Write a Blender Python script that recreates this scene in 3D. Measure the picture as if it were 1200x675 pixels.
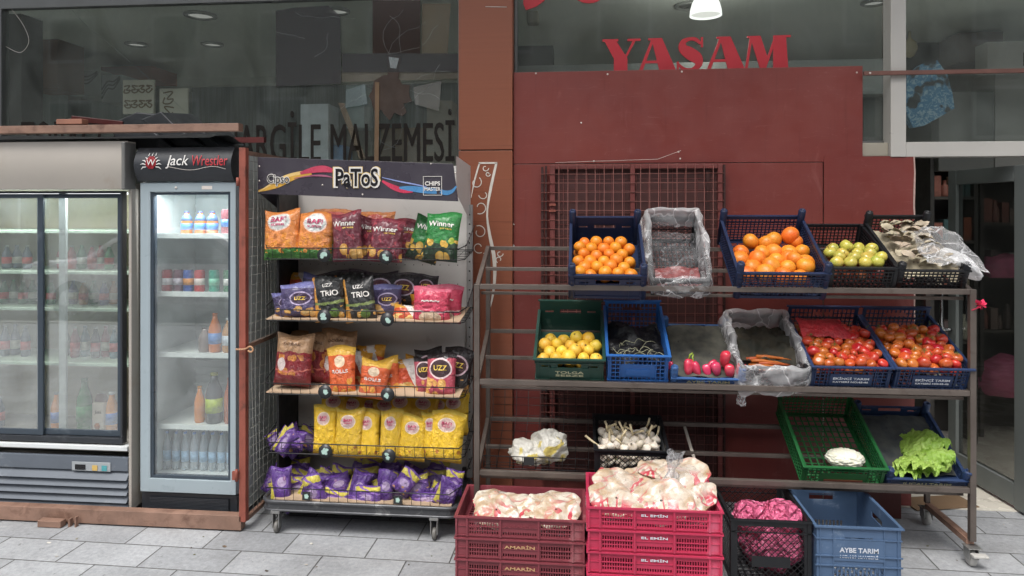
import bpy, math, random
from mathutils import Vector, Matrix, noise
R = math.radians; PI = math.pi
random.seed(11)
for _o in list(bpy.data.objects): bpy.data.objects.remove(_o)
sc = bpy.context.scene
C = sc.collection
# ---------------------------------------------------------------- camera
F, TH, H, HY = 823.0, math.atan(80/823.0), 1.6, 245.0
cam_d = bpy.data.cameras.new('camera'); cam = bpy.data.objects.new('camera', cam_d); C.objects.link(cam)
cam.location = (0, 0, H); cam.rotation_euler = (PI/2, 0, TH)
cam_d.sensor_width = 36; cam_d.lens = 36*F/1200.0
cam_d.shift_y = -(337.5-HY)/1200.0
cam_d.clip_start = 0.05; cam_d.clip_end = 400
sc.camera = cam
# ---------------------------------------------------------------- sky, sun, exposure
SUN_EL, SUN_AZ = 62, 200       # azimuth measured clockwise from +Y
w = bpy.data.worlds.new('World'); sc.world = w; w.use_nodes = True
nt = w.node_tree; nt.nodes.clear()
sky = nt.nodes.new('ShaderNodeTexSky'); sky.sky_type = 'NISHITA'; sky.sun_disc = False
sky.sun_elevation = R(SUN_EL); sky.sun_rotation = R(SUN_AZ); sky.air_density = 1.0; sky.dust_density = 4.0; sky.ozone_density = 1.0
hs = nt.nodes.new('ShaderNodeHueSaturation'); hs.inputs['Saturation'].default_value = 0.22
bg = nt.nodes.new('ShaderNodeBackground'); bg.inputs['Strength'].default_value = 0.15
wo = nt.nodes.new('ShaderNodeOutputWorld')
nt.links.new(sky.outputs[0], hs.inputs['Color']); nt.links.new(hs.outputs[0], bg.inputs[0]); nt.links.new(bg.outputs[0], wo.inputs[0])
sd = bpy.data.lights.new('sun', 'SUN'); so = bpy.data.objects.new('sun', sd); C.objects.link(so)
sd.energy = 1.3; sd.angle = R(24); sd.color = (1.0, .965, .92)
_az = R(SUN_AZ); _el = R(SUN_EL)
_d = Vector((math.sin(_az)*math.cos(_el), math.cos(_az)*math.cos(_el), math.sin(_el)))
so.rotation_euler = _d.to_track_quat('Z', 'Y').to_euler(); so.location = (0, -4, 9)
sc.view_settings.view_transform = 'Standard'; sc.view_settings.look = 'None'
sc.view_settings.exposure = 0.68; sc.view_settings.gamma = 1.0
sc.view_settings.use_curve_mapping = False
sc.cycles.max_bounces = 10; sc.cycles.transparent_max_bounces = 24; sc.cycles.diffuse_bounces = 4
sc.cycles.glossy_bounces = 4
sc.cycles.use_denoising = True; sc.cycles.sample_clamp_indirect = 6

# ---------------------------------------------------------------- measuring helpers (photo pixel -> metres at a known depth)
def T(px, Y):
    return Y/(math.cos(TH)+(px-600)/F*math.sin(TH))
def P(px, py, Y):
    u = (px-600)/F; t = T(px, Y)
    return Vector((t*(-math.sin(TH)+u*math.cos(TH)), Y, H-(py-HY)/F*t))
def X(px, Y): return P(px, 0, Y).x
def Z(px, py, Y): return P(px, py, Y).z
def mpp(px, Y): return T(px, Y)/F

# ---------------------------------------------------------------- mesh helpers
class MB:
    def __init__(s): s.v = []; s.f = []; s.m = []; s.s = []
    def add(s, vs, fs, mi=0, sm=False, M=None):
        o = len(s.v)
        for v in vs:
            v = Vector(v)
            if M is not None: v = M @ v
            s.v.append(v)
        for f in fs: s.f.append(tuple(i+o for i in f)); s.m.append(mi); s.s.append(sm)
        return s
    def box(s, x0, x1, y0, y1, z0, z1, mi=0, M=None):
        vs = [(x0,y0,z0),(x1,y0,z0),(x1,y1,z0),(x0,y1,z0),(x0,y0,z1),(x1,y0,z1),(x1,y1,z1),(x0,y1,z1)]
        return s.add(vs, [(0,3,2,1),(4,5,6,7),(0,1,5,4),(1,2,6,5),(2,3,7,6),(3,0,4,7)], mi, False, M)
    def bar(s, p, q, w, h=None, mi=0, up=(0,0,1)):
        h = h or w; p = Vector(p); q = Vector(q); d = (q-p); L = d.length
        if L < 1e-6: return s
        d.normalize(); up = Vector(up)
        if abs(d.dot(up)) > .98: up = Vector((0,1,0))
        a = d.cross(up).normalized(); b = a.cross(d).normalized()
        vs = []
        for e in (p, q):
            for sa, sb in ((-1,-1),(1,-1),(1,1),(-1,1)): vs.append(e+a*sa*w/2+b*sb*h/2)
        return s.add(vs, [(3,2,1,0),(4,5,6,7),(0,1,5,4),(1,2,6,5),(2,3,7,6),(3,0,4,7)], mi)
    def path(s, pts, r, n=6, closed=False, mi=0, rs=None):
        pts = [Vector(p) for p in pts]; k = len(pts); vs = []
        prev = None
        for i, p in enumerate(pts):
            a = pts[(i-1) % k] if (closed or i > 0) else p
            b = pts[(i+1) % k] if (closed or i < k-1) else p
            d = (b-a)
            d = d.normalized() if d.length > 1e-9 else Vector((0,0,1))
            if prev is None:
                up = Vector((0,0,1)) if abs(d.z) < .9 else Vector((0,1,0))
                e1 = d.cross(up).normalized()
            else:
                e1 = (prev-d*prev.dot(d))
                e1 = e1.normalized() if e1.length > 1e-6 else d.orthogonal().normalized()
            prev = e1; e2 = d.cross(e1)
            rr = rs[i] if rs else r
            for j in range(n):
                t = 2*PI*j/n; vs.append(p+e1*math.cos(t)*rr+e2*math.sin(t)*rr)
        fs = []
        for i in range(k if closed else k-1):
            for j in range(n):
                a = i*n+j; b = i*n+(j+1) % n; c = ((i+1) % k)*n+(j+1) % n; d = ((i+1) % k)*n+j
                fs.append((a, b, c, d))
        if not closed: fs += [tuple(range(n))[::-1], tuple((k-1)*n+j for j in range(n))]
        return s.add(vs, fs, mi, True)
    def tube(s, p, q, r, n=8, r2=None, mi=0): return s.path([p, q], r, n, False, mi, [r, r2 if r2 is not None else r])
    def prism(s, poly, y0, y1, mi=0, M=None):      # polygon in x,z, extruded along y
        n = len(poly)
        vs = [(x, y0, z) for x, z in poly]+[(x, y1, z) for x, z in poly]
        fs = [tuple(range(n)), tuple(range(2*n-1, n-1, -1))]
        for i in range(n): j = (i+1) % n; fs.append((i, i+n, j+n, j))
        return s.add(vs, fs, mi, False, M)
    def lathe(s, prof, n=16, c=(0,0,0), mi=0, sm=True, M=None):
        vs = []; c = Vector(c)
        for r, z in prof:
            for j in range(n): t = 2*PI*j/n; vs.append(c+Vector((r*math.cos(t), r*math.sin(t), z)))
        fs = []
        for i in range(len(prof)-1):
            for j in range(n):
                fs.append((i*n+j, i*n+(j+1) % n, (i+1)*n+(j+1) % n, (i+1)*n+j))
        k = len(prof)-1
        if prof[0][0] > 1e-6: fs.append(tuple(range(n))[::-1])
        if prof[k][0] > 1e-6: fs.append(tuple(k*n+j for j in range(n)))
        return s.add(vs, fs, mi, sm, M)
    def grid(s, fn, nu, nv, mi=0, sm=True, closeu=False):
        vs = [fn(i/(nu if closeu else nu-1), j/(nv-1)) for j in range(nv) for i in range(nu)]
        fs = []
        for j in range(nv-1):
            for i in range(nu if closeu else nu-1):
                a = j*nu+i; b = j*nu+(i+1) % nu; fs.append((a, b, b+nu, a+nu))
        return s.add(vs, fs, mi, sm)
    def plate(s, xs, zs, filled, y0, y1, M=None, mi=0):   # perforated plate in x,z with thickness in y
        idx = {}; vs = []; fs = []
        def V(i, j, k):
            key = (i, j, k)
            if key not in idx: idx[key] = len(vs); vs.append((xs[i], (y0, y1)[k], zs[j]))
            return idx[key]
        nx, nz = len(xs)-1, len(zs)-1
        F_ = [[filled((xs[i]+xs[i+1])/2, (zs[j]+zs[j+1])/2) for j in range(nz)] for i in range(nx)]
        for i in range(nx):
            for j in range(nz):
                if not F_[i][j]: continue
                fs.append((V(i,j,0), V(i+1,j,0), V(i+1,j+1,0), V(i,j+1,0)))
                fs.append((V(i,j,1), V(i,j+1,1), V(i+1,j+1,1), V(i+1,j,1)))
                if i == 0 or not F_[i-1][j]: fs.append((V(i,j,0), V(i,j+1,0), V(i,j+1,1), V(i,j,1)))
                if i == nx-1 or not F_[i+1][j]: fs.append((V(i+1,j,0), V(i+1,j,1), V(i+1,j+1,1), V(i+1,j+1,0)))
                if j == 0 or not F_[i][j-1]: fs.append((V(i,j,0), V(i,j,1), V(i+1,j,1), V(i+1,j,0)))
                if j == nz-1 or not F_[i][j+1]: fs.append((V(i,j+1,0), V(i+1,j+1,0), V(i+1,j+1,1), V(i,j+1,1)))
        return s.add(vs, fs, mi, False, M)
    def mesh(s, name, mats):
        me = bpy.data.meshes.new(name)
        me.from_pydata([tuple(v) for v in s.v], [], s.f)
        for i, p in enumerate(me.polygons): p.material_index = s.m[i]; p.use_smooth = s.s[i]
        for m in (mats if isinstance(mats, (list, tuple)) else [mats]): me.materials.append(m)
        me.update(); return me
    def build(s, name, mats, parent=None, loc=(0,0,0), rot=(0,0,0), bevel=0):
        o = bpy.data.objects.new(name, s.mesh(name, mats)); C.objects.link(o)
        o.location = loc; o.rotation_euler = rot; o.parent = parent
        if bevel:
            b = o.modifiers.new('bevel', 'BEVEL'); b.width = bevel; b.segments = 2; b.limit_method = 'ANGLE'; b.angle_limit = R(40)
        return o

def tag(o, label=None, cat=None, group=None, kind=None):
    if label: o['label'] = label
    if cat: o['category'] = cat
    if group: o['group'] = group
    if kind: o['kind'] = kind
    return o
def thing(name, label, cat, loc=(0,0,0), rot=(0,0,0), group=None):
    o = bpy.data.objects.new(name, None); C.objects.link(o); o.empty_display_size = .05
    o.location = loc; o.rotation_euler = rot
    return tag(o, label, cat, group)
def link_mesh(name, me, parent=None, loc=(0,0,0), rot=(0,0,0), sc_=(1,1,1)):
    o = bpy.data.objects.new(name, me); C.objects.link(o); o.location = loc; o.rotation_euler = rot; o.scale = sc_; o.parent = parent
    return o
def copy_tree(o, parent=None):
    c = o.copy(); C.objects.link(c); c.parent = parent
    for ch in list(o.children): copy_tree(ch, c)
    return c

# ---------------------------------------------------------------- materials
def hexc(h):
    v = [int(h[i:i+2], 16)/255 for i in (0,2,4)]
    return tuple(x/12.92 if x <= .04045 else ((x+.055)/1.055)**2.4 for x in v)
class NT:
    def __init__(s, name):
        s.m = bpy.data.materials.new(name); s.m.use_nodes = True; s.t = s.m.node_tree; s.t.nodes.clear()
        s.out = s.n('ShaderNodeOutputMaterial')
    def n(s, ty, ins=None, **kw):
        nd = s.t.nodes.new(ty)
        for k, v in kw.items(): setattr(nd, k, v)
        for k, v in (ins or {}).items(): s.set(nd, k, v)
        return nd
    def set(s, nd, k, v):
        sock = nd.inputs[k]
        if isinstance(v, bpy.types.Node): s.t.links.new(v.outputs[0], sock)
        elif isinstance(v, bpy.types.NodeSocket): s.t.links.new(v, sock)
        else:
            if hasattr(v, '__len__') and len(v) == 3 and sock.type == 'RGBA': v = (*v, 1)
            sock.default_value = v
    def math(s, op, a, b=0.0, c=None, clamp=False):
        nd = s.n('ShaderNodeMath', operation=op, use_clamp=clamp); s.set(nd, 0, a); s.set(nd, 1, b)
        if c is not None: s.set(nd, 2, c)
        return nd.outputs[0]
    def mix(s, fac, a, b, blend='MIX'):
        nd = s.n('ShaderNodeMix', data_type='RGBA', blend_type=blend)
        s.set(nd, 0, fac); s.set(nd, 6, a); s.set(nd, 7, b); return nd.outputs[2]
    def ramp(s, fac, lo, hi, a=0.0, b=1.0):
        nd = s.n('ShaderNodeMapRange'); s.set(nd, 0, fac); s.set(nd, 1, lo); s.set(nd, 2, hi); s.set(nd, 3, a); s.set(nd, 4, b); return nd.outputs[0]
    def noise(s, scale, detail=4, vec=None, rough=.55, dist=0.0, out=0):
        nd = s.n('ShaderNodeTexNoise', {'Scale': scale, 'Detail': detail, 'Roughness': rough, 'Distortion': dist})
        s.set(nd, 'Vector', vec if vec is not None else s.co()); return nd.outputs[out]
    def co(s):
        if not hasattr(s, '_co'): s._co = s.n('ShaderNodeTexCoord')
        return s._co.outputs['Object']
    def uv(s):
        s.co(); return s._co.outputs['UV']
    def scaled(s, v, sx, sy, sz, loc=(0,0,0), rot=(0,0,0)):
        nd = s.n('ShaderNodeMapping'); s.set(nd, 0, v); nd.inputs['Scale'].default_value = (sx, sy, sz)
        nd.inputs['Location'].default_value = loc; nd.inputs['Rotation'].default_value = rot; return nd.outputs[0]
    def bump(s, h, st, dist=.01):
        nd = s.n('ShaderNodeBump', {'Strength': st, 'Distance': dist}); s.set(nd, 'Height', h); return nd.outputs[0]
    def surf(s, sh): s.t.links.new(sh if isinstance(sh, bpy.types.NodeSocket) else sh.outputs[0], s.out.inputs[0]); return s.m
    def bsdf(s, col, rough=.5, **k):
        nd = s.n('ShaderNodeBsdfPrincipled'); s.set(nd, 'Base Color', col); s.set(nd, 'Roughness', rough)
        for a, b in k.items(): s.set(nd, a.replace('_', ' '), b)
        return nd
_cache = {}
def paint(name, col, rough=.5, var=.12, scale=6, bump=0, bscale=60, metal=0, dirt=None, dscale=3, damt=.5, rnd=0, spec=.5, hue=0, coat=0, stretch=None, sss=0):
    if name in _cache: return _cache[name]
    if isinstance(col, str): col = hexc(col)
    k = NT(name); co = k.co()
    if stretch: co = k.scaled(co, *stretch)
    n1 = k.noise(scale, 5, co); f = k.ramp(n1, .3, .7, 1-var, 1+var)
    c = k.mix(1.0, col, k.n('ShaderNodeCombineXYZ', {0: f, 1: f, 2: f}).outputs[0], 'MULTIPLY')
    if dirt is not None:
        if isinstance(dirt, str): dirt = hexc(dirt)
        d = k.ramp(k.noise(dscale, 8, co, .68, .4), .62-damt*.25, .72, 0, .9)
        c = k.mix(d, c, dirt)
    if rnd or hue:
        oi = k.n('ShaderNodeObjectInfo').outputs['Random']
        h = k.n('ShaderNodeHueSaturation'); k.set(h, 'Color', c); k.set(h, 'Value', k.ramp(oi, 0, 1, 1-rnd, 1+rnd))
        k.set(h, 'Hue', k.ramp(k.math('FRACT', k.math('MULTIPLY', oi, 7.3)), 0, 1, .5-hue, .5+hue)); c = h.outputs[0]
    r = k.ramp(k.noise(scale*2.3, 4, co), .3, .7, max(.04, rough-.1), min(1, rough+.12))
    b = k.bsdf(c, r, Metallic=metal)
    b.inputs['Specular IOR Level'].default_value = spec
    if coat: b.inputs['Coat Weight'].default_value = coat; b.inputs['Coat Roughness'].default_value = .15
    if sss: b.inputs['Subsurface Weight'].default_value = sss; b.inputs['Subsurface Radius'].default_value = (.01,.006,.003)
    if bump: k.set(b, 'Normal', k.bump(k.noise(bscale, 5, co, .6), bump))
    _cache[name] = k.surf(b); return _cache[name]
def glass(name, tint=(.9,.95,.93), base=.06, haze=0.0, hazecol=(.6,.65,.65), rough=.02, streak=0):
    k = NT(name)
    lw = k.n('ShaderNodeLayerWeight', {'Blend': .5}).outputs['Facing']
    fac = k.math('ADD', k.math('MULTIPLY', k.math('POWER', lw, 4.0), .8), base, clamp=True)
    tr = k.n('ShaderNodeBsdfTransparent', {'Color': tint}); gl = k.n('ShaderNodeBsdfGlossy', {'Color': (1,1,1), 'Roughness': rough})
    a = k.n('ShaderNodeMixShader'); k.set(a, 0, fac); k.set(a, 1, tr); k.set(a, 2, gl); sh = a
    if haze:
        df = k.n('ShaderNodeBsdfDiffuse', {'Color': hazecol}); b = k.n('ShaderNodeMixShader')
        hz = k.ramp(k.noise(3.5, 7, k.scaled(k.co(), 1, 1, .6), .65, .8), .35, .75, haze*.4, haze*(1.6+streak))
        k.set(b, 0, hz); k.set(b, 1, a); k.set(b, 2, df); sh = b
    return k.surf(sh)
def film(name, col=(.85,.87,.9), lo=.12, hi=.7, scale=6, bump=1.0, tint=(1,1,1), rough=.2):   # thin crumpled plastic
    k = NT(name); co = k.co()
    vo = k.n('ShaderNodeTexVoronoi', {'Scale': scale*2.2, 'Randomness': 1.0}, feature='DISTANCE_TO_EDGE')
    wv = k.n('ShaderNodeVectorMath', {0: co, 1: k.n('ShaderNodeVectorMath', {0: k.noise(scale*1.4, 3, co, .6, 0, 1), 1: (.16,.16,.16)}, operation='MULTIPLY').outputs[0]}, operation='ADD').outputs[0]
    k.set(vo, 'Vector', wv)
    crease = k.ramp(vo.outputs[0], 0, .035, 1, 0)
    n1 = k.noise(scale*2.5, 4, co, .55, .8); n2 = k.noise(scale*.8, 3, co, .5, .6)
    lw = k.n('ShaderNodeLayerWeight', {'Blend': .35}).outputs['Facing']
    f = k.math('ADD', k.math('MULTIPLY', crease, (hi-lo)*.6), k.ramp(n2, .42, .72, lo, lo*.6+hi*.4))
    f = k.math('ADD', f, k.math('MULTIPLY', k.math('POWER', lw, 2.0), .32), clamp=True)
    bp = k.bump(k.math('ADD', k.math('MULTIPLY', k.ramp(vo.outputs[0], 0, .2), .5), n1), bump, .04)
    pb = k.bsdf(col, rough, Normal=bp); pb.inputs['Specular IOR Level'].default_value = .8
    tl = k.n('ShaderNodeBsdfTranslucent', {'Color': col}); m0 = k.n('ShaderNodeMixShader', {0: .15}); k.set(m0, 1, pb); k.set(m0, 2, tl)
    tr = k.n('ShaderNodeBsdfTransparent', {'Color': tint})
    ms = k.n('ShaderNodeMixShader'); k.set(ms, 0, f); k.set(ms, 1, tr); k.set(ms, 2, m0)
    return k.surf(ms)
def emit(name, col, st):
    k = NT(name); return k.surf(k.n('ShaderNodeEmission', {'Color': col, 'Strength': st}))

# ---------------------------------------------------------------- lettering
def text_mesh(body, h, w=None, bold=0.0, ext=.0006, shear=0, spacing=1.0):
    cu = bpy.data.curves.new('lettering', 'FONT'); cu.body = body; cu.size = 1; cu.offset = bold; cu.resolution_u = 3
    cu.align_x = 'CENTER'; cu.shear = shear; cu.space_character = spacing
    ob = bpy.data.objects.new('lettering', cu); C.objects.link(ob)
    dg = bpy.context.evaluated_depsgraph_get(); dg.update()
    me = bpy.data.meshes.new_from_object(ob.evaluated_get(dg)); bpy.data.objects.remove(ob); bpy.data.curves.remove(cu)
    vs = [v.co.copy() for v in me.vertices]; fs = [tuple(p.vertices) for p in me.polygons]; bpy.data.meshes.remove(me)
    if not vs: return [], [], 0, 0
    x0 = min(v.x for v in vs); x1 = max(v.x for v in vs); y0 = min(v.y for v in vs); y1 = max(v.y for v in vs)
    k = h/(y1-y0); kx = (w/(x1-x0)) if w else k
    vs = [Vector(((v.x-(x0+x1)/2)*kx, 0, (v.y-(y0+y1)/2)*k)) for v in vs]
    return vs, fs, kx*(x1-x0), h
def text(body, h, mat, parent, loc, w=None, bold=0, rot=(0,0,0), shear=0, name='lettering', spacing=1.0, surf=None, th=.0012):
    vs, fs, ww, hh = text_mesh(body, h, w, bold, 0, shear, spacing)
    m = MB(); M = Matrix.Translation(Vector(loc)) @ Matrix.Rotation(rot[2], 4, 'Z') @ Matrix.Rotation(rot[1], 4, 'Y') @ Matrix.Rotation(rot[0], 4, 'X')
    if surf is None:
        n = len(vs); cnt = {}
        for f in fs:
            for i in range(len(f)):
                a, b = f[i], f[(i+1) % len(f)]; cnt[(a, b)] = 1
        allv = vs+[v+Vector((0, -th, 0)) for v in vs]
        ff = [tuple(i+n for i in f) for f in fs]
        for (a, b) in list(cnt):
            if (b, a) not in cnt: ff.append((a, b, b+n, a+n))
        m.add(allv, ff, M=M)
    else:
        m.add([surf(M @ v) for v in vs], fs)
    return m.build(name, mat, parent)
def ribbon(m, pts, ws, y0, y1, mi=0):        # varying-width stroke in the x,z plane
    pts = [Vector((p[0], p[1])) for p in pts]; L = []; Rr = []
    for i, p in enumerate(pts):
        d = pts[min(i+1, len(pts)-1)]-pts[max(i-1, 0)]; d.normalize(); nrm = Vector((-d.y, d.x)); wv = ws[i] if hasattr(ws, '__len__') else ws
        L.append(p+nrm*wv/2); Rr.append(p-nrm*wv/2)
    n = len(pts)
    for i in range(n-1):
        q = [L[i], Rr[i], Rr[i+1], L[i+1]]
        vs = [(a.x, y0, a.y) for a in q]+[(a.x, y1, a.y) for a in q]
        m.add(vs, [(0,1,2,3), (7,6,5,4), (0,4,5,1), (3,2,6,7)]+([(0,3,7,4)] if i == 0 else [])+([(1,5,6,2)] if i == n-2 else []), mi)
    return m
# ================================================================ SETTING
GY = 4.00          # glass plane of the shop front
WT = 3.93          # red panel surface
def tile_mat():
    k = NT('stone_tile'); co = k.scaled(k.co(), 1, 1, 1, (.06, .035, 0), (0, 0, R(1.15)))
    br = k.n('ShaderNodeTexBrick', {'Scale': 1.0, 'Mortar Size': .0038, 'Mortar Smooth': .3, 'Bias': 0.0, 'Brick Width': .395, 'Row Height': .197,
        'Color1': (.275,.284,.296,1), 'Color2': (.355,.365,.378,1), 'Mortar': (.09,.088,.085,1)}, offset=.5)
    k.set(br, 'Vector', co)
    n1 = k.noise(45, 6, None, .7); n2 = k.noise(3.0, 6, None, .6, .6); n3 = k.noise(260, 3)
    f = k.math('ADD', k.ramp(n1, .3, .7, .80, 1.16), k.math('ADD', k.ramp(n2, .3, .72, -.16, .14), k.ramp(n3, .3, .7, -.10, .10)))
    c = k.mix(1.0, br.outputs[0], k.n('ShaderNodeCombineXYZ', {0: f, 1: f, 2: f}).outputs[0], 'MULTIPLY')
    stain = k.ramp(k.noise(1.7, 7, None, .7, 1.2), .50, .72, 0, .42); c = k.mix(stain, c, (.13,.125,.115))
    spots = k.ramp(k.noise(22, 3, None, .5), .68, .72, 0, .6); c = k.mix(spots, c, (.10,.10,.095))
    pale = k.ramp(k.noise(9, 9, None, .75, 1.5), .60, .70, 0, .28); c = k.mix(pale, c, (.62,.62,.62))
    hgt = k.math('ADD', k.math('MULTIPLY', br.outputs[1], -1.2), k.math('MULTIPLY', n1, .35))
    b = k.bsdf(c, k.ramp(n2, .3, .7, .5, .8), Normal=k.bump(hgt, .55, .006)); return k.surf(b)
asphalt = paint('asphalt', (.055,.055,.057), .85, .25, 20, .4, 180)
M_tile = tile_mat()
o = MB().box(-60, 60, -2.3, WT+.02, -.15, 0).build('pavement', M_tile); tag(o, kind='structure')
o = MB().box(-60, 60, -40, -2.3, -.45, -.13).build('road', asphalt); tag(o, kind='structure')
M_floor = paint('shop_floor_tile', (.66,.62,.54), .25, .06, 3, .05, 10, dirt=(.30,.27,.22), damt=.15)
o = MB().box(-6, 5.5, WT+.022, 8.4, -.12, .006).build('shop_floor', M_floor); tag(o, kind='structure')
kerb = paint('kerb_stone', (.32,.32,.31), .8, .15, 9, .2)
o = MB().box(-60, 60, -2.46, -2.302, -.3, .01).build('kerb', kerb); tag(o, kind='structure')

# ---- materials of the front
M_col = paint('brown_cladding', '8a5039', .42, .06, 2.0, .05, 90, stretch=(.4,.4,30), dirt='5e2f22', dscale=1.3, damt=.12)
def redmat():
    k = NT('red_panel'); co = k.co(); a = hexc('70302c')
    c = k.mix(k.ramp(k.noise(.9, 5, co, .6, .4), .36, .66), a, hexc('7f3f38'))
    drip = k.noise(5, 6, k.scaled(co, 9, 1, .45), .65, .3); c = k.mix(k.ramp(drip, .56, .74, 0, .35), c, hexc('5a2522'))
    pale = k.noise(4, 8, k.scaled(co, 1.6, 1, .8), .72, 1.4); c = k.mix(k.ramp(pale, .60, .70, 0, .30), c, hexc('96605a'))
    scr = k.noise(2.5, 2, k.scaled(co, 1, 1, 14, (0,0,0), (0,.5,0)), .5, .2); c = k.mix(k.ramp(k.math('ABSOLUTE', k.math('SUBTRACT', scr, .5)), 0, .004, .30, 0), c, hexc('9a6a62'))
    hz_ = k.noise(1.6, 3, co); r = k.ramp(k.noise(6, 6, co, .7), .3, .7, .28, .52)
    b = k.bsdf(c, r, Normal=k.bump(k.math('ADD', hz_, k.math('MULTIPLY', pale, .05)), .22, .03)); return k.surf(b)
M_red = redmat()
M_redd = paint('red_brown_board', '5b2a25', .6, .2, 3, .1)
M_alu = paint('aluminium_frame', '6d6f6e', .4, .06, 4, metal=.5)
M_white = paint('white_aluminium', 'b9b6b0', .35, .05, 3, dirt='8d8880', dscale=2.0, damt=.15)
M_rust = paint('rusty_steel', '8a4a3c', .6, .25, 9, .25, 60, dirt='4a2f27', dscale=14, damt=.30)
M_rust2 = paint('rusty_brown_steel', '86695a', .55, .22, 8, .25, 60, dirt='5c4034', dscale=10, damt=.35)
M_dark = paint('dark_interior', '2a2724', .7, .2, 4)
M_rend = paint('plaster', '8f8a80', .8, .1, 3, .1)
M_glass = glass('window_glass', (.90,.93,.91), .040, .075, (.44,.475,.45))
M_screw = paint('screw_head', 'd8d0c8', .3, .02)
M_steel = paint('raw_steel', '665d57', .42, .18, 7, .1, 60, metal=.4, dirt='463830', dscale=9, damt=.25)
M_wire = paint('dark_wire', '2a2a2b', .4, .1, 5, metal=.6)
M_gwire = paint('zinc_wire', '9c9c96', .5, .15, 9)

XL, XR = -4.4, 4.6
# upper floor facade and side returns
b = thing('facade_wall', 'plain plaster wall of the floor above the shop windows', 'wall', (0, GY, 3.0))
MB().box(-14, 14, -.05, .35, -.02, 4.5).build('wall', M_rend, b)
MB().box(-14, 14, -1.3, -.052, 1.2, 1.38).build('balcony_slab', M_rend, b)
b = thing('facade_wall', 'brown clad wall beyond the left edge of the shop window', 'wall', (XL, GY, 0))
MB().box(-9, -.02, -.02, .3, 0, 2.97).build('wall', M_col, b)
b = thing('facade_wall', 'plaster wall to the right of the shop doorway', 'wall', (3.35, GY, 0))
MB().box(0, 9, -.02, .3, 0, 2.97).build('wall', M_rend, b)

# brown column
cx0, cx1 = X(537.5, 3.90), X(600.5, 3.90)
b = thing('column', 'brown clad column between the two shop windows', 'column', ((cx0+cx1)/2, 3.90, 0))
cw = (cx1-cx0)/2; zj = Z(560, 176, 3.90)
MB().box(-cw, cw, 0, .3, 0, zj-.003).build('lower_panel', M_col, b, bevel=.002)
MB().box(-cw, cw, 0, .3, zj+.003, 2.95).build('upper_panel', M_col, b, bevel=.002)
MB().box(-cw+.01, cw-.01, .02, .28, zj-.004, zj+.004).build('joint', M_dark, b)
# white floral decal on the column
m = MB(); q = lambda px, py: ((px-569)*mpp(569, 3.9), Z(569, py, 3.9))
def crv(pts, n=40):
    out = []
    k = len(pts)
    for i in range(n):
        t = i/(n-1)*(k-1); a = min(int(t), k-2); f = t-a
        p0 = pts[max(a-1,0)]; p1 = pts[a]; p2 = pts[a+1]; p3 = pts[min(a+2,k-1)]
        out.append(tuple(.5*((2*p1[c])+(-p0[c]+p2[c])*f+(2*p0[c]-5*p1[c]+4*p2[c]-p3[c])*f*f+(-p0[c]+3*p1[c]-3*p2[c]+p3[c])*f**3) for c in range(len(p1))))
    return out
mp = mpp(569, 3.9)
for pts, wd in (([(582,191),(575,222),(571,250),(574,275),(579,300),(580,325),(577,350),(572,368)], (2.6,3.2,2,3.4,4.4,3.5,2.2,.5)),
                ([(562,191),(556,212),(552,232)], (1.8,1.8,.6)), ([(552,190.5),(583,190.5)], None)):
    if wd is None: ribbon(m, [q(561,191), q(583,191)], 2*mp, -.0018, -.0006); continue
    c3 = crv([(*q(*p), ww*mp) for p, ww in zip(pts, wd)], 24); ribbon(m, [(c[0], c[1]) for c in c3], [c[2] for c in c3], -.0018, -.0006)
def curl(cx, cy, r, a0, a1, wd=1.0):
    pts = [q(cx+math.cos(a0+(a1-a0)*i/14)*r*(1-.55*i/14), cy+math.sin(a0+(a1-a0)*i/14)*r*(1-.55*i/14)) for i in range(15)]
    ribbon(m, pts, wd*mp, -.0026, -.0020)
for a in ((569,197,4,0,5),(558,214,7,-1,4.4),(563,243,8,2,-3),(562,272,8,-2,3.6),(561,290,7,1,6),(586,297,4,0,5),(585,304,4,2,7),(572,204,3,0,6.2),(567,228,6,3,-1),(568,300,7,2,-2)): curl(*a)
m.build('floral_decal', paint('decal_white', 'd9d2c8', .5, .1, 20), b)
# screw holes / stains on column
MB().tube((.0, -.002, Z(570, 8, 3.9)), (.12, -.002, Z(570, 9, 3.9)), .002).build('scratch', M_screw, b)

# ---- left shop window
wx0, wx1 = X(3, GY), cx0-.002
zt = Z(300, 1.5, GY); zb = .25
b = thing('shop_window', 'large dark shop window with cracked taped glass and faded lettering above the fridges', 'window', (0, GY, 0))
m = MB(); m.box(wx0-.9, wx1, 0, .05, zt, 2.97).box(wx0-.06, wx0, -.01, .05, zb, zt).box(wx1-.02, wx1, 0, .05, zb, zt).box(wx0-.9, wx1, 0, .05, 0, zb).box(wx0-.9, wx0-.85, 0, .05, zb, zt)
m.build('frame', M_alu, b, bevel=.002)
MB().box(wx0, wx1-.02, .02, .026, zb, zt).build('pane', M_glass, b)
MB().box(wx0-.85, wx0-.06, .02, .026, zb, zt).build('pane', M_glass, b)
M_let = paint('faded_black_letter', (.024,.021,.019), .8, .15, 20, spec=.1)
lx = lambda px: X(px, GY)
for s_, a, c_ in (('TOBACCO', 22, 150), ('SHOP', 160, 222), ('NARGİLE', 258, 374), ('MALZEMESİ', 386, 531)):
    zz0, zz1 = Z(400, 190, GY), Z(400, 137, GY); hh = (zz1-zz0)*(1.16 if 'İ' in s_ else 1)
    text(s_, hh, M_let, b, ((lx(a)+lx(c_))/2, .0185, zz0+hh/2), w=lx(c_)-lx(a), bold=0, th=.0008)
    text(s_, hh*.985, M_let, b, ((lx(a)+lx(c_))/2+.0045, .0172, zz0+hh/2), w=lx(c_)-lx(a), bold=0, th=.0007)
g = lambda px, py: (X(px, GY), Z(px, py, GY))
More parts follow.
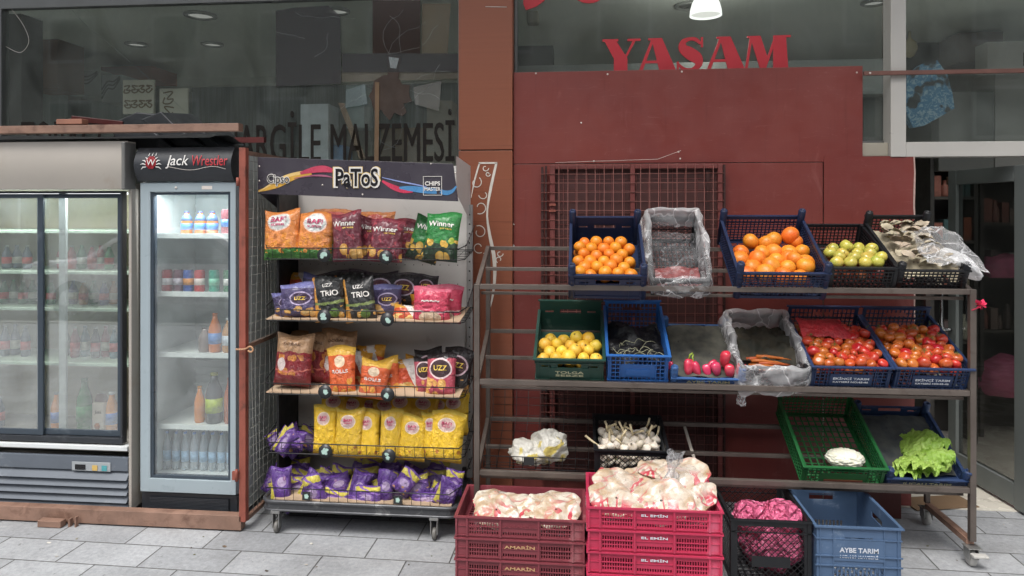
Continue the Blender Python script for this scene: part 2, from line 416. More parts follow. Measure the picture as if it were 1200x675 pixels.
def patch(name, pts, mat, y0, y1=None):
    return MB().prism([g(*p) for p in pts], y0, y1 if y1 is not None else y0+.0015).build(name, mat, b)
M_tint = glass('smoked_film', (.38,.39,.39), .05, .09, (.13,.13,.13), .8)
M_tint2 = glass('brown_film', (.38,.31,.28), .05, .28, (.10,.062,.048), .2)
M_card = paint('brown_cardboard', '78614a', .8, .08, 6, .05, dirt='6d5237', damt=.1)
M_cardd = paint('dark_brown_board', '43362e', .7, .2, 9)
patch('smoked_film', [(322,12),(345,8),(384,6),(398,18),(399,98),(322,101)], M_tint, .012)
patch('smoked_film', [(400,62),(538,62),(538,84),(400,84)], M_tint, .012)
patch('brown_film', [(436,0),(492,0),(492,62),(436,62)], M_tint2, .012)
patch('cardboard', [(493,2),(527,2),(523,64),(492,64)], M_card, .036, .040)
hole = []
rr = [22,24,20,25,27,23,26,24,20,22,25,21]
for i in range(24):
    a = 2*PI*i/24; r_ = rr[i % 12]*(1+.12*math.sin(i*2.3)); hole.append((456+math.cos(a)*r_*1.05, 112+math.sin(a)*r_))
patch('glass_hole', hole, M_cardd, .014)
patch('glass_hole', [(452,62),(470,66),(466,92),(454,92)], M_cardd, .0125, .0135)
patch('cardboard', [(439,96),(444,96),(443,190),(438,190)], M_card, .009, .0115)
patch('broken_shard', [(405,105),(427,98),(430,122),(404,126)], glass('shard', (.6,.7,.7), .2, .35, (.30,.36,.36)), .010)
patch('broken_shard', [(484,102),(517,94),(514,130),(486,122)], glass('shard2', (.6,.62,.6), .2, .35, (.36,.36,.33)), .010)
patch('broken_shard', [(455,66),(467,68),(464,80),(457,79)], glass('shard3', (.8,.9,.9), .3, .4, (.6,.64,.64)), .009)
patch('tape', [(388,83),(538,80),(538,92),(388,96)], glass('tape', (.8,.78,.72), .08, .25, (.35,.33,.29)), .0165, .0178)
patch('tape', [(395,120),(402,120),(428,186),(420,186)], glass('tape2', (.8,.75,.66), .08, .3, (.36,.31,.25)), .0165, .0178)
m = MB(); random.seed(5)
def crack(a, n, ang, st, spread=.5):
    pts = [a]
    for i in range(n):
        ang += random.uniform(-spread, spread); pts.append((pts[-1][0]+math.cos(ang)*st, pts[-1][1]+math.sin(ang)*st))
    m.path([(g(*p)[0], .010, g(*p)[1]) for p in pts], .0007, 4)
for a in (((455,62),7,-2.2,9),((455,62),5,-1.2,12),((455,62),8,.0,9),((430,110),7,2.6,7),((480,105),8,.1,8),((470,133),6,1.5,9),((440,134),6,1.9,9),((345,14),8,.4,9),((322,37),9,.2,4),((368,66),6,-.4,6),((456,18),7,.9,7),((515,75),8,1.9,9),((480,100),6,-.6,9)): crack(*a)
m.build('crack', paint('crack_white', '9aa09e', .3, .05), b)
MB().path([(X(75,GY), .016, Z(75,2,GY)), (X(95,GY), .016, Z(95,25,GY)), (X(160,GY), .016, Z(160,80,GY)), (X(215,GY), .016, Z(215,130,GY))], .0008, 4).build('crack', paint('crack_grey', '6d7270', .4, .05), b)
MB().path(crv([(X(10,GY), .012, Z(10,8,GY)), (X(25,GY), .012, Z(25,28,GY)), (X(32,GY), .012, Z(32,48,GY)), (X(22,GY), .012, Z(22,61,GY)), (X(5,GY), .012, Z(5,54,GY))], 20), .0014, 5).build('thin_cable', M_screw, b)

# ---- middle window with the red letters
px1 = P(1011, 80, WT).x; ztop = 2.368
mx0, mx1 = X(1043, WT), X(1061, WT)
b = thing('shop_window', 'middle shop window with red letters on the glass above the dark red board', 'window', (0, GY, 0))
m = MB(); m.box(cx1+.002, mx0-.002, 0, .05, 2.9, 2.97).box(cx1+.002, cx1+.02, -.01, .05, 1.9, 2.9).box(cx1+.02, mx0-.002, 0, .05, 1.86, Z(1025,165,GY))
m.build('frame', M_alu, b, bevel=.002)
MB().box(cx1+.02, mx0-.004, .02, .026, Z(1025,165,GY)+.002, 2.9).build('pane', M_glass, b)
M_rl = paint('red_letter', 'c2303a', .45, .06, 6); 
def glyphs(m, s_, x0, x1, z0, z1):
    hh = z1-z0; wd = x1-x0
    Q = {
    'Y': ([(0,.93,.42,.93,.42,1,0,1), (.05,.95,.36,.95,.66,.42,.66,0,.30,0,.30,.42), (.80,.95,.88,.95,.60,.36,.56,.42), (.66,.93,1.0,.93,1.0,1,.66,1)], .96),
    'A': ([(0,0,.10,0,.42,.97,.34,.97), (.34,1,.62,1,1.0,0,.56,0), (.18,.26,.66,.26,.66,.34,.20,.34), (-.06,0,.18,0,.18,.06,-.06,.06), (.26,.94,.5,.94,.5,1,.26,1)], 1.0),
    'M': ([(0,0,.07,0,.20,.97,.13,.97), (.13,1,.40,1,.60,.30,.48,0,.40,0), (.48,.10,.54,.05,.84,1,.76,1), (.72,1,1.04,1,1.10,0,.72,0), (-.05,0,.13,0,.13,.06,-.05,.06), (.06,.94,.2,.94,.2,1,.06,1), (.98,.94,1.16,.94,1.16,1,.98,1)], 1.15)}
    cur = 0; items = []
    for ch in s_:
        if ch == 'S': items.append((ch, cur, .74)); cur += .78
        else: items.append((ch, cur, Q[ch][1])); cur += Q[ch][1]-.02
    sx = wd/cur
    for ch, c0, ww in items:
        if ch == 'S':
            pts = crv([(.64,.80,.06),(.52,.93,.10),(.36,.955,.09),(.19,.87,.15),(.19,.68,.25),(.36,.53,.32),(.54,.38,.30),(.58,.19,.18),(.42,.05,.10),(.22,.06,.10),(.07,.22,.05)], 40)
            ribbon(m, [(x0+(c0+p[0])*sx, z0+p[1]*hh) for p in pts], [p[2]*sx for p in pts], .012, .018)
            for e, (a, b2) in enumerate((((.64,.70),(.70,1.0)), ((.02,0),(.08,.30)))):
                m.box(x0+(c0+a[0])*sx, x0+(c0+b2[0])*sx, .0112+e*.0002, .0175, z0+a[1]*hh, z0+b2[1]*hh)
        else:
            for i, pl in enumerate(Q[ch][0]):
                poly = [(x0+(c0+pl[j])*sx, z0+pl[j+1]*hh) for j in range(0, len(pl), 2)]
                m.prism(poly, .0118-.0003*i, .0185-.0002*i)
m = MB(); glyphs(m, 'YASAM', X(706, GY), X(926, GY), Z(815, 83, GY), Z(815, 43, GY)); m.build('lettering', M_rl, b)
# remains of the red logo at the top edge
m = MB(); arc = [(613+22*math.cos(a*PI/12)*1.0, -12+24*math.sin(a*PI/12)) for a in range(0, 13)]
m.prism([g(*p) for p in [(613,-40),(640,-40),(638,0),(628,7),(616,11),(613,4)]], .012, .018)
m.prism([g(690+16*math.cos(PI*i/10), -6+9*math.sin(PI*i/10)) for i in range(11)][::-1], .012, .018); m.build('logo', M_rl, b)

# ---- dark red board in front of the window
b = thing('red_board', 'dark red sheet metal board screwed over the lower part of the shop front', 'board', ((cx1+px1)/2, WT, 0))
bo = (cx1+px1)/2; zs1 = Z(900, 190, WT); xs1 = X(965, WT); xs2 = X(1073, WT); zc = Z(1050,183,WT)
MB().box(cx1+.003-bo, px1-bo, 0, .012, zs1, ztop).build('upper_sheet', M_red, b, bevel=.0015)
MB().box(cx1+.003-bo, xs1-.002-bo, .003, .014, .0, zs1-.003).build('lower_sheet', M_red, b, bevel=.0015)
m = MB(); rag = [(xs1+.002-bo, .02), (xs2-.02-bo, .02)]
for i in range(22):
    zz = .02+(zc-.02)*i/21; rag.append((xs2-bo-.004-.012*abs(noise.noise(Vector((i*.7, 3, 1))))-(.02 if i < 6 else 0), zz))
rag.append((xs1+.002-bo, zc)); m.prism(rag, -.004, .008); m.build('side_sheet', M_red, b)
m = MB(); edge = rag[2:-1]
ribbon(m, [(p[0]-.002, p[1]) for p in edge[9:]], [.006+.008*abs(noise.noise(Vector((p[1]*9, 0, 0)))) for p in edge[9:]], -.0055, -.0042)
m.build('chipped_edge', paint('chipped_primer', 'b39a90', .7, .2, 30), b)
for (sx_, sy_) in ((628,86),(712,87),(799,84),(681,144),(1004,85),(1018,86),(696,189),(602,288),(795,178),(797,186),(794,205),(602,263)):
    if sx_ == 1018: continue
    v = P(sx_, sy_, WT); MB().lathe([(.0055,0),(.0045,.002),(0,.003)], 8, M=Matrix.Translation((v.x-bo, -.0005, v.z)) @ Matrix.Rotation(PI/2, 4, 'X')).build('screw', M_screw, b)

# ---- mullion, transom bar, conduit, right window
b = thing('window_mullion', 'white aluminium mullion with a horizontal bar over the shop doorway', 'frame', ((mx0+mx1)/2, WT-.01, 1.8))
bx = (mx0+mx1)/2; zz0 = Z(1130,183.5,WT)-1.8; zz1 = Z(1130,166,WT)-1.8
MB().box(mx0-bx, mx1-bx, 0, .10, Z(1050,184,WT)-1.8, 1.17).build('mullion', M_white, b, bevel=.003)
MB().box(mx1-bx+.001, 3.35-bx, .004, .10, zz0, zz1).build('transom_bar', M_white, b, bevel=.003)
MB().box(X(1010,WT)-bx, mx0-bx-.001, .03, .10, zz0+.006, zz1).build('transom_bar', paint('cream_aluminium','a09a8c',.4,.05), b, bevel=.003)
b = thing('window_pane', 'clear fixed pane above the doorway with white bars around it', 'window', (0, GY, 0))
MB().box(mx1+.002, 3.3, .0, .006, zz1+1.8+.001, 2.93).build('pane', M_glass, b)
MB().box(mx1+.002, 3.34, -.01, .05, 2.93, 2.97).build('frame', M_white, b)
za = Z(1100, 84.5, WT-.03)
b = thing('conduit', 'thin brown conduit running across the white mullion beside the red board', 'pipe', (X(1012, WT-.03), WT-.03, za))
L_ = 3.3-X(1012, WT-.03); MB().box(0, L_, -.008, .012, -.011, .011).build('channel', paint('brown_conduit', '6e4b42', .5, .2, 9), b, bevel=.002)
MB().lathe([(.006,0),(.005,.003),(0,.004)], 8, M=Matrix.Translation((.03, -.008, 0)) @ Matrix.Rotation(PI/2, 4, 'X')).build('screw', M_screw, b)

# ================================================================ INTERIOR
M_ceil = paint('ceiling_board', (.80,.84,.78), .7, .03, 2)
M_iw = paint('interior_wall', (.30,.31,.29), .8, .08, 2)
YB = 7.4
o = MB().box(-6, 5.5, GY+.052, YB+.2, 2.95, 3.0).build('ceiling', M_ceil); tag(o, kind='structure')
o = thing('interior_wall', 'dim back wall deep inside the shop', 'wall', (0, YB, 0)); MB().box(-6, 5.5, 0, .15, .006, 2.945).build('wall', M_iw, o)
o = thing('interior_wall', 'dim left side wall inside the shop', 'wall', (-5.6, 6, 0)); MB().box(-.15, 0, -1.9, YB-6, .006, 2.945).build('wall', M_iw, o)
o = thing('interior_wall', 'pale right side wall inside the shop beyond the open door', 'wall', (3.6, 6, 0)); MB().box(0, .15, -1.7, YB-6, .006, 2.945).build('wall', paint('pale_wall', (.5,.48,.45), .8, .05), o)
def spot_lamp(px, py, lab, rr=.11, drop=0):
    zc_ = 2.948; t = (zc_-H)/((HY-py)/F); u = (px-600)/F
    x = t*(-math.sin(TH)+u*math.cos(TH)); y = t*(math.cos(TH)+u*math.sin(TH))
    o = thing('ceiling_spot', lab, 'ceiling lamp', (x, y, zc_), group='recessed ceiling spots')
    MB().lathe([(rr,0),(rr,-.012),(rr*.8,-.02),(rr*.78,-.004)], 24).build('ring', paint('spot_ring', '9a9c98', .3, .03), o)
    MB().lathe([(rr*.77,-.004),(rr*.4,-.006),(0,-.007)], 24).build('diffuser', emit('spot_glow', (1,.98,.93,1), .20 if px != 808 else .03) if px != 808 else paint('unlit_disc', '6a6a66', .3), o)
spot_lamp(235, 17, 'round recessed spot nearest the top of the left window')
spot_lamp(249, 51, 'small round recessed spot deeper in the left room', .09)
spot_lamp(160, 51, 'dark round recessed spot left of the other spots', .09)
spot_lamp(395, 12, 'round recessed spot half hidden by the smoked film', .09)
spot_lamp(808, 6, 'round recessed spot beside the white pendant lamp', .10)
spot_lamp(1024, 2, 'round recessed spot beside the white mullion', .08)
# pendant lamp
yp = 4.35; v = P(827, 13, yp); mp = mpp(827, yp)
o = thing('pendant_lamp', 'white dome pendant lamp hanging behind the middle window', 'lamp', (v.x, v.y, 2.948))
dz = v.z-2.948
MB().tube((0,0,0), (0,0,dz+.08), .004).build('cord', M_white, o)
rl = 18.5*mp; dz -= .0
MB().lathe([(.02,rl*1.35),(rl*.30,rl*1.25),(rl*.62,rl*.95),(rl*.85,rl*.5),(rl*.97,rl*.05),(rl,-rl*.3),(rl*.97,-rl*.3),(rl*.93,.0),(rl*.75,rl*.6),(.015,rl*1.2)], 28, (0,0,dz)).build('shade', emit('lamp_shade_glow', (1,.99,.97,1), 1.0), o)
MB().lathe([(rl*.9,-rl*.18),(rl*.5,-rl*.2),(0,-rl*.2)], 24, (0,0,dz)).build('diffuser', emit('lamp_diffuser', (1,.97,.92,1), .62), o)
ld = bpy.data.lights.new('pendant_light', 'POINT'); lo_ = bpy.data.objects.new('pendant_light', ld); C.objects.link(lo_); lo_.parent = o
lo_.location = (0, 0, dz-rl*1.6); ld.energy = 2; ld.shadow_soft_size = .08; ld.color = (1,.96,.9)
# second faint pendant
v = P(1066, 4, 5.6)
o = thing('pendant_lamp', 'small cream bulb hanging behind the white mullion', 'lamp', (v.x, v.y, 2.948))
MB().lathe([(.01,0),(.012,-.05),(.05,-.09),(.055,-.14),(.03,-.19),(0,-.2)], 16).build('bulb', paint('bulb_cream', 'd8c9a0', .3, .02), o)
# left room contents
def box_thing(name, lab, cat, x0, x1, y0, y1, pxt, pyt, pyb, mat, group=None, bevel=.004):
    a = P(x0, pyt, y0); c = P(x1, pyb, y0)
    o = thing(name, lab, cat, ((a.x+c.x)/2, (y0+y1)/2, c.z), group=group)
    hw = (c.x-a.x)/2; MB().box(-hw, hw, (y0-y1)/2, (y1-y0)/2, 0, a.z-c.z).build('body', mat, o, bevel=bevel); return o, hw, a.z-c.z, (y1-y0)/2
M_teal = paint('teal_curtain', (.34,.42,.41), .8, .12, 4, .3, 25, stretch=(14,1,.2))
box_thing('curtain', 'pale teal blind hanging low inside the left window', 'curtain', 25, 76, 5.6, 5.64, 25, 92, 200, M_teal)
box_thing('curtain', 'grey teal blind beside the sign boxes inside the left window', 'curtain', 77, 150, 6.1, 6.14, 77, 118, 200, M_teal)
box_thing('cabinet', 'tall brown cabinet hanging inside the left window', 'cabinet', 26, 68, 5.2, 5.5, 26, 20, 104, paint('brown_cabinet', (.20,.10,.065), .6, .15, 3))
box_thing('pillar', 'black interior pillar at the left edge of the window', 'pillar', 4, 25, 4.5, 4.7, 4, 6, 260, paint('black_pillar', (.018,.016,.014), .6, .1))
M_sign = paint('pale_sign_board', (.42,.46,.46), .6, .06); M_signd = paint('sign_dark', (.02,.03,.03), .6, .05)
for (a0, a1, pt, pb, lab) in ((82,118,83,112,'grey box with dark curved stripes on the interior shelf'), (119,143,88,120,'smaller grey box with curved stripes beside the cream posters')):
    o, hw, hh, hd = box_thing('sign_box', lab, 'box', a0, a1, 5.6, 5.9, a0, pt, pb, M_sign)
    m = MB()
    for k_ in range(3): ribbon(m, crv([(-hw*.95, hh*(.15+.16*k_)), (-hw*.4, hh*(.5+.13*k_)), (hw*.2, hh*(.5+.13*k_)), (hw*.8, hh*(.85+.05*k_))], 16), .012, -hd-.003, -hd-.001)
    m.build('stripe', M_signd, o)
M_post = paint('cream_poster', (.75,.70,.58), .6, .08, 5); M_postb = paint('poster_brown', (.20,.13,.06), .6, .1)
for (a0, a1, pt, pb, lab) in ((144,180,94,133,'cream poster with brown scrollwork behind the left window'), (187,220,104,143,'cream poster with one brown scroll partly behind the black sheet')):
    o, hw, hh, hd = box_thing('poster', lab, 'poster', a0, a1, 4.7, 4.72, a0, pt, pb, M_post, bevel=0)
    m = MB()
    for r_ in range(2):
        for k_ in range(4 if a0 == 144 else 1):
            cxx = -hw*.7+k_*hw*.47+(0 if a0 == 144 else hw*.35); czz = hh*(.72 if r_ == 0 else .28); s_ = hw*.21*(1 if a0 == 144 else 1.8)
            sg_ = (1, -1)[(k_+r_) % 2]; ribbon(m, crv([(cxx-sg_*s_, czz+s_*.9), (cxx+sg_*s_*.8, czz+s_*1.1), (cxx-sg_*s_*.3, czz+s_*.2*(k_-1)), (cxx+sg_*s_*.9, czz-s_*.2), (cxx+sg_*s_*.2, czz-s_*1.0), (cxx-sg_*s_, czz-s_*(.9-.3*k_)), (cxx-sg_*s_*.7, czz+s_*.1)], 22), .010, -hd-.003-.0004*(k_ % 2), -hd-.001)
    m.build('scrollwork', M_postb, o)
box_thing('shelf_board', 'dark brown shelf board above the sign boxes', 'shelf', 118, 178, 6.0, 6.4, 118, 78, 92, paint('redbrown_board', (.34,.10,.06), .6, .1))
box_thing('shelf_unit', 'dark slatted shelf unit across the back of the left room', 'shelf', 225, 536, 7.0, 7.35, 225, 96, 250, paint('slatted_dark', (.24,.28,.29), .6, .3, 8, stretch=(10,1,.3)))
box_thing('lintel', 'pale lintel band along the back of the left room', 'shelf', 200, 536, 6.9, 7.3, 200, 81, 95, paint('lintel_pale', (.75,.78,.72), .6, .05))
for i, (a0,a1,pt,pb,cl) in enumerate(((352,385,122,200,(.72,.76,.82)),(386,402,170,200,(.20,.38,.70)),(405,427,100,150,(.45,.55,.57)),(500,530,118,200,(.52,.46,.38)),(402,436,150,200,(.34,.34,.26)),(446,500,150,200,(.42,.30,.2)))):
    box_thing('storage_box', ['tall white box', 'blue box', 'pale green carton', 'brown carton', 'olive carton', 'tan carton'][i]+' stored behind the lettering of the left window', 'box', a0, a1, 4.6+.08*i, 4.8+.08*i, a0, pt, pb, paint('store%d' % i, cl, .6, .15, 9))
# middle room
box_thing('shelf_unit', 'long dark shelf unit behind the red letters', 'shelf', 628, 1040, 6.6, 6.95, 628, 50, 100, paint('dark_unit', (.028,.028,.026), .6, .1))
box_thing('shelf_unit', 'dark cupboard at the left end behind the red logo', 'shelf', 606, 648, 5.8, 6.1, 606, 32, 100, paint('dark_unit2', (.05,.05,.046), .6, .1))
box_thing('worktop', 'pale ledge just above the red board', 'ledge', 606, 1040, 4.5, 4.8, 606, 77, 110, paint('worktop', (.25,.26,.25), .6, .05))
o, hw, hh, hd = box_thing('wall_camera', 'small beige cylinder lamp by the red logo', 'camera', 617, 631, 4.6, 4.7, 617, 12, 26, paint('camera_body', (.3,.28,.22), .5, .05), bevel=.012)
# right room
box_thing('cabinet', 'grey cabinet with a domed top seen between red board and mullion', 'cabinet', 1011, 1040, 4.6, 4.9, 1011, 112, 166, paint('grey_cab', (.16,.16,.15), .5, .1), bevel=.03)
o, hw, hh, hd = box_thing('meter_box', 'white electric meter box with a dark display on the right wall', 'meter', 1157, 1207, 5.0, 5.15, 1157, 49, 82, paint('meter_white', (.50,.48,.46), .4, .04))
MB().box(.16*hw+.07, hw*1.0-.01, -hd-.006, -hd, hh*.15, hh*.6).build('display', M_dark, o)
box_thing('beam', 'brown beam end under the ceiling at the right', 'beam', 1124, 1176, 5.6, 5.9, 1124, 38, 72, paint('beam_brown', (.14,.085,.07), .6, .05))
box_thing('wall_panel', 'dark cupboard high behind the right pane', 'cabinet', 1062, 1122, 6.0, 6.4, 1062, 48, 84, paint('dark_cup', (.03,.03,.026), .6, .1))
box_thing('counter', 'grey counter screen inside behind the right pane', 'counter', 1100, 1165, 5.0, 5.1, 1100, 108, 200, paint('grey_screen', (.15,.15,.14), .5, .05))
box_thing('counter', 'pale cabinet with vents at the far right behind the pane', 'counter', 1166, 1215, 5.2, 5.5, 1166, 84, 200, paint('pale_cabinet', (.36,.35,.33), .5, .05))
m = MB(); v = P(1062, 80, 4.4); mp = mpp(1090, 4.4)
poly = [(1062,90),(1078,76),(1095,72),(1106,88),(1112,112),(1114,128),(1098,138),(1080,148),(1068,150),(1060,130)]
o = thing('patterned_bag', 'blue and white patterned bag hanging behind the right pane', 'bag', (P(1088,110,4.4).x, 4.4, P(1088,150,4.4).z))
m.prism([((p[0]-1088)*mp, (150-p[1])*mp) for p in poly], -.03, .03)
def bagpat():
    k = NT('blue_pattern'); n1 = k.noise(26, 3, None, .7, 2.0); c = k.mix(k.ramp(n1, .44, .5), (.28,.42,.52), (.06,.20,.36)); n2 = k.noise(9, 2)
    c = k.mix(k.ramp(n2, .55, .6), c, (.02,.025,.03)); return k.surf(k.bsdf(c, .5))
m.build('body', bagpat(), o)

# ---- doorway: shelves with goods, open grey door
M_door = paint('grey_door_frame', '6c716f', .4, .06, 4)
dxa, dya = X(1115, 4.52), 4.52
dxb, dyb = X(1193, 3.97), 3.97
dv = Vector((dxb-dxa, dyb-dya)); wl = dv.length; ang = math.atan2(dv.y, dv.x)
ztd = Z(1200, 181, 3.95)-.0
o = thing('shop_door', 'open grey framed glass door of the shop at the right edge', 'door', (dxa, dya, .012), (0, 0, ang))
wl2 = wl+.085; zt2 = 1.82
MB().box(0, .075, -.022, .022, 0, zt2).build('stile', M_door, o, bevel=.004)
MB().box(wl2-.085, wl2, -.022, .022, 0, zt2).build('stile', M_door, o, bevel=.004)
MB().box(.076, wl2-.086, -.021, .021, zt2-.085, zt2).build('top_rail', M_door, o, bevel=.004)
MB().box(.076, wl2-.086, -.021, .021, 0.01, .13).build('bottom_rail', M_door, o, bevel=.004)
MB().box(.076, wl2-.086, -.004, .004, .13, zt2-.086).build('glass', glass('door_glass', (.55,.56,.55), .07, .03, (.2,.2,.2)), o)
hz0, hz1 = .86, 1.10
MB().path(crv([(.035,-.024,hz1), (.03,-.075,hz1-.01), (.03,-.08,(hz0+hz1)/2), (.03,-.075,hz0+.01), (.035,-.024,hz0)], 18), .011, 8).build('handle', paint('chrome', 'c0c0c0', .15, .02, metal=1), o)
# goods racks beyond the doorway
def goods_rack(lab, x0, x1, y, ztop_, zs_, cols, seed):
    random.seed(seed)
    o = thing('goods_rack', lab, 'shelf', ((x0+x1)/2, y, .006)); hw = (x1-x0)/2
    m = MB().box(-hw, -hw+.025, -.15, .15, 0, ztop_).box(hw-.025, hw, -.15, .15, 0, ztop_).box(-hw+.026, hw-.026, .13, .15, 0, ztop_); m; m.build('frame', paint('rack_frame', '4a4744', .6, .1), o)
    for z_ in zs_:
        MB().box(-hw+.026, hw-.026, -.15, .128, z_-.02, z_).build('shelf', paint('rack_shelf', '55504a', .5, .1), o)
        x = -hw+.04
        while x < hw-.06:
            w_ = random.uniform(.035, .07); h_ = random.uniform(.09, .19); c_ = random.choice(cols)
            g_ = MB()
            if random.random() < .5: g_.lathe([(w_*.46,0),(w_*.48,.01),(w_*.48,h_*.6),(w_*.2,h_*.78),(w_*.2,h_),(0,h_)], 10, (x+w_/2, -.09, z_))
            else: g_.box(x, x+w_*.94, -.12, -.04, z_, z_+h_)
            tag(g_.build('bottle' if random.random() < .5 else 'carton', paint('goods_'+c_, c_, .45, .15, 30)), 'small %s standing on the dark shelf inside the doorway' % 'item', 'goods', 'goods on the shelves inside the doorway') if False else g_.build('goods', paint('goods_'+c_, c_, .45, .15, 30), o)
            x += w_+.004
goods_rack('dark shelf of small bottles and boxes seen through the doorway', X(1078, 5.2), X(1132, 5.2), 5.2, 2.0, (.35,.7,1.05,1.38,1.68), ('5a4a48','a0583c','c8c4b0','4c6a6a','b07060','e0d0b8'), 3)
goods_rack('dark rack deep inside behind the glass door', X(1135, 5.35), 3.5, 5.35, 1.9, (.3,.75,1.12,1.5), ('5a504c','7a6860','8a5a50','9a9a94'), 4)
def blob_bag(name, lab, cat, loc, r, mat, seed, amp=.25, sq=(1,1,1), neck=None, group=None, sc_n=4, parent=None, seg=(40,28), flat=-.55):
    def fn(u, v):
        a = u*2*PI; b_ = (v-.5)*PI*.998; d = Vector((math.cos(b_)*math.cos(a), math.cos(b_)*math.sin(a), math.sin(b_)))
        n_ = noise.fractal(d*sc_n*.5+Vector((seed*3.1, seed, 0)), 1.0, 2.0, 4); rg = abs(noise.noise(d*sc_n*1.7+Vector((seed, 0, 7))))
        k_ = 1+amp*n_-amp*.5*(1-rg*2.2)*.3
        p = Vector((d.x*r*sq[0]*k_, d.y*r*sq[1]*k_, max(d.z*k_, flat)*r*sq[2])); return p
    m = MB().grid(fn, seg[0], seg[1], closeu=True)
    me = m.mesh(name, mat); o = link_mesh(name, me, parent, loc)
    if parent is None: tag(o, lab, cat, group)
    return o
M_pinkbag = film('pink_film', (.75,.10,.22), .55, .95, 16, 1.0)
M_pinkin = paint('dim_pink', (.62,.16,.28), .5, .3, 12, .4)
o = blob_bag('wrapped_bundle', 'dusky pink wrapped bundle on the shelf behind the glass door', 'bundle', (X(1176,5.24), 5.24, 1.12+.060), .17, M_pinkin, 3, .12, (1,.6,.62))
o = blob_bag('wrapped_bundle', 'large mauve wrapped bundle low behind the glass door', 'bundle', (X(1178,5.24), 5.24, 1.12-.82+.098), .22, M_pinkin, 4, .12, (.9,.6,.8))

# ---- opposite side of the street (seen in reflections)
def opp():
    o = thing('apartment_building', 'pale apartment block across the street', 'building', (0, -13, -.13))
    MB().box(-45, 45, -4, 0, 0, 8.5).build('wall', paint('opp_wall', (.26,.25,.23), .8, .08, 1), o)
    for i in range(14):
        for j in range(3):
            x = -24+i*3.5; z = 1.0+j*2.7
            f_ = MB().box(x, x+1.6, .002, .06, z, z+1.5).build('window', paint('opp_frame', (.6,.6,.6), .5, .05), o)
            MB().box(x+.1, x+1.5, .062, .07, z+.1, z+1.4).build('pane', paint('opp_pane', (.03,.04,.05), .1, .05), f_)
opp()
def car(lab, x, y, col, ang=0):
    o = thing('parked_car', lab, 'car', (x, y, -.128), (0, 0, ang))
    prof = [(-2.1,.35),(-2.15,.7),(-2.0,.92),(-1.2,1.0),(-.55,1.38),(.7,1.42),(1.4,1.05),(2.05,.98),(2.12,.6),(2.05,.32)]
    pc = crv([(p[0], p[1]) for p in prof], 40)
    def fn(u, v):
        i = min(int(u*39.999), 39); p = pc[i]; yv = (v-.5)*2; inset = max(0, (p[1]-.95))*.28
        s_ = math.copysign(min(1, abs(yv)*1.25), yv); k_ = 1-.0*abs(yv); zz = p[1]-(max(0, abs(yv)-.72)/.28)**2*.10*(1 if p[1] > .5 else 0)
        return (p[0], s_*(.86-inset), zz)
    m = MB().grid(fn, 40, 15)
    for sgn in (-1, 1): m.prism([(p[0], p[1]-.10 if p[1] > .5 else p[1]) for p in pc], sgn*(.60), sgn*.855) if False else None
    m.build('body', paint('car_'+lab[:5], col, .25, .03, coat=.8, metal=.3), o)
    for sgn in (-1, 1):
        lower = [(p[0]*.99, min(p[1], .93)-.02) for p in pc]+[]
        MB().prism(lower, sgn*.80, sgn*.85).build('side_panel', paint('car_'+lab[:5], col, .25, .03), o, bevel=.01)
        MB().prism([(-.95,1.0),(-.5,1.30),(.62,1.34),(1.15,1.0)], sgn*.70, sgn*.80).build('side_window', paint('car_glass', (.02,.025,.03), .05, .02), o, bevel=.01)
    for wx in (-1.32, 1.30):
        for sgn in (-1, 1):
            wr = MB().lathe([(.0,-.1),(.2,-.1),(.31,-.09),(.33,0),(.31,.09),(.2,.1),(0,.1)], 24, M=Matrix.Translation((wx, sgn*.80, .33)) @ Matrix.Rotation(PI/2, 4, 'X')).build('wheel', paint('tyre', (.02,.02,.02), .8, .1), o)
            MB().lathe([(.20,-.105),(.19,-.115),(0,-.12)], 16, M=Matrix.Translation((wx, sgn*.80, .33)) @ Matrix.Rotation(PI/2*sgn, 4, 'X')).build('rim', paint('rim', (.5,.5,.5), .3, .05, metal=.8), wr)
    return o
car('silver hatchback parked across from the fridges', -6.3, -3.9, (.80,.81,.83))
car('dark parked car further along the kerb', .2, -6.4, (.05,.055,.07))
car('white parked car further along the kerb', 6.5, -5.2, (.7,.7,.7))
# ================================================================ COOLERS
M_cream = paint('cream_enamel', 'a39d95', .45, .05, 3, .03, 20, dirt='9a8f80', dscale=4, damt=.22)
M_fw = paint('fridge_white', 'd4d8d8', .4, .04, 3, dirt='a9aca9', dscale=5, damt=.2)
M_blk = paint('cooler_black', '2b2e33', .4, .1, 5, .03, 30, dirt='55585c', dscale=6, damt=.15)
M_slate = paint('slate_profile', '39434d', .35, .08, 5, dirt='5d666e', dscale=6, damt=.12)
M_lblue = paint('pale_blue_profile', '98a5ab', .35, .05, 4, dirt='7f8b90', dscale=8, damt=.15)
M_louvre = paint('louvre_grey', '5d646d', .4, .08, 6, dirt='83878c', dscale=7, damt=.15)
M_gal = paint('cooler_lining', 'cdd3d1', .5, .05, 4)
M_fg = glass('cooler_glass', (.96,.98,.98), .08, .065, (.78,.83,.85), .015, .4)
M_fg2 = glass('cooler_glass_dirty', (.95,.97,.96), .18, .08, (.68,.74,.74), .015, .7)
M_shelfw = paint('shelf_white', 'd9ded9', .4, .05, 5)
M_shelfg = paint('shelf_green_white', 'b9cbb9', .4, .05, 5)
YF = 3.42
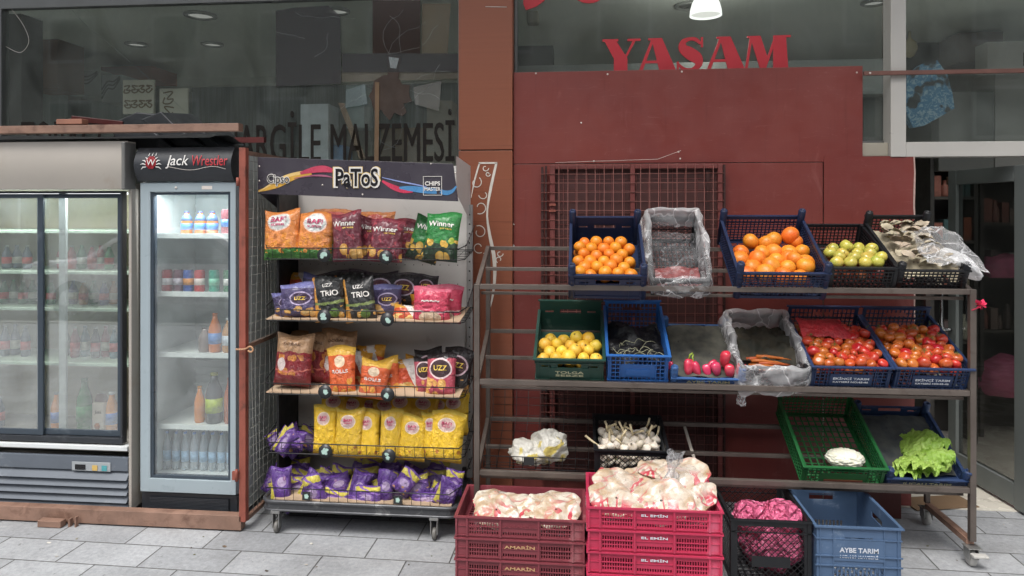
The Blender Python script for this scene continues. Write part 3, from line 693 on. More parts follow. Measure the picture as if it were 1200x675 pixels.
def can_mesh(col, stripe, r=.029, h=.115):
    m = MB().lathe([(r*.8,0),(r,.008),(r,h-.012),(r*.86,h-.002),(r*.86,h)], 18, mi=0).lathe([(r*.84,h+.0005),(0,h-.002)], 18, mi=2)
    m.lathe([(r*1.006,h*.32),(r*1.006,h*.62)], 18, mi=1); return m.mesh('can', [paint('can_'+col, col, .3, .25, 40, metal=.3), paint('can_'+stripe, stripe, .3, .3, 60), paint('can_lid', 'c8c8c8', .3, .02, metal=.9)])
def bottle_parts(o, liquid, cap, label_c, h=.24, r=.032, glassy=True, lab2=None):
    prof = [(r*.85,0),(r,.01),(r,h*.58),(r*.9,h*.66),(r*.42,h*.86),(r*.38,h*.95)]
    if liquid == 'water':
        k = 'water_plastic'
        if k not in _cache: _cache[k] = glass('water_plastic', (.80,.88,.92), .16, .40, (.72,.80,.84), .08)
        M_ = _cache[k]
    else: M_ = paint('drink_'+liquid, liquid, .15, .12, 20, coat=.6)
    MB().lathe(prof, 18).build('bottle_body', M_, o)
    MB().lathe([(r*.42,h*.945),(r*.44,h),(0,h*1.005)], 14).build('cap', paint('cap_'+cap, cap, .4, .03), o)
    if label_c: MB().lathe([(r*1.02,h*.22),(r*1.02,h*.50)], 18).build('paper_label', paint('lab_'+label_c, label_c, .4, .35, 45), o)
def bottle(lab, px, py, Y, liquid, cap, labc, h=.24, r=.032, group=None):
    v = P(px, py, Y); o = thing('drink_bottle', lab, 'bottle', v, (0,0,random.uniform(0,6)), group); bottle_parts(o, liquid, cap, labc, h, r); return o
def can(lab, px, py, Y, col, stripe, h=.115, r=.029, group=None):
    v = P(px, py, Y); o = link_mesh('drink_can', can_mesh(col, stripe, r, h), None, v, (0,0,random.uniform(0,6))); tag(o, lab, 'can', group); return o

# ---- narrow cooler
ax, bx_ = X(162, YF), X(278.5, YF); cxm = (ax+bx_)/2; hw = (bx_-ax)/2
cz = lambda py: Z(220, py, YF)
o = thing('drinks_cooler', 'narrow upright cooler with one pale blue glass door and a black curved sign', 'fridge', (cxm, YF, 0))
ztp = cz(173); zdt = cz(214); zdb = cz(577); zgb = cz(604)
m = MB()
m.box(-hw, -hw+.03, .04, .52, zgb, ztp-.02).box(hw-.03, hw, .04, .52, zgb, ztp-.02).box(-hw+.031, hw-.031, .49, .52, zgb, ztp-.02).box(-hw+.031, hw-.031, .04, .489, zdt-.02, ztp-.02).box(-hw+.031, hw-.031, .04, .489, zgb, zdb+.05)
m.build('body', M_gal, o)
m = MB()
for i in range(34): zz = zdb+.08+i*(zdt-zdb-.12)/34; m.box(-hw+.032, hw-.032, .478, .489, zz, zz+.014)
m.build('ribbed_lining', M_gal, o)
# sign: curved fascia
n = 14; prof = []
for i in range(n+1):
    t = i/n; prof.append((-.055*math.sin(PI*(.12+.80*t)), zdt+.006+(ztp-zdt-.006)*t))
vs = []; 
m = MB().grid(lambda u, v: ((-hw+.012)+u*(2*hw-.02), prof[int(round(v*n))][0], prof[int(round(v*n))][1]), 2, n+1)
m.add([(-hw+.012, p[0], p[1]) for p in prof]+[(-hw+.012, .04, prof[-1][1]), (-hw+.012, .04, prof[0][1])], [tuple(range(n+3))])
m.add([(hw-.008, p[0], p[1]) for p in prof]+[(hw-.008, .04, prof[-1][1]), (hw-.008, .04, prof[0][1])], [tuple(range(n+3))[::-1]])
m.add([(-hw+.012, prof[-1][0], ztp), (hw-.008, prof[-1][0], ztp), (hw-.008, .04, ztp), (-hw+.012, .04, ztp)], [(0,1,2,3)])
sg = m.build('sign', M_blk, o)
def on_sign(v):
    t = min(1, max(0, (v.z-zdt-.006)/(ztp-zdt-.006))); return Vector((v.x, -.055*math.sin(PI*(.12+.80*t))-.0055, v.z))
sxp = lambda px: X(px, YF)-cxm
hh = mpp(220, YF)
text('Jack', 15.5*hh, paint('sign_white', 'd8d6d2', .4, .03), sg, ((sxp(201)+sxp(228))/2+.002, 0, cz(190.5)), w=sxp(229)-sxp(203), shear=.15, surf=on_sign, bold=.004)
text('Wrestler', 12*hh, paint('sign_red', 'b03038', .4, .03), sg, ((sxp(231)+sxp(273))/2, 0, cz(189)), w=sxp(273)-sxp(231), surf=on_sign, bold=.004)
m = MB(); pts = crv([(sxp(205),cz(196),0), (sxp(230),cz(200),0), (sxp(255),cz(196),0), (sxp(271),cz(199),0)], 16)
ribbon(m, [(p[0], p[1]) for p in pts], .0022, -.058, -.0565); m.v = [on_sign(v) for v in m.v]; m.build('swash', M_screw, sg)
text('DRINKS', 3*hh, paint('sign_red', 'b03038'), sg, (sxp(264), 0, cz(197.5)), surf=on_sign) if False else None
m = MB()
m.prism([(sxp(185)+r_*math.cos(a), cz(191)+r_*math.sin(a)*1.15) for a, r_ in [(i*PI/8, 6.2*hh*(1+.12*(i % 2))) for i in range(16)]], -.05, -.049); m.v = [on_sign(v)+Vector((0,-.0012,0)) for v in m.v]
cr = m.build('emblem', paint('emblem_red', 'b5303a', .4, .1), sg)
m = MB()
for sgn in (-1, 1):
    for i in range(5):
        a = -.5+i*.42; r0, r1 = 6.5*hh, 14*hh*(1-.07*i)
        ribbon(m, [(sxp(185)+sgn*r0*math.cos(a), cz(193)+r0*math.sin(a)), (sxp(185)+sgn*(r0+r1)*.5*math.cos(a+.15), cz(193)+(r0+r1)*.5*math.sin(a+.15)), (sxp(185)+sgn*r1*math.cos(a+.05), cz(193)+r1*math.sin(a+.05))], [.004,.006,.001], -.05, -.049)
for i in range(3): ribbon(m, [(sxp(181+i*4), cz(183)), (sxp(181+i*4)+.001, cz(179.5))], [.005,.002], -.05, -.049)
m.v = [on_sign(v) for v in m.v]; m.build('emblem_wings', paint('sign_white', 'd8d6d2'), sg)
text('W', 7*hh, paint('sign_white', 'd8d6d2'), sg, (sxp(185), 0, cz(191)), surf=lambda v: on_sign(v)+Vector((0,-.003,0)))
# door
dl, dr = X(166, YF)-cxm, hw-.004
gl, gr, gt, gb = X(177.5, YF)-cxm, X(271, YF)-cxm, cz(225), cz(561)
d = MB().plate([dl, gl, gr, dr], [zdb, gb, gt, zdt], lambda x, z: not (gl < x < gr and gb < z < gt), -.012, .032).build('door', M_lblue, o, bevel=.003)
MB().plate([gl+.001, gl+.014, gr-.014, gr-.001], [gb+.001, gb+.014, gt-.014, gt-.001], lambda x, z: not (gl+.014 < x < gr-.014 and gb+.014 < z < gt-.014), -.004, .028).build('gasket', M_slate, d)
MB().box(gl+.014, gr-.014, .004, .010, gb+.014, gt-.014).build('glass', M_fg, d)
MB().tube((sxp(208), -.0121, cz(220)), (sxp(208), -.016, cz(220)), .006, 12).build('lock', M_screw, d)
MB().box(sxp(238), sxp(250), -.0135, -.0121, cz(222), cz(218)).build('sticker', M_screw, d)
# lower grille
gm = MB(); gz0, gz1 = zgb, zdb-.012
gm.box(-hw+.012, hw-.01, .012, .04, gz0, gz1)
for i in range(9): zz = gz0+.022+i*(gz1-gz0-.04)/9; gm.box(-hw+.06, hw-.05, .002, .0119, zz, zz+.006)
gm.build('grille', M_blk, o, bevel=.001)
def cooler_fill(o_, x0, x1, y, z, en):  # unseen glowing strip and area light, added to brighten the cooler interior
    MB().box(x0, x1, y-.012, y+.012, z, z+.012).build('fill_strip', emit('fill_glow', (.95,.98,1,1), 1.2), o_)
    l_ = bpy.data.lights.new('cooler_fill_light', 'AREA'); l_.shape = 'RECTANGLE'; l_.size = (x1-x0)*.95; l_.size_y = .05; l_.energy = en; l_.color = (.95,.98,1)
    q2 = bpy.data.objects.new('cooler_fill_light', l_); C.objects.link(q2); q2.parent = o_; q2.location = ((x0+x1)/2, y, z-.006); q2.rotation_euler = (R(-14), 0, 0)
cooler_fill(o, -hw+.06, hw-.06, .07, cz(222), 3.2)
# shelves
shelf_py = [276, 344, 415, 499]
for py in shelf_py:
    zz = Z(220, py, YF+.08); MB().box(-hw+.034, hw-.034, .07, .47, zz-.012, zz).box(-hw+.034, hw-.034, .062, .0699, zz-.014, zz+.012).build('shelf', M_shelfw, o)
rb = random.Random(4); YS = YF+.15
def narrow_z(py): return Z(220, py, YF+.08)
def putb(px, py, **k):
    x = X(px, YS); return x
for i, px in enumerate((219, 235, 249)):
    v = P(px, 275, YS); v.z = narrow_z(276)+.001; o2 = thing('drink_bottle', 'small blue capped orange drink bottle on the top shelf of the narrow cooler', 'bottle', v, group='small orange drink bottles in the narrow cooler'); bottle_parts(o2, 'c0681c', '2f5aa0', '3f74b8', .125, .030)
    MB().lathe([(.0302,.075),(.024,.094),(.0145,.108)], 16).build('sleeve', paint('sleeve_blue', '55759f', .3, .2, 50), o2)
v = P(266, 275, YS); v.z = narrow_z(276)+.001; tag(link_mesh('drink_can', can_mesh('8a4a52', '3d6fb0', .029, .135), None, v), 'tall blue and red can at the right end of the top cooler shelf', 'can')
cols = [('a01c28','e0d8d8','dark red can with a pale band on the second cooler shelf'), ('6f4a58','b8b0b8','mauve can between the dark red can and the blue one'), ('2050a0','d08a3a','blue can with an orange band on the second cooler shelf'), ('b82024','e0d0c8','bright red can with a white band on the second cooler shelf'), ('1f9a80','7ac8a8','turquoise can on the second cooler shelf'), ('2f7a50','d8d8d0','green can at the right end of the second cooler shelf')]
for (c1, c2, lab), px in zip(cols, (196, 209, 221, 234, 251, 268)):
    v = P(px, 344, YS); v.z = narrow_z(344)+.001; tag(link_mesh('drink_can', can_mesh(c1, c2, .0275, .118), None, v), lab, 'can')
for px, c1, cap, lb, h_, lab in ((252,'d0701c','c46a2a','4f80c0',.205,'orange juice bottle with a blue label on the third cooler shelf'), (268,'b8844a','d8d8d8','c8d0d8',.18,'pale labelled juice bottle at the right of the third cooler shelf'), (240,'7a6a62','3a3a3a',None,.13,'small murky bottle at the back of the third cooler shelf')):
    v = P(px, 410, YS); v.z = narrow_z(415)+.001; o2 = thing('drink_bottle', lab, 'bottle', v); bottle_parts(o2, c1, cap, lb, h_, .033)
for px, c1, cap, lb, h_, r_, lab in ((234,'d07a18','c8862a',None,.19,.027,'slim orange bottle on the fourth cooler shelf'), (251,'3f4244','8a8a2a','a8b832',.265,.044,'large dark bottle with a lime green label on the fourth cooler shelf'), (269,'a85a38','b86a3a',None,.24,.028,'reddish orange bottle at the right of the fourth cooler shelf')):
    v = P(px, 498, YS); v.z = narrow_z(499)+.001; o2 = thing('drink_bottle', lab, 'bottle', v); bottle_parts(o2, c1, cap, lb, h_, r_)
for r_ in range(3):
    for i in range(8):
        v = P(196+i*10.6, 558, YS+.02+.08*r_); v.z = zdb+.055; v.x += .01*r_
        o2 = thing('water_bottle', 'clear water bottle with a blue cap on the floor of the narrow cooler', 'bottle', v, group='water bottles on the cooler floor'); bottle_parts(o2, 'water', '3f74b8', '9cc0dc' if r_ == 0 else None, .20, .0205)

# ---- wide cooler
YW = 3.42
ax, bx_ = X(-95, YW), X(157, YW); cxm = (ax+bx_)/2; hw = (bx_-ax)/2
wz = lambda py: Z(80, py, YW)
o = thing('display_cooler', 'wide display cooler with two dark framed sliding glass doors at the left edge', 'fridge', (cxm, YW, 0))
Xw = lambda px: X(px, YW)-cxm
m = MB(); zb_ = wz(520)
m.box(-hw, -hw+.035, .02, .5, .10, wz(222)).box(hw-.016, hw, -.02, .5, wz(592), wz(222)).box(-hw+.036, hw-.0165, .47, .5, .10, wz(222)).box(-hw+.036, hw-.0165, .02, .469, zb_-.04, zb_).box(-hw+.036, hw-.0165, .02, .469, wz(222), wz(222)+.03)
m.build('body', M_cream, o, bevel=.002)
MB().box(-hw+.037, hw-.018, .462, .469, zb_+.002, wz(222)).build('lining', paint('cooler_back', 'c0b79e', .5, .08, 3), o)
n = 10
m = MB(); pz0, pz1 = wz(222), wz(167)
prof = [(-.055+.0*i, pz0+(pz1-pz0)*i/n) for i in range(n+1)]
m.grid(lambda u, v: (-hw+u*(2*hw-.004), -.045-.018*math.sin(PI*v), pz0+(pz1-pz0)*v), 2, n+1)
m.box(-hw, hw-.004, -.044, .02, pz0+.001, pz1-.001)
m.build('head_panel', M_cream, o)
MB().box(hw-.022, hw-.002, -.072, .02, pz0-.004, pz1-.006).build('end_cap', paint('end_cap_grey', '6a6a68', .5, .1), o, bevel=.006)
# frame of the doors
fl, fr, ft, fb = -hw+.02, Xw(146), wz(224), wz(517)
MB().plate([fl, fl+.02, fr-.012, fr], [fb, fb+.028, ft-.012, ft], lambda x, z: not (fl+.02 < x < fr-.012 and fb+.028 < z < ft-.012), -.018, .02).build('door_frame', M_blk, o, bevel=.002)
def slide(name, x0, x1, y, gm_):
    z0, z1 = fb+.03, ft-.014
    d = MB().plate([x0, x0+.03, x1-.03, x1], [z0, z0+.03, z1-.022, z1], lambda x, z: not (x0+.03 < x < x1-.03 and z0+.03 < z < z1-.022), y, y+.014).build('sliding_door', M_slate, o, bevel=.002)
    MB().box(x0+.03, x1-.03, y+.005, y+.009, z0+.03, z1-.022).build('glass', gm_, d); return d
slide('', fl+.022, Xw(52), -.010, M_fg2); slide('', Xw(42), fr-.014, .006, M_fg2)
MB().box(Xw(64), Xw(72), .03, .045, zb_, wz(226)).build('inner_post', paint('inner_post', 'a8aeae', .4, .05), o)
MB().box(-hw+.02, hw-.018, -.03, .018, wz(524), wz(519)).build('sill_strip', M_fw, o, bevel=.002)
m = MB()
for i in range(6):
    z0 = wz(601)+i*(wz(549)-wz(601))/6; z1 = z0+(wz(549)-wz(601))/6-.003
    m.prism([(0,0)], 0, 0) if False else m.add([(-hw+.01,-.035,z0),(hw-.02,-.035,z0),(hw-.02,-.005,z1),(-hw+.01,-.005,z1),(-hw+.01,.0,z0),(hw-.02,.0,z0)], [(0,1,2,3),(1,0,4,5),(3,2,5,4),(1,5,2),(0,3,4)])
m.build('louvre_panel', M_louvre, o)
cp = MB().box(-hw+.01, hw-.02, -.02, .0, wz(549)+.002, wz(532)).build('control_panel', M_louvre, o, bevel=.004)
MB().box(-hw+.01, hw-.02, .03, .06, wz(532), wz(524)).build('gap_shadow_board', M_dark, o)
MB().box(Xw(88), Xw(133), -.024, -.0205, wz(549), wz(538.5)).build('display_bezel', paint('bezel', '9a9fa2', .4, .05), cp, bevel=.0015)
MB().box(Xw(92), Xw(104), -.0265, -.0245, wz(547.5), wz(541.5)).build('display', paint('display_black', '101012', .2, .02), cp)
for px, cl in ((115,'c8a860'), (126,'4f9aa0')): MB().box(Xw(px-3), Xw(px+3), -.0265, -.0245, wz(548), wz(542)).build('button', paint('btn'+cl, cl, .4, .02), cp)
cooler_fill(o, -hw+.08, hw-.08, .06, wz(228), 5.5)
wsp = [270, 318, 361, 425]
for py in wsp:
    zz = Z(80, py, YW+.1); MB().box(-hw+.04, hw-.02, .09, .44, zz-.014, zz).build('shelf', M_shelfg, o)
text('● ● ●●● ', .01, M_dark, o, (Xw(95), .4, wz(254))) if False else None
YS = YW+.2
def wide(px, sh, lab, c1, cap, lb, h_, r_, grp=None, name='drink_bottle', yo=0.0):
    zz = (Z(80, wsp[sh], YW+.1) if sh < 4 else zb_)+.001; o2 = thing(name, lab, 'bottle', (X(px, YS+yo), YS+yo, zz), group=grp); bottle_parts(o2, c1, cap, lb, h_, r_); return o2
wide(99, 4, 'large green bottle standing on the floor of the wide cooler', '0f7a28', '1a6a30', '2f9a48', .29, .040)
wide(66, 4, 'slim orange bottle with a blue label behind the inner post of the wide cooler', 'd8821c', '8a8a8a', '2a62b8', .21, .027)
wide(131, 4, 'orange and blue bottle at the right end of the wide cooler floor', 'dc8a1c', 'd8d8d8', '2a62b8', .22, .036)
a = X(119, YS-.02); o2 = thing('juice_carton', 'white juice carton with brown fruit print beside the green bottle', 'carton', (a, YS-.02, zb_+.001))
MB().box(-.033, .033, -.03, .03, 0, .17).build('body', paint('carton_white', 'c9bfb4', .4, .08, 20), o2, bevel=.003)
MB().prism([(-.033,.1705),(.033,.1705),(.02,.215),(-.02,.215)], -.012, .012).build('gable', paint('carton_brown', '5a3a36', .4, .2, 30), o2)
text('Juss', .022, M_dark, o2, (0,-.0305,.12)); MB().lathe([(.018,0),(.014,.004),(0,.006)], 14, M=Matrix.Translation((-.004,-.03,.045)) @ Matrix.Rotation(PI/2, 4, 'X')).build('fruit_print', paint('fruit_print', 'b06a3a', .5, .3, 60), o2)
cc = ['8a2a2c','2a3a78','9a2a38','2a6a7a','a86a28','a8342c','2a2a30','1f6a3c','3a7a48']
for sh, pxs in ((0, (0,)), (1, (8,20,32,72,84,96,108,118,128)), (2, (5,16,27,38,60,86,98,110,122,133)), (3, (6,18,30,76,88,100,112,124,134)), (4, (0,)), ):
    for i, px in enumerate(pxs):
        if sh == 0: continue
        c_ = cc[(i*3+sh*2) % 9] if px > 50 else ('3f6a4a' if sh == 2 else '566070')
        wide(px, sh, {1:'small dark bottle on the second shelf of the wide cooler', 2:'small bottle on the third shelf of the wide cooler', 3:'dark red soft drink bottle on the fourth shelf of the wide cooler'}.get(sh, 'pale bottle on the floor of the wide cooler'), c_, c_ if i % 2 else 'a8a8a0', 'c8c4b8' if i % 2 else 'b83a34', .13 if sh < 3 else .17, .024, 'dim bottles on shelf %d of the wide cooler' % (sh+1), yo=.03+.03*(i % 2))

# ---- rusty cage round the coolers
YR = 3.33
o = thing('security_cage', 'rusty brown steel cage frame standing round the two coolers', 'cage', (X(280, YR), YR, 0))
ox = X(280, YR); xl = X(-140, YR)-ox
zt0, zt1 = Z(140,155,YR), Z(140,146,YR)
MB().box(xl, -.0, -.005, .045, zt0, zt1).build('top_beam', M_rust2, o, bevel=.002)
MB().box(xl, .01, .0, .05, .008, Z(280,605,YR)).build('bottom_rail', M_rust2, o, bevel=.002)
pw = mpp(283, YR)*8
MB().box(.0, pw, .0, .035, Z(283,612,YR)-.0, Z(283,173,YR)).build('post', M_rust, o, bevel=.002)
MB().box(-.03, .0, -.012, .0, Z(283,562,YR), Z(283,552,YR)).build('hinge', M_rust, o); MB().tube((-.006,-.014,Z(283,563,YR)), (-.006,-.014,Z(283,549,YR)), .008).build('hinge', M_rust, o)
MB().tube((-.004,-.004,Z(283,218,YR)), (-.004,-.004,Z(283,208,YR)), .008).build('hinge', M_rust, o)
# beams further back (red) at the wall
zrb = Z(300, 164, 3.80)
MB().box(xl, X(310,3.8)-ox, .46, .49, zrb-.015, zrb+.015).build('rear_beam', paint('deep_red_steel', '5a1f1c', .5, .2, 8), o)
# side mesh panel running back from the post
y0, y1 = .04, .50; sx = pw*.5
fr_ = MB()
zs0, zs1 = .05, Z(283,176,YR)
for z_ in (zs0, zs1-.01, Z(300,397,YR+.25)): fr_.bar((sx, y0, z_), (sx, y1, z_), .02, .02)
fr_.box(sx-.012, sx+.012, y1, y1+.025, zs0, zs1)
fr_.build('side_frame', M_rust2, o)
m = MB(); rw = random.Random(8)
ny = 10
for i in range(ny): yy = y0+(y1-y0)*(i+.5)/ny; m.path([(sx+.008*math.sin(k*.9+i), yy, zs0+(zs1-zs0)*k/8) for k in range(9)], .0018, 4)
nz = int((zs1-zs0)/.048)
for i in range(1, nz): zz = zs0+(zs1-zs0)*i/nz; m.path([(sx+.006*math.sin(k*1.3+i*.6), y0+(y1-y0)*k/6, zz) for k in range(7)], .0018, 4)
m.build('wire_mesh', M_gwire, o)
# second folded leaf: dark zone beyond with a black advert
bq = MB().box(0, .02, 0, .42, .35, 1.75)
o2 = thing('advert_board', 'black advert board standing behind the wire mesh beside the chips stand', 'board', (X(322, 3.42), 3.47, .02))
MB().box(-.012, .0, 0, .40, .0, 1.72).build('board', paint('advert_black', '121213', .5, .15, 6), o2, bevel=.002)
# hook on the mid rail
o2 = thing('hook', 'tan plastic hook on the cage rail beside the cooler door', 'hook', (X(294, YR-.01), YR-.015, Z(294, 410, YR)))
pts = [(.0,0,-.01),(.0,0,.02),(-.03,0,.008),(-.055,0,.004)]
MB().path(crv([(-.075,0,.004),(-.03,0,.006),(.0,0,.02),(.014,0,.004),(.002,0,-.008),(-.012,0,.0)], 18), .0045, 6).build('hook_body', paint('tan_plastic', 'b48a68', .5, .05), o2)

# ---- things lying on top of the cage
ytop = YR+.30
o2 = thing('folded_sheet', 'folded black plastic sheet lying on top of the cooler cage', 'sheet', P(190, 172, ytop))
g2 = lambda px, py: ((px-190)*mpp(190, ytop), (172-py)*mpp(190, ytop))
M_bl = paint('black_sheet', '2a2d30', .38, .2, 5, .25, 9, dirt='5a5e62', dscale=4, damt=.25)
for i, (pts, y_) in enumerate((([(128,143),(158,131),(196,135),(232,172),(165,174),(150,160)], 0), ([(170,141),(195,132),(214,150),(246,172),(214,173)], -.05), ([(222,150),(240,152),(262,173),(247,174)], -.02), ([(136,153),(186,152),(214,174),(160,176)], -.09))):
    n_ = len(pts); m = MB(); cxx = sum(p[0] for p in pts)/n_; cyy = sum(p[1] for p in pts)/n_
    ring = [g2(*p) for p in pts]
    m.prism(ring, y_, y_+.035); m.add([(x, y_+.03+.28, z+.03) for x, z in ring]+[(x, y_+.034, z) for x, z in ring], [(j, (j+1) % n_, (j+1) % n_+n_, j+n_) for j in range(n_)]+[tuple(range(n_))[::-1]])
    m.build('fold', M_bl, o2, bevel=.006)
o2 = thing('red_bar', 'short dark red steel tube lying on top of the cage', 'bar', P(105, 141, YR+.15))
MB().bar((-.10,0,.01), (.12,.1,-.01), .03, .03).build('tube', paint('dark_red_tube', '4a1512', .4, .2, 9), o2, bevel=.003)
o2 = thing('wood_block', 'small reddish wood block on the top beam of the cage', 'block', (X(84, YR+.02), YR+.02, Z(84, 145.5, YR)))
MB().box(-.07, .07, -.02, .03, 0, .027).build('block', paint('red_wood', '8f6250', .7, .2, 12), o2, bevel=.003)
o2 = thing('wood_scrap', 'rusty latch plate lying on the ground before the bottom rail', 'scrap', (X(57, 3.27), 3.30, .0))
MB().box(-.07, .055, -.02, .02, 0.002, .035).build('block', M_rust2, o2, bevel=.003)
MB().box(.08, .09, .0, .02, .0, .04).box(.115, .122, .0, .02, .0, .05).build('prong', M_rust2, o2)
M_gp = paint('dark_tarp', '1b1c1e', .5, .2, 6)
o2 = thing('tarpaulin', 'dark tarpaulin bulging over the coolers under the top beam', 'sheet', (X(70,3.6), 3.6, Z(70,167,3.5)))
m = MB().grid(lambda u, v: (-.95+u*1.9, -.16+v*.35, .012+.05*math.sin(v*PI)*(.6+.5*noise.noise(Vector((u*5, v*2, 3))))), 40, 8); m.build('sheet', M_gp, o2)

# ================================================================ FOLDING GRILLE BEHIND THE RACK
YG = 3.885
o = thing('window_grille', 'rusty red wire grille panel fixed on the dark red board behind the fruit rack', 'grille', (X(741, YG), YG, 0))
gx = X(741, YG); fx = lambda px: X(px, YG)-gx
gz0 = .10; gz1 = Z(741, 193, YG)
MB().box(fx(650), fx(843), .025, .03, gz0, gz1-.02).build('backing_board', paint('grille_backing', '4a2926', .6, .12, 2.5, .05, dirt='5a332d', damt=.2), o)
M_rr = paint('red_grille_paint', '6e3733', .5, .2, 9, .15, 60, dirt='4a231f', dscale=12, damt=.3)
m = MB()
for a, b2 in ((644.5,650.5), (738.5,744), (841,846.5)): m.box(fx(a), fx(b2), -.01, .014, gz0, gz1)
m.box(fx(650.5)+.001, fx(738.5)-.001, -.008, .012, gz1-.022, gz1).box(fx(744)+.001, fx(841)-.001, -.008, .012, gz1-.022, gz1)
m.build('frame', M_rr, o, bevel=.002)
m = MB().box(fx(634), fx(637), -.004, .018, gz0, gz1-.01).box(fx(638.5), fx(641), -.004, .018, gz0, gz1-.004).box(fx(828), fx(832), .012, .022, gz0, gz1-.03).box(fx(847.5), fx(850), -.006, .014, gz0, gz1-.003)
m.build('hinge_leaf', paint('dark_grille', '3a1e1b', .5, .2, 9), o)
m = MB(); zz = gz1-.05
k = 0
while zz > gz0:
    m.path([(fx(634), -.013-.003*math.sin(k), zz+.002*math.sin(k*2.2)), (fx(700), -.016, zz-.002*math.cos(k)), (fx(770), -.014-.004*math.sin(k*1.7), zz), (fx(848), -.013, zz+.002)], .0021, 4); zz -= .0505; k += 1
px = 655
while px < 842:
    if abs(px-741) > 5: m.path([(fx(px), -.0165, gz1+.006), (fx(px)+.003*math.sin(px), -.018, (gz0+gz1)/2), (fx(px), -.0165, gz0)], .0019, 4)
    px += 10.6
m.build('wire_mesh', paint('pinkish_wire', '7c4c45', .5, .2, 20, dirt='5a302b', dscale=20, damt=.3), o)
m = MB()
px = 660
while px < 842: m.path([(fx(px), .018, gz1-.02), (fx(px+1), .018, gz0)], .0012, 4); px += 14.3
for i in range(26): m.path([(fx(650), .0195, gz1-.08-i*.062), (fx(842), .0195, gz1-.08-i*.062+.004)], .0012, 4)
m.build('rear_wire_mesh', M_rr, o)
for py in (240, 247): MB().box(fx(645)-.006, fx(650)+.006, -.022, -.011, Z(648,py,YG)-.006, Z(648,py,YG)+.006).build('latch', M_rust, o)
MB().path([(fx(651), -.03, Z(651,191,YG)), (fx(770), -.03, Z(770,187,YG)), (fx(797), -.03, Z(797,177,YG))], .001, 4).build('tie_wire', M_screw, o)
# ================================================================ CHIPS STAND
YB0, YB1 = 3.36, 3.72     # front of the wire shelves, back panel
M_pegw = paint('white_steel_panel', 'cbc8c4', .45, .05, 3, dirt='8e8a86', dscale=5, damt=.18)
M_bwire = paint('black_wire', '1b1b1d', .4, .1, 5)
M_head = paint('header_board', '3f3b43', .3, .12, 4, .05, 20, dirt='58545c', dscale=7, damt=.15, coat=.2)
bxm = X(446, YB1); hwb = X(551, YB1)-bxm; zpt = Z(446, 195, YB1); zpb = .17
o = thing('chips_stand', 'rolling chips stand with a dark grey header board and five wire shelves', 'display stand', (bxm, YB1, 0))
xx = [-hwb, -hwb+.03, hwb-.03, hwb]
MB().box(-hwb, hwb, 0, .012, zpb, zpt).build('back_panel', M_pegw, o)
for s_ in (-1, 1): MB().box(s_*hwb-.016, s_*hwb+.016, -.022, -.001, zpb, Z(446, 240, YB1)).build('upright', paint('grey_upright', '8f8d8b', .45, .06, 4), o, bevel=.002)
m = MB()
for s_ in (-1, 1):
    zz = .22
    while zz < zpt-.25: m.lathe([(.0045,0),(0,.001)], 8, M=Matrix.Translation((s_*hwb, -.0225, zz)) @ Matrix.Rotation(PI/2, 4, 'X')); zz += .05
for zr in (Z(446,437,YB1), Z(446,332,YB1), Z(446,310,YB1), Z(446,500,YB1)):
    x_ = -hwb+.05
    while x_ < hwb-.04: m.lathe([(.003,0),(0,.001)], 6, M=Matrix.Translation((x_, -.0005, zr)) @ Matrix.Rotation(PI/2, 4, 'X')); x_ += .048
m.build('peg_holes', M_dark, o)
# side gussets of the header and the header board
YH = 3.42
hp = [(302,184),(531,192),(537,236),(302,227)]
hb = [(X(p[0], YH)-bxm, Z(p[0], p[1], YH)) for p in hp]
yh = YH-YB1
hd = MB().prism([hb[3], hb[2], hb[1], hb[0]], yh, yh+.008).build('header_board', M_head, o, bevel=.001)
for s_, xg in ((-1, hb[3][0]), (1, hb[2][0])):
    m = MB(); x0 = xg+(.008 if s_ < 0 else -.012)
    m.add([(x0, yh+.009, hb[3][1]), (x0, yh+.009, hb[0][1]), (s_*hwb*1.0, 0-.002, zpt), (s_*hwb, -.002, zpt-.30)], [(0,1,2,3)])
    m.build('header_bracket', M_pegw if s_ > 0 else paint('bracket_grey', '55535a', .4, .05), o)
hx = lambda px: X(px, YH)-bxm
hz = lambda px, py: Z(px, py, YH)
def swoosh(name, pts, ws, col, k_):
    m = MB(); c3 = crv([(hx(a), hz(a, b), w_) for (a, b), w_ in zip(pts, ws)], 26)
    ribbon(m, [(c[0], c[1]) for c in c3], [c[2]*.78*mpp(420, YH) for c in c3], yh-.001-.0004*k_, yh-.0004*k_); return m.build(name, paint('sw_'+col, col, .3, .15, 12), hd)
swoosh('swoosh', [(303,224),(325,217),(345,207),(365,202)], (3,8,9,7), 'c79a45', 1)
swoosh('swoosh', [(303,225),(330,209),(350,203),(372,200)], (1,4,5,3), 'd8b878', 2)
swoosh('swoosh', [(352,203),(368,199),(380,198),(390,200)], (4,9,10,6), 'b3445a', 3)
swoosh('swoosh', [(345,209),(365,206),(380,206),(390,208)], (1,2,3,1), '9a5a72', 4)
swoosh('swoosh', [(448,212),(460,219),(472,223),(484,224)], (3,7,8,4), 'c0405a', 1)
swoosh('swoosh', [(468,220),(482,221),(498,223),(512,224)], (3,8,9,8), '4f86b5', 2)
swoosh('swoosh', [(448,208),(470,213),(486,216),(500,219)], (1,2,2,1), '8a98c8', 3)
swoosh('swoosh', [(516,224),(523,226),(530,224),(535,218)], (6,7,5,2), '4f86b5', 2)
M_lw = paint('logo_white', 'd9d5cf', .35, .03); M_ly = paint('logo_cream', 'd8bb78', .35, .05); M_lk = paint('logo_black', '17161a', .35, .03)
uu = mpp(420, YH)
text('Cipso', 15*uu, M_lw, hd, (hx(326.5), yh-.004, hz(326,211)), w=28*uu, bold=.055)
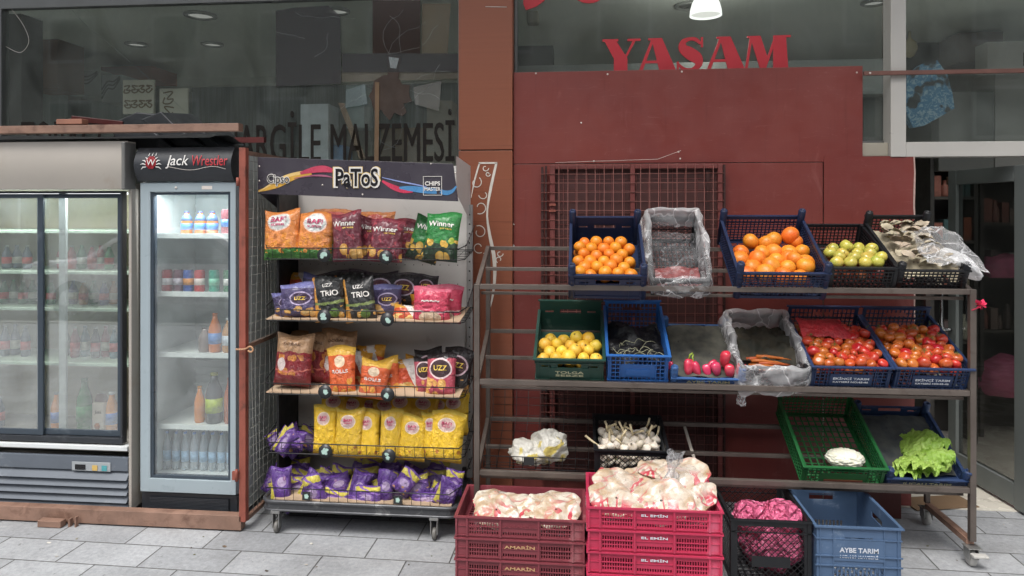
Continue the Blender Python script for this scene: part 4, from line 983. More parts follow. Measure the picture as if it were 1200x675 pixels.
text('Cipso', 13*uu, M_lk, hd, (hx(326.5), yh-.0056, hz(326,211)), w=26.5*uu, bold=.0)
m = MB(); m.prism([(hx(390), hz(390,193)), (hx(446), hz(446,195)), (hx(449), hz(449,217)), (hx(425), hz(425,219)), (hx(389), hz(389,223))][::-1], yh-.003, yh-.0021); 
text('PaToS', 26*uu, M_ly, hd, (hx(418.5), yh-.0034, hz(418,208)), w=58*uu, bold=.10)
text('PaToS', 25*uu, M_lw, hd, (hx(418.5), yh-.0048, hz(418,208)), w=56*uu, bold=.075)
text('PaToS', 21*uu, M_lk, hd, (hx(418.5), yh-.0062, hz(418,208)), w=51*uu, bold=.02)
m = MB(); a, b_, c_, d_ = hx(496), hx(518), hz(507,229), hz(507,206.5); e = .0022
m.box(a, b_, yh-.0035, yh-.002, c_, c_+e).box(a, b_, yh-.0035, yh-.002, d_-e, d_).box(a, a+e, yh-.0035, yh-.002, c_+e, d_-e).box(b_-e, b_, yh-.0035, yh-.002, c_+e, d_-e); m.build('logo_box', M_lw, hd)
text('CHIPS', 5*uu, M_lw, hd, (hx(507), yh-.003, hz(507,215)), w=18*uu, bold=.03)
text('MASTER', 4.4*uu, M_lw, hd, (hx(507), yh-.003, hz(507,221.5)), w=19*uu, bold=.02)
for px, py in ((304,195),(304,212),(378,217),(425,228),(534,203),(505,192)):
    MB().lathe([(.005,0),(0,.003)], 8, M=Matrix.Translation((hx(px), yh-.001, hz(px,py))) @ Matrix.Rotation(PI/2, 4, 'X')).build('rivet', M_screw, hd)
M_disc = paint('disc_black', '28292b', .4, .05); M_discw = paint('disc_pale', 'a8c4ba', .4, .15, 60)
shx0, shx1 = X(309, YB0), X(543, YB0)
shcx = (shx0+shx1)/2; shw = (shx1-shx0)/2
def wire_shelf(zf, liner, disc_px, disc_py, square=False, hf=.055, tilt=.03):
    d_ = YB1-YB0-.03; ox = shcx-bxm; yf = YB0-YB1
    e = bpy.data.objects.new('wire_shelf', None)
    m = MB(); x0, x1 = ox-shw, ox+shw; zb_ = zf+tilt
    def ft(t): return yf+d_*t, zf+tilt*t
    m.path([(x0+.03,yf,zf),(x1-.02,yf,zf),(x1,yf+.04,zf),(x1,-.03,zb_),(x0,-.03,zb_),(x0,yf+.03,zf)], .0028, 6, closed=True)
    m.path([(x1+.005,-.03,zb_+.13),(x1+.008,yf+.05,zf+hf+.015),(x1-.02,yf-.012,zf+hf),(x0+.02,yf-.012,zf+hf),(x0-.005,yf+.04,zf+hf+.01),(x0-.005,-.03,zb_+.12)], .0028, 6)
    k_ = 21
    for i in range(1, k_):
        x = x0+(x1-x0)*i/k_; m.path([(x, -.03, zb_-.002), (x, yf, zf-.003), (x, yf-.010, zf+hf)], .0014, 4)
    for i in range(1, 6): y_, z_ = ft(i/6); m.path([(x0, y_, z_), (x1, y_, z_)], .0014, 4)
    for s_, xs_ in ((-1, x0), (1, x1)):
        for i in range(1, 7): y_, z_ = ft(i/7); m.path([(xs_, y_, z_), (xs_+s_*.005, y_, z_+hf+.008+.07*i/7)], .0014, 4)
    sh = m.build('wire_shelf', M_bwire, o)
    if liner: MB().box(x0+.01, x1-.02, 0, d_-.01, .003, .006).build('shelf_liner', M_card2, sh, loc=(0, yf+.004, zf), rot=(math.atan2(tilt, d_), 0, 0))
    for px, py in zip(disc_px, disc_py):
        v = Vector((X(px, YB0-.02)-bxm, yf-.016, Z(px, py, YB0-.02)))
        if square: dd = MB().box(-.023, .023, -.004, 0, -.021, .021).build('price_tag', M_disc, sh, loc=v, bevel=.002)
        else: dd = MB().lathe([(.031,-.004),(.034,-.002),(.034,.003),(.0,.0045)], 24, M=Matrix.Rotation(PI/2, 4, 'X')).build('price_disc', M_disc, sh, loc=v)
        rr_ = random.Random(int(px*7+py)); m2 = MB()
        for q_ in range(4 if not square else 3):
            n_ = 9; cx_, cz_ = rr_.uniform(-.010,.010), rr_.uniform(-.010,.010); rad = rr_.uniform(.007,.013)
            m2.prism([(cx_+rad*math.cos(2*PI*i/n_)*rr_.uniform(.6,1.2), cz_+rad*math.sin(2*PI*i/n_)*rr_.uniform(.6,1.2)) for i in range(n_)], -.0062-.0004*q_, -.0048)
        m2.build('emblem', M_discw, dd)
M_card2 = paint('pale_cardboard', 'b29a80', .8, .08, 6)
sz = lambda py: Z(420, py, YB0)
wire_shelf(sz(304), False, (379.5,452), (299,301.5))
wire_shelf(sz(377), True, (379.5,453.5), (371,374.5))
wire_shelf(sz(464), True, (380.5,454), (459.5,462.5))
wire_shelf(sz(534), False, (381,455.5), (529,534.5))
# base tray
zt_ = Z(420, 590, YB0-.02)
yf = YB0-.03-YB1; x0, x1 = X(308, YB0)-bxm, X(541, YB0)-bxm
rad = .07; ring = []
for cx_, cy_, a0 in ((x1-rad, -.0-rad, 0), (x0+rad, -.0-rad, 90), (x0+rad, yf+rad, 180), (x1-rad, yf+rad, 270)):
    for i in range(7): a = R(a0+15*i); ring.append((cx_+rad*math.cos(a), cy_+rad*math.sin(a)))
m = MB(); n_ = len(ring); m.add([(x, y, zt_-.045) for x, y in ring]+[(x, y, zt_-.008) for x, y in ring], [(i, (i+1) % n_, (i+1) % n_+n_, i+n_) for i in range(n_)]+[tuple(range(n_))[::-1], tuple(range(n_, 2*n_))])
m.path([(x, y, zt_-.004) for x, y in ring], .010, 8, closed=True); m.path([(x, y, zt_-.045) for x, y in ring], .007, 8, closed=True)
bs = m.build('base_tray', paint('base_grey', '4c4d50', .35, .12, 8, metal=.4, dirt='8a8a8a', dscale=14, damt=.25), o)
MB().box(x0+.06, x1-.05, yf+.02, -.03, zt_-.004, zt_+.002).build('tray_liner', M_card2, bs)
m = MB()
zw = zt_+.06
m.path([(x0+.03,yf+.01,zw),(x1-.06,yf+.01,zw),(x1-.01,yf+.06,zw+.02),(x1,-.03,zw+.06)], .0026, 6)
for i in range(1, 20): x = x0+.03+(x1-x0-.09)*i/20; m.path([(x, yf+.01, zt_), (x, yf+.01, zw)], .0013, 4)
m.build('wire_fence', M_bwire, bs)
for px, py in ((362,586),(468,592)):
    v = Vector((X(px,YB0)-bxm, yf+.002, zt_+.03)); dd = MB().box(-.02,.02,-.004,0,-.02,.02).build('price_tag', M_disc, bs, loc=v)
    MB().prism([(-.008,-.01),(.006,-.012),(.012,0),(.004,.012),(-.01,.008)], -.006, -.0045).build('emblem', M_discw, dd)
for x, y in ((X(323,3.33)-bxm, 3.345-YB1), (X(508.5,3.33)-bxm, 3.345-YB1), (x0+.05, -.06), (x1-.05, -.06)):
    cs = MB().box(-.022, .022, -.022, .022, zt_-.062, zt_-.0461).box(-.018, -.013, -.018, .016, .03, zt_-.063).box(.013, .018, -.018, .016, .03, zt_-.063).build('caster', paint('zinc', '9a9a98', .35, .1, 9, metal=.7), o, loc=(x, y, 0), bevel=.002)
    MB().lathe([(.026,-.010),(.030,-.007),(.030,.007),(.026,.010),(0,.010)], 18, M=Matrix.Translation((0,.006,.030)) @ Matrix.Rotation(PI/2, 4, 'Y')).build('wheel', paint('caster_wheel', '6a6864', .5, .1), cs)
for s_ in (-1, 1): MB().box(s_*(hwb-.02)-.02, s_*(hwb-.02)+.02, -.02, 0, zt_-.01, zpb+.05).build('leg', M_bwire, o)

# ================================================================ CHIPS BAGS
def bag_front(w_, h_, t_, seed, u, v):           # depth of the pillow surface at u,v in -1..1
    a = max(0, 1-abs(u)**2.6)**.55; b_ = max(0, 1-(abs(v)/.93)**5)**.6 if abs(v) < .93 else 0
    d_ = t_*a*b_
    wr = noise.noise(Vector((u*7+seed*3, v*1.8, seed)))*.10*(.3+abs(v)**3*1.7)+noise.noise(Vector((u*3, v*4, seed*2)))*.10
    q_ = w_/.17; fold = abs(noise.noise(Vector((u*2.6+seed, v*2.2+u*1.5, seed*1.3))))       # long soft creases
    return d_*(1+wr)*(1-.22*max(0, 1-fold*7))+.0015+(.0035*q_*noise.noise(Vector((u*5+seed, v*9, seed*1.7)))*a)+ .0022*q_*math.sin(u*15+seed+v*3)*max(0, abs(v)-.62)*2.5*a
def bag_outline(w_, h_, seed, u, v, taper):
    k_ = 1-.07*(1-abs(v)**3)+.02*noise.noise(Vector((v*3, seed, u > 0)))
    k_ *= 1-taper*(v+1)/2*-1 if taper < 0 else 1-taper*(1-(v+1)/2)
    x = u*w_/2*k_; z = h_/2+v*h_/2+ .008*math.sin(u*2.5+seed)*(v > .8)*h_/.2 - .03*h_*abs(u)**3*(1 if v > 0 else -1)*(abs(v) < .95)
    return x, z
def bag_mesh(w_, h_, t_, seed, mat, taper=0.0):
    nu, nv = 23, 27; m = MB(); vs = []; uvs = []
    us = [-1+2*i/(nu-1) for i in range(nu)]; vv = [-1+2*j/(nv-1) for j in range(nv)]
    for s_ in (-1, 1):
        for v in vv:
            for u in us:
                x, z = bag_outline(w_, h_, seed, u, v, taper); d_ = bag_front(w_, h_, t_, seed+(5 if s_ > 0 else 0), u, v)
                edge = 1 if abs(u) < .999 else 0
                vs.append((x, s_*d_*edge, z)); uvs.append(((u+1)/2, (v+1)/2))
    fs = []
    for s_ in (0, 1):
        o_ = s_*nu*nv
        for j in range(nv-1):
            for i in range(nu-1):
                a = o_+j*nu+i; q_ = (a, a+1, a+nu+1, a+nu); fs.append(q_ if s_ == 0 else q_[::-1])
    for j, rev in ((0, False), (nv-1, True)):
        for i in range(nu-1):
            a = j*nu+i; b_ = nu*nv+a; q_ = (a, b_, b_+1, a+1); fs.append(q_[::-1] if rev else q_)
    m.add(vs, fs, 0, True); me = m.mesh('bag', mat)
    uvl = me.uv_layers.new(name='UVMap')
    for l in me.loops: uvl.data[l.index].uv = uvs[l.vertex_index]
    return me
def bag_mat(name, base, regions, rough=.30, metal=.0, gl=.5):
    k = NT(name); uv = k.uv()
    oi = k.n('ShaderNodeObjectInfo').outputs['Random']
    off = k.n('ShaderNodeCombineXYZ', {0: k.math('MULTIPLY', oi, 13.0), 1: k.math('MULTIPLY', oi, 7.0)}).outputs[0]
    nz_ = k.n('ShaderNodeTexNoise', {'Scale': 5.0, 'Detail': 2}); k.set(nz_, 'Vector', uv)
    sep0 = k.n('ShaderNodeSeparateXYZ'); k.set(sep0, 0, uv); U, V_ = sep0.outputs[0], sep0.outputs[1]
    Vn = k.math('ADD', V_, k.math('MULTIPLY', k.math('SUBTRACT', nz_.outputs[0], .5), .10))
    c = hexc(base)
    first = k.n('ShaderNodeRGB'); first.outputs[0].default_value = (*c, 1); c = first.outputs[0]
    for r_ in regions:
        if r_[0] == 'band':
            f = k.math('MULTIPLY', k.math('GREATER_THAN', Vn, r_[1]), k.math('LESS_THAN', Vn, r_[2])); c = k.mix(f, c, hexc(r_[3]))
        elif r_[0] in ('ell', 'ring'):
            _, cx_, cy_, rx_, ry_, col = r_[:6]
            du = k.math('DIVIDE', k.math('SUBTRACT', U, cx_), rx_); dv_ = k.math('DIVIDE', k.math('SUBTRACT', V_, cy_), ry_)
            dd = k.math('SQRT', k.math('ADD', k.math('MULTIPLY', du, du), k.math('MULTIPLY', dv_, dv_)))
            f = k.math('LESS_THAN', dd, 1.0)
            if r_[0] == 'ring': f = k.math('MULTIPLY', f, k.math('GREATER_THAN', dd, .84))
            c = k.mix(f, c, hexc(col))
        elif r_[0] == 'blobs':
            _, v0, v1, s_, col, col2, th = r_[:7]
            vo = k.n('ShaderNodeTexVoronoi', {'Scale': s_, 'Randomness': .9}); k.set(vo, 'Vector', k.n('ShaderNodeVectorMath', {0: k.scaled(uv, 1, 1.2, 1), 1: off}, operation='ADD').outputs[0])
            f = k.math('LESS_THAN', vo.outputs['Distance'], th); f = k.math('MULTIPLY', f, k.math('MULTIPLY', k.math('GREATER_THAN', Vn, v0), k.math('LESS_THAN', Vn, v1)))
            if len(r_) > 7: f = k.math('MULTIPLY', f, k.math('MULTIPLY', k.math('GREATER_THAN', U, r_[7]), k.math('LESS_THAN', U, r_[8])))
            cc_ = k.mix(k.ramp(vo.outputs['Distance'], 0, th), hexc(col2), hexc(col)); c = k.mix(f, c, cc_)
        elif r_[0] == 'diag':
            _, a_, b_, lo_, hi_, col = r_; d_ = k.math('ADD', k.math('MULTIPLY', U, a_), k.math('MULTIPLY', Vn, b_))
            f = k.math('MULTIPLY', k.math('GREATER_THAN', d_, lo_), k.math('LESS_THAN', d_, hi_)); c = k.mix(f, c, hexc(col))
        elif r_[0] == 'cloud':
            _, s_, th, col = r_; n_ = k.n('ShaderNodeTexNoise', {'Scale': s_, 'Detail': 2, 'Distortion': .8}); k.set(n_, 'Vector', k.n('ShaderNodeVectorMath', {0: uv, 1: off}, operation='ADD').outputs[0])
            c = k.mix(k.ramp(n_.outputs[0], th, th+.03), c, hexc(col))
    c = k.mix(1.0, c, k.n('ShaderNodeCombineXYZ', {0: k.ramp(oi,0,1,.82,1.12), 1: k.ramp(oi,0,1,.82,1.12), 2: k.ramp(oi,0,1,.85,1.12)}).outputs[0], 'MULTIPLY')
    seal = k.math('GREATER_THAN', k.math('ABSOLUTE', k.math('SUBTRACT', V_, .5)), .465)
    wv = k.math('MULTIPLY', k.math('SINE', k.math('MULTIPLY', U, 260)), seal)
    cr_ = k.noise(26, 5, k.n('ShaderNodeVectorMath', {0: k.co(), 1: off}, operation='ADD').outputs[0], .6, 1.6); cr = k.math('ABSOLUTE', k.math('SUBTRACT', cr_, .5))
    hgt = k.math('ADD', k.math('MULTIPLY', cr, 2.2), k.math('MULTIPLY', wv, .12))
    b = k.bsdf(c, rough, Metallic=metal, Normal=k.bump(hgt, .8, .014)); b.inputs['Specular IOR Level'].default_value = gl+.15
    b.inputs['Coat Weight'].default_value = .35; b.inputs['Coat Roughness'].default_value = .18
    return k.surf(b)
BM = {
 'corn_orange': bag_mat('corn_orange', 'd8843f', [('band',0,.20,'3d7a2c'), ('blobs',.12,.52,7,'f0a03a','c46a1c',.42), ('band',-.1,.045,'4f8a3a'), ('ell',.5,.76,.34,.20,'e8c8b8'), ('ell',.5,.76,.31,.175,'d8dcd6')]),
 'winner_maroon': bag_mat('winner_maroon', '6e1f32', [('band',.93,1.1,'8a3040'), ('cloud',4,.60,'a83a48'), ('blobs',.02,.42,3.2,'d89a3c','eac070',.46)]),
 'winner_green': bag_mat('winner_green', '1f7a34', [('band',-.1,.36,'15351c'), ('blobs',.03,.42,3.2,'d8a83c','eac878',.45), ('ell',.82,.42,.08,.07,'a8b83a')]),
 'chips_purple': bag_mat('chips_purple', '4a4068', [('band',.86,1.1,'7a7ab0'), ('ell',.62,.55,.30,.20,'b8a8c8'), ('ell',.62,.55,.26,.165,'402a48'), ('blobs',-.1,.42,4,'d8a050','f0d090',.45)]),
 'trio_black': bag_mat('trio_black', '16181a', [('diag',1,.15,-1,.23,'d8973c'), ('blobs',.02,.28,4,'c8903a','e0b860',.36), ('ell',.7,.17,.16,.10,'5a7a2a'), ('band',.36,.42,'7a8a4a')]),
 'chips_dark': bag_mat('chips_dark', '1c141c', [('band',.94,1.1,'3a2a3a'), ('ring',.5,.55,.36,.26,'c8b8c8'), ('ell',.5,.55,.30,.21,'5a2434'), ('blobs',-.1,.22,3.5,'b8823c','d8a860',.4)]),
 'pink_bag': bag_mat('pink_bag', 'd8405f', [('band',.9,1.1,'e87088'), ('band',.28,.34,'f0c8c8'), ('ell',.5,.16,.30,.17,'e8c8a8')]),
 'kraft_red': bag_mat('kraft_red', '8a2028', [('band',.66,1.1,'b08a64'), ('blobs',.22,.62,4.5,'d08a3c','b05a22',.5,.15,.85), ('band',.28,.31,'c86a5a'), ('ell',.25,.42,.12,.13,'d8c8c0')]),
 'orange_tri': bag_mat('orange_tri', 'd8602c', [('band',.84,1.1,'e0b040'), ('ell',.5,.70,.20,.12,'e8d0b0'), ('blobs',.04,.34,4,'e8a840','d87a2a',.45)]),
 'orange_wide': bag_mat('orange_wide', 'cc4f26', [('band',.72,1.1,'e0a02c'), ('diag',1,.6,.9,1.2,'e8e0d8'), ('blobs',-.1,.34,4,'e8c880','d89a40',.5)]),
 'potato_pink': bag_mat('potato_pink', 'b8485a', [('band',.9,1.1,'1c1418'), ('ring',.5,.66,.40,.24,'e8d0d0'), ('ell',.5,.66,.35,.2,'3a1a22'), ('blobs',.0,.42,3.2,'e0a050','f0c878',.47)]),
 'potato_dark': bag_mat('potato_dark', '1c1618', [('ring',.5,.6,.40,.24,'d8b8c0'), ('ell',.5,.6,.34,.19,'4a2028'), ('blobs',-.1,.30,3.2,'c88a40','e0b060',.42)]),
 'corn_yellow': bag_mat('corn_yellow', 'ecc02a', [('band',.94,1.1,'e8c850'), ('ell',.48,.74,.27,.14,'ead8c0'), ('ell',.48,.74,.24,.12,'d8b8b0'), ('blobs',.05,.24,5,'c8862a','a8601c',.28), ('band',-.1,.04,'c89a20')]),
 'purple_yellow': bag_mat('purple_yellow', '5c3488', [('band',.74,1.1,'cdbf4c'), ('diag',.5,1,1.02,1.10,'8a64b0'), ('ell',.45,.45,.34,.22,'8462a8'), ('ell',.45,.47,.27,.14,'b8a0c8'), ('blobs',.05,.34,3.4,'c8904a','e0bc80',.34), ('band',-.1,.08,'4a2878'), ('band',.95,1.1,'6a42a0')]),
 'purple_plain': bag_mat('purple_plain', '542c80', [('diag',1,.4,-.2,.34,'cdbf4c'), ('ell',.6,.58,.30,.22,'7a56a4'), ('ell',.6,.60,.22,.13,'c0a8cc'), ('blobs',.1,.9,2.6,'8a5a98','c09ab0',.22), ('band',.94,1.1,'7048a4'), ('band',-.1,.06,'7048a4')]),
 'lying_orange': bag_mat('lying_orange', 'c97838', [('band',-.1,.3,'4a7a2a'), ('ell',.5,.7,.26,.18,'c85a50')]),
}
M_mag = paint('magenta_print', 'c03a6a', .35, .05); M_pw = paint('print_white', 'e4e0da', .35, .03); M_py = paint('print_yellow', 'e8c860', .35, .03); M_pbr = paint('print_brown', '6a4a30', .4, .05)
BW = {  # writing: (text, u, v, height fraction, width fraction, material, shear)
 'corn_orange': [('BAF!', .5, .80, .11, .46, M_mag), ('SÜPER', .5, .695, .06, .42, M_mag)],
 'winner_maroon': [('Winner', .47, .76, .11, .78, M_pw), ('çerezza', .62, .66, .035, .36, M_py)],
 'winner_green': [('Winner', .47, .76, .11, .78, M_pw), ('çerezza', .62, .66, .035, .36, M_py)],
 'chips_purple': [('UZZ', .62, .55, .10, .30, M_py)],
 'trio_black': [('UZZ', .55, .80, .08, .34, M_pw), ('TRIO', .60, .62, .13, .58, M_pw)],
 'chips_dark': [('UZZ', .5, .55, .16, .40, M_py)],
 'pink_bag': [('~~~~', .5, .62, .06, .5, M_pw)],
 'kraft_red': [('DOĞAL', .5, .82, .06, .46, M_pbr)],
 'orange_tri': [('ROLLS', .5, .50, .08, .60, M_pw)],
 'orange_wide': [('ÇITIR', .5, .86, .07, .5, M_pw)],
 'potato_pink': [('UZZ', .5, .68, .12, .46, M_py)],
 'potato_dark': [('UZZ', .5, .62, .12, .46, M_py)],
 'corn_yellow': [('BAF!', .48, .77, .06, .30, M_mag), ('süper', .48, .71, .04, .26, M_mag)],
}
BD = {'corn_orange':(.19,.25,.045,0), 'winner_maroon':(.17,.22,.035,0), 'winner_green':(.17,.22,.035,0), 'chips_purple':(.19,.18,.04,0), 'trio_black':(.165,.22,.035,0), 'chips_dark':(.17,.19,.035,0), 'pink_bag':(.21,.19,.045,0),
 'kraft_red':(.19,.25,.05,.0), 'orange_tri':(.16,.24,.035,.12), 'orange_wide':(.18,.18,.035,0), 'potato_pink':(.15,.21,.035,0), 'potato_dark':(.15,.21,.035,0), 'corn_yellow':(.155,.25,.032,0), 'purple_yellow':(.15,.13,.025,0), 'purple_plain':(.15,.13,.025,0), 'lying_orange':(.2,.2,.04,0)}
proto = {}
def bag_proto(kind, variant):
    key = (kind, variant)
    if key in proto: return proto[key]
    w_, h_, t_, tp = BD[kind]; seed = sum(map(ord, kind)) % 17+variant*2.37
    me = bag_mesh(w_, h_, t_, seed, BM[kind], tp)
    parts = []
    for wr in BW.get(kind, ()):
        s_, cu, cv, hf, wf, mt = wr
        vs, fs, _, _ = text_mesh(s_, hf*h_, wf*w_, .02)
        def sf(v):
            u_ = (v.x+(cu-.5)*w_)/(w_/2); vz = (v.z+cv*h_-h_/2)/(h_/2)
            u_ = max(-.98, min(.98, u_)); vz = max(-.98, min(.98, vz)); x, z = bag_outline(w_, h_, seed, u_, vz, tp)
            return Vector((x, -bag_front(w_, h_, t_, seed, u_, vz)-.0032, z))
        m = MB().add([sf(v) for v in vs], fs); parts.append(m.mesh('print', mt))
    proto[key] = (me, parts, w_, h_); return proto[key]
nb = {}
def bag(kind, px, py, wp, hp, roll, Y, lab, grp=None, lean=-8, yaw=0, name='chips_bag'):
    if kind == 'purple_yellow' and (nb.get('purple_yellow', 0)+nb.get('purple_plain', 0)) % 5 in (1, 3): kind = 'purple_plain'
    nb[kind] = nb.get(kind, 0)+1
    me, parts, w_, h_ = bag_proto(kind, nb[kind] % (4 if kind in ('purple_yellow', 'purple_plain', 'corn_yellow') else 3))
    v = P(px, py, Y); k_ = mpp(px, Y); s1 = wp*k_/w_; s3 = hp*k_/h_
    o_ = link_mesh(name, me, None, v, (R(lean), R(roll), R(yaw)), (s1, (s1+s3)/2, s3)); tag(o_, lab, 'chips bag', grp)
    for p_ in parts: link_mesh('print', p_, o_)
    return o_
YA, YM, YBk = 3.41, 3.50, 3.60
# first shelf
bag('lying_orange', 345, 287, 52, 38, -6, YBk, 'orange bag peeping out behind the two front corn bags', lean=-20)
bag('lying_orange', 388, 286, 60, 44, 4, YBk, 'wide orange bag lying with a green end behind the maroon bags on the first shelf', lean=-25)
bag('lying_orange', 440, 288, 48, 42, -5, YBk, 'orange bag behind the second maroon bag of the first shelf', lean=-20)
bag('winner_maroon', 474, 303, 38, 46, 5, YM+.03, 'dark maroon bag half hidden behind the tilted green bag')
bag('corn_orange', 330, 304, 45, 58, -3, YA, 'orange corn puff bag with a round logo at the left end of the first shelf', yaw=-4)
bag('corn_orange', 367, 304, 43, 55, 4, YA+.01, 'orange corn puff bag with a round logo beside the first maroon bag', yaw=5)
bag('winner_maroon', 431, 306, 34, 52, 4, YM, 'maroon chips bag squeezed behind the two front maroon bags')
bag('winner_maroon', 408, 306, 37, 58, -5, YA, 'front maroon chips bag beside the orange corn puffs')
bag('winner_maroon', 451, 307, 41, 50, 3, YA, 'wide front maroon chips bag near the middle of the first shelf')
bag('winner_green', 492, 306, 38, 52, 16, YM, 'green chips bag tilted to the right behind the other green bag', yaw=5) 
bag('winner_green', 515, 306, 42, 57, 5, YA, 'green chips bag at the right end of the first shelf')
# second shelf
bag('orange_wide', 352, 352, 44, 32, 3, YBk, 'orange bag end behind the purple chips on the second shelf', lean=-20)
bag('chips_dark', 392, 356, 46, 38, -6, YBk, 'dark chips bag behind the first black trio bag', lean=-14)
bag('chips_dark', 424, 355, 44, 38, 4, YBk, 'dark chips bag behind the second black trio bag', lean=-14)
bag('chips_dark', 447, 357, 42, 38, -3, YBk-.03, 'dark bag with an oval emblem mid back row of the second shelf')
bag('chips_dark', 472, 358, 40, 38, 4, YBk-.02, 'dark bag with an oval emblem left of the smallest dark bag')
bag('chips_dark', 499, 352, 28, 30, 2, YBk, 'smallest dark bag behind the pink bag')
bag('chips_purple', 337, 371, 30, 30, -14, YA+.02, 'lavender bag leaning at the left end of the second shelf')
bag('chips_purple', 350, 372, 46, 40, -3, YA, 'large lavender chips bag with printed crisps on the second shelf')
bag('chips_purple', 452, 372, 42, 38, -4, YM, 'dark purple bag behind the second price disc of the second shelf')
bag('trio_black', 388, 376, 38, 52, -8, YA, 'black trio chips bag nearer the lavender bags')
bag('trio_black', 424, 377, 38, 51, -8, YA, 'black trio chips bag nearer the middle of the second shelf')
bag('orange_wide', 475, 376, 34, 20, 4, YA+.01, 'small white and orange bag lying beside the pink bag', lean=-30)
bag('pink_bag', 518, 378, 44, 44, 6, YM, 'second pink bag tucked behind the front pink bag', yaw=10)
bag('pink_bag', 505, 379, 46, 42, 1, YA, 'front pink chips bag at the right end of the second shelf')
# third shelf
bag('kraft_red', 368, 449, 38, 58, 4, YM+.02, 'red kraft paper topped bag between the two other kraft bags')
bag('kraft_red', 397, 453, 44, 66, -2, YM+.02, 'tallest red kraft paper topped bag behind the orange bags')
bag('kraft_red', 342, 452, 46, 60, 2, YA, 'front red kraft paper topped bag at the left end of the third shelf')
bag('orange_wide', 432, 447, 34, 42, 3, YBk-.02, 'orange bag standing at the back of the third shelf')
bag('orange_wide', 420, 455, 36, 42, -3, YM+.02, 'orange bag behind the two tapered orange bags')
bag('orange_tri', 402, 463, 36, 56, -5, YA, 'tapered orange bag with a yellow top beside the kraft bags')
bag('orange_tri', 435, 467, 38, 44, 6, YA-.005, 'tapered orange bag leaning right in front of the second price disc', lean=-12)
bag('orange_wide', 460, 444, 46, 24, 2, YBk-.02, 'flat yellow and orange bag at the back right of the third shelf', lean=-25)
bag('orange_wide', 476, 463, 48, 42, 2, YM, 'wide yellow and orange bag left of the potato chips', lean=-16)
bag('potato_dark', 505, 455, 34, 46, -6, YM+.03, 'dark potato chips bag behind on the left of the pink one')
bag('potato_dark', 531, 458, 36, 50, 9, YM, 'dark potato chips bag leaning right at the end of the third shelf')
bag('potato_pink', 500, 463, 26, 44, -6, YA+.03, 'narrow pink potato chips bag partly covered by its neighbour')
bag('potato_pink', 516, 465, 36, 50, 1, YA, 'front pink potato chips bag with printed yellow crisps')
bag('orange_wide', 416, 440, 34, 34, -8, YBk+.02, 'orange bag standing far back between the kraft bags and the flat ones', lean=-14)
bag('orange_tri', 456, 462, 34, 42, -10, YM-.02, 'tapered orange bag leaning left behind the second price disc')
bag('orange_wide', 488, 452, 38, 34, 6, YBk-.04, 'yellow topped orange bag behind the wide one at the right', lean=-14)
bag('kraft_red', 345, 440, 40, 50, -6, YBk, 'kraft paper topped bag at the very back left of the third shelf')
bag('chips_purple', 367, 362, 40, 40, 8, YM+.03, 'lavender bag squeezed behind the nearer trio bag')
bag('trio_black', 405, 368, 34, 46, 2, YM+.03, 'black trio bag mostly hidden between the two front trio bags')
bag('orange_wide', 498, 372, 30, 30, -8, YM+.04, 'yellow and red bag hidden behind the pink bags')
# fourth shelf: yellow bags
for i in range(8): bag('corn_yellow', 388+i*20.5, 510, 36, 48+random.uniform(-3, 4)*1, random.uniform(-8, 8), YBk-.03+random.uniform(-.02,.02), 'yellow corn puff bag in the crowded back row of the fourth shelf', 'back row of yellow corn puff bags', lean=-18)
for (px, py, w_, h_, rl, lab) in ((381,531,30,54,-2,'yellow corn bag standing beside the small purple bags'), (407,536,35,56,2,'second yellow corn bag of the front row from the purple bags'), (431,537,29,55,-2,'third yellow corn bag of the front row from the purple bags'), (457,538,28,56,1,'yellow corn bag just right of the lower price disc'),
    (481,540,34,52,4,'yellow corn bag leaning right in the middle of the front row'), (503,538,24,54,1,'narrow yellow corn bag left of the last one'), (520,541,42,58,6,'widest yellow corn bag at the right end of the front row')):
    bag('corn_yellow', px, py, w_, h_, rl, YA+random.uniform(-.005, .02), lab)
rb = random.Random(21)
for i in range(9):
    px = rb.uniform(322, 366); py = 528-rb.uniform(0, 16)*(1-abs(px-346)/40)
    bag('purple_yellow', px, py, rb.uniform(24, 32), rb.uniform(17, 24), rb.uniform(-60, 60), YA+.02+rb.uniform(0, .14), 'small purple and yellow bag heaped at the left of the fourth shelf', 'small purple bags on the fourth shelf', lean=rb.uniform(-50, -5), yaw=rb.uniform(-25, 25), name='snack_bag')
rows_ = ((568, 3.60, 12, 'at the back of the bottom tray'), (580, 3.53, 13, 'in the third row of the bottom tray'), (588, 3.46, 12, 'in the second row of the bottom tray'))
for ri, (py, Yr, n_, where) in enumerate(rows_):
    for i in range(n_):
        px = 330+i*(196/(n_-1))+rb.uniform(-3, 3)
        bag('purple_yellow', px, py-rb.uniform(0, 5), rb.uniform(24, 34), rb.uniform(24, 32), rb.choice((-1, 1))*rb.choice((rb.uniform(0, 22), rb.uniform(62, 100))), Yr+rb.uniform(-.01, .01), 'purple and yellow snack bag '+where, 'snack bags '+where, lean=rb.uniform(-30, -8), yaw=rb.uniform(-18, 18), name='snack_bag')
spots_ = [(329,590,25,42,-3),(343,592,23,34,-62),(354,590,24,40,26),(376,592,24,38,-24),(390,594,30,22,12),(410,592,24,42,22),(432,593,34,24,-8),(448,590,24,40,10),(470,592,34,22,8),(466,576,24,30,38),(498,596,42,18,-2),(490,582,32,26,-12),(518,592,26,32,22),(530,580,22,30,8),(366,599,30,14,-6),(416,599,36,14,-3)]
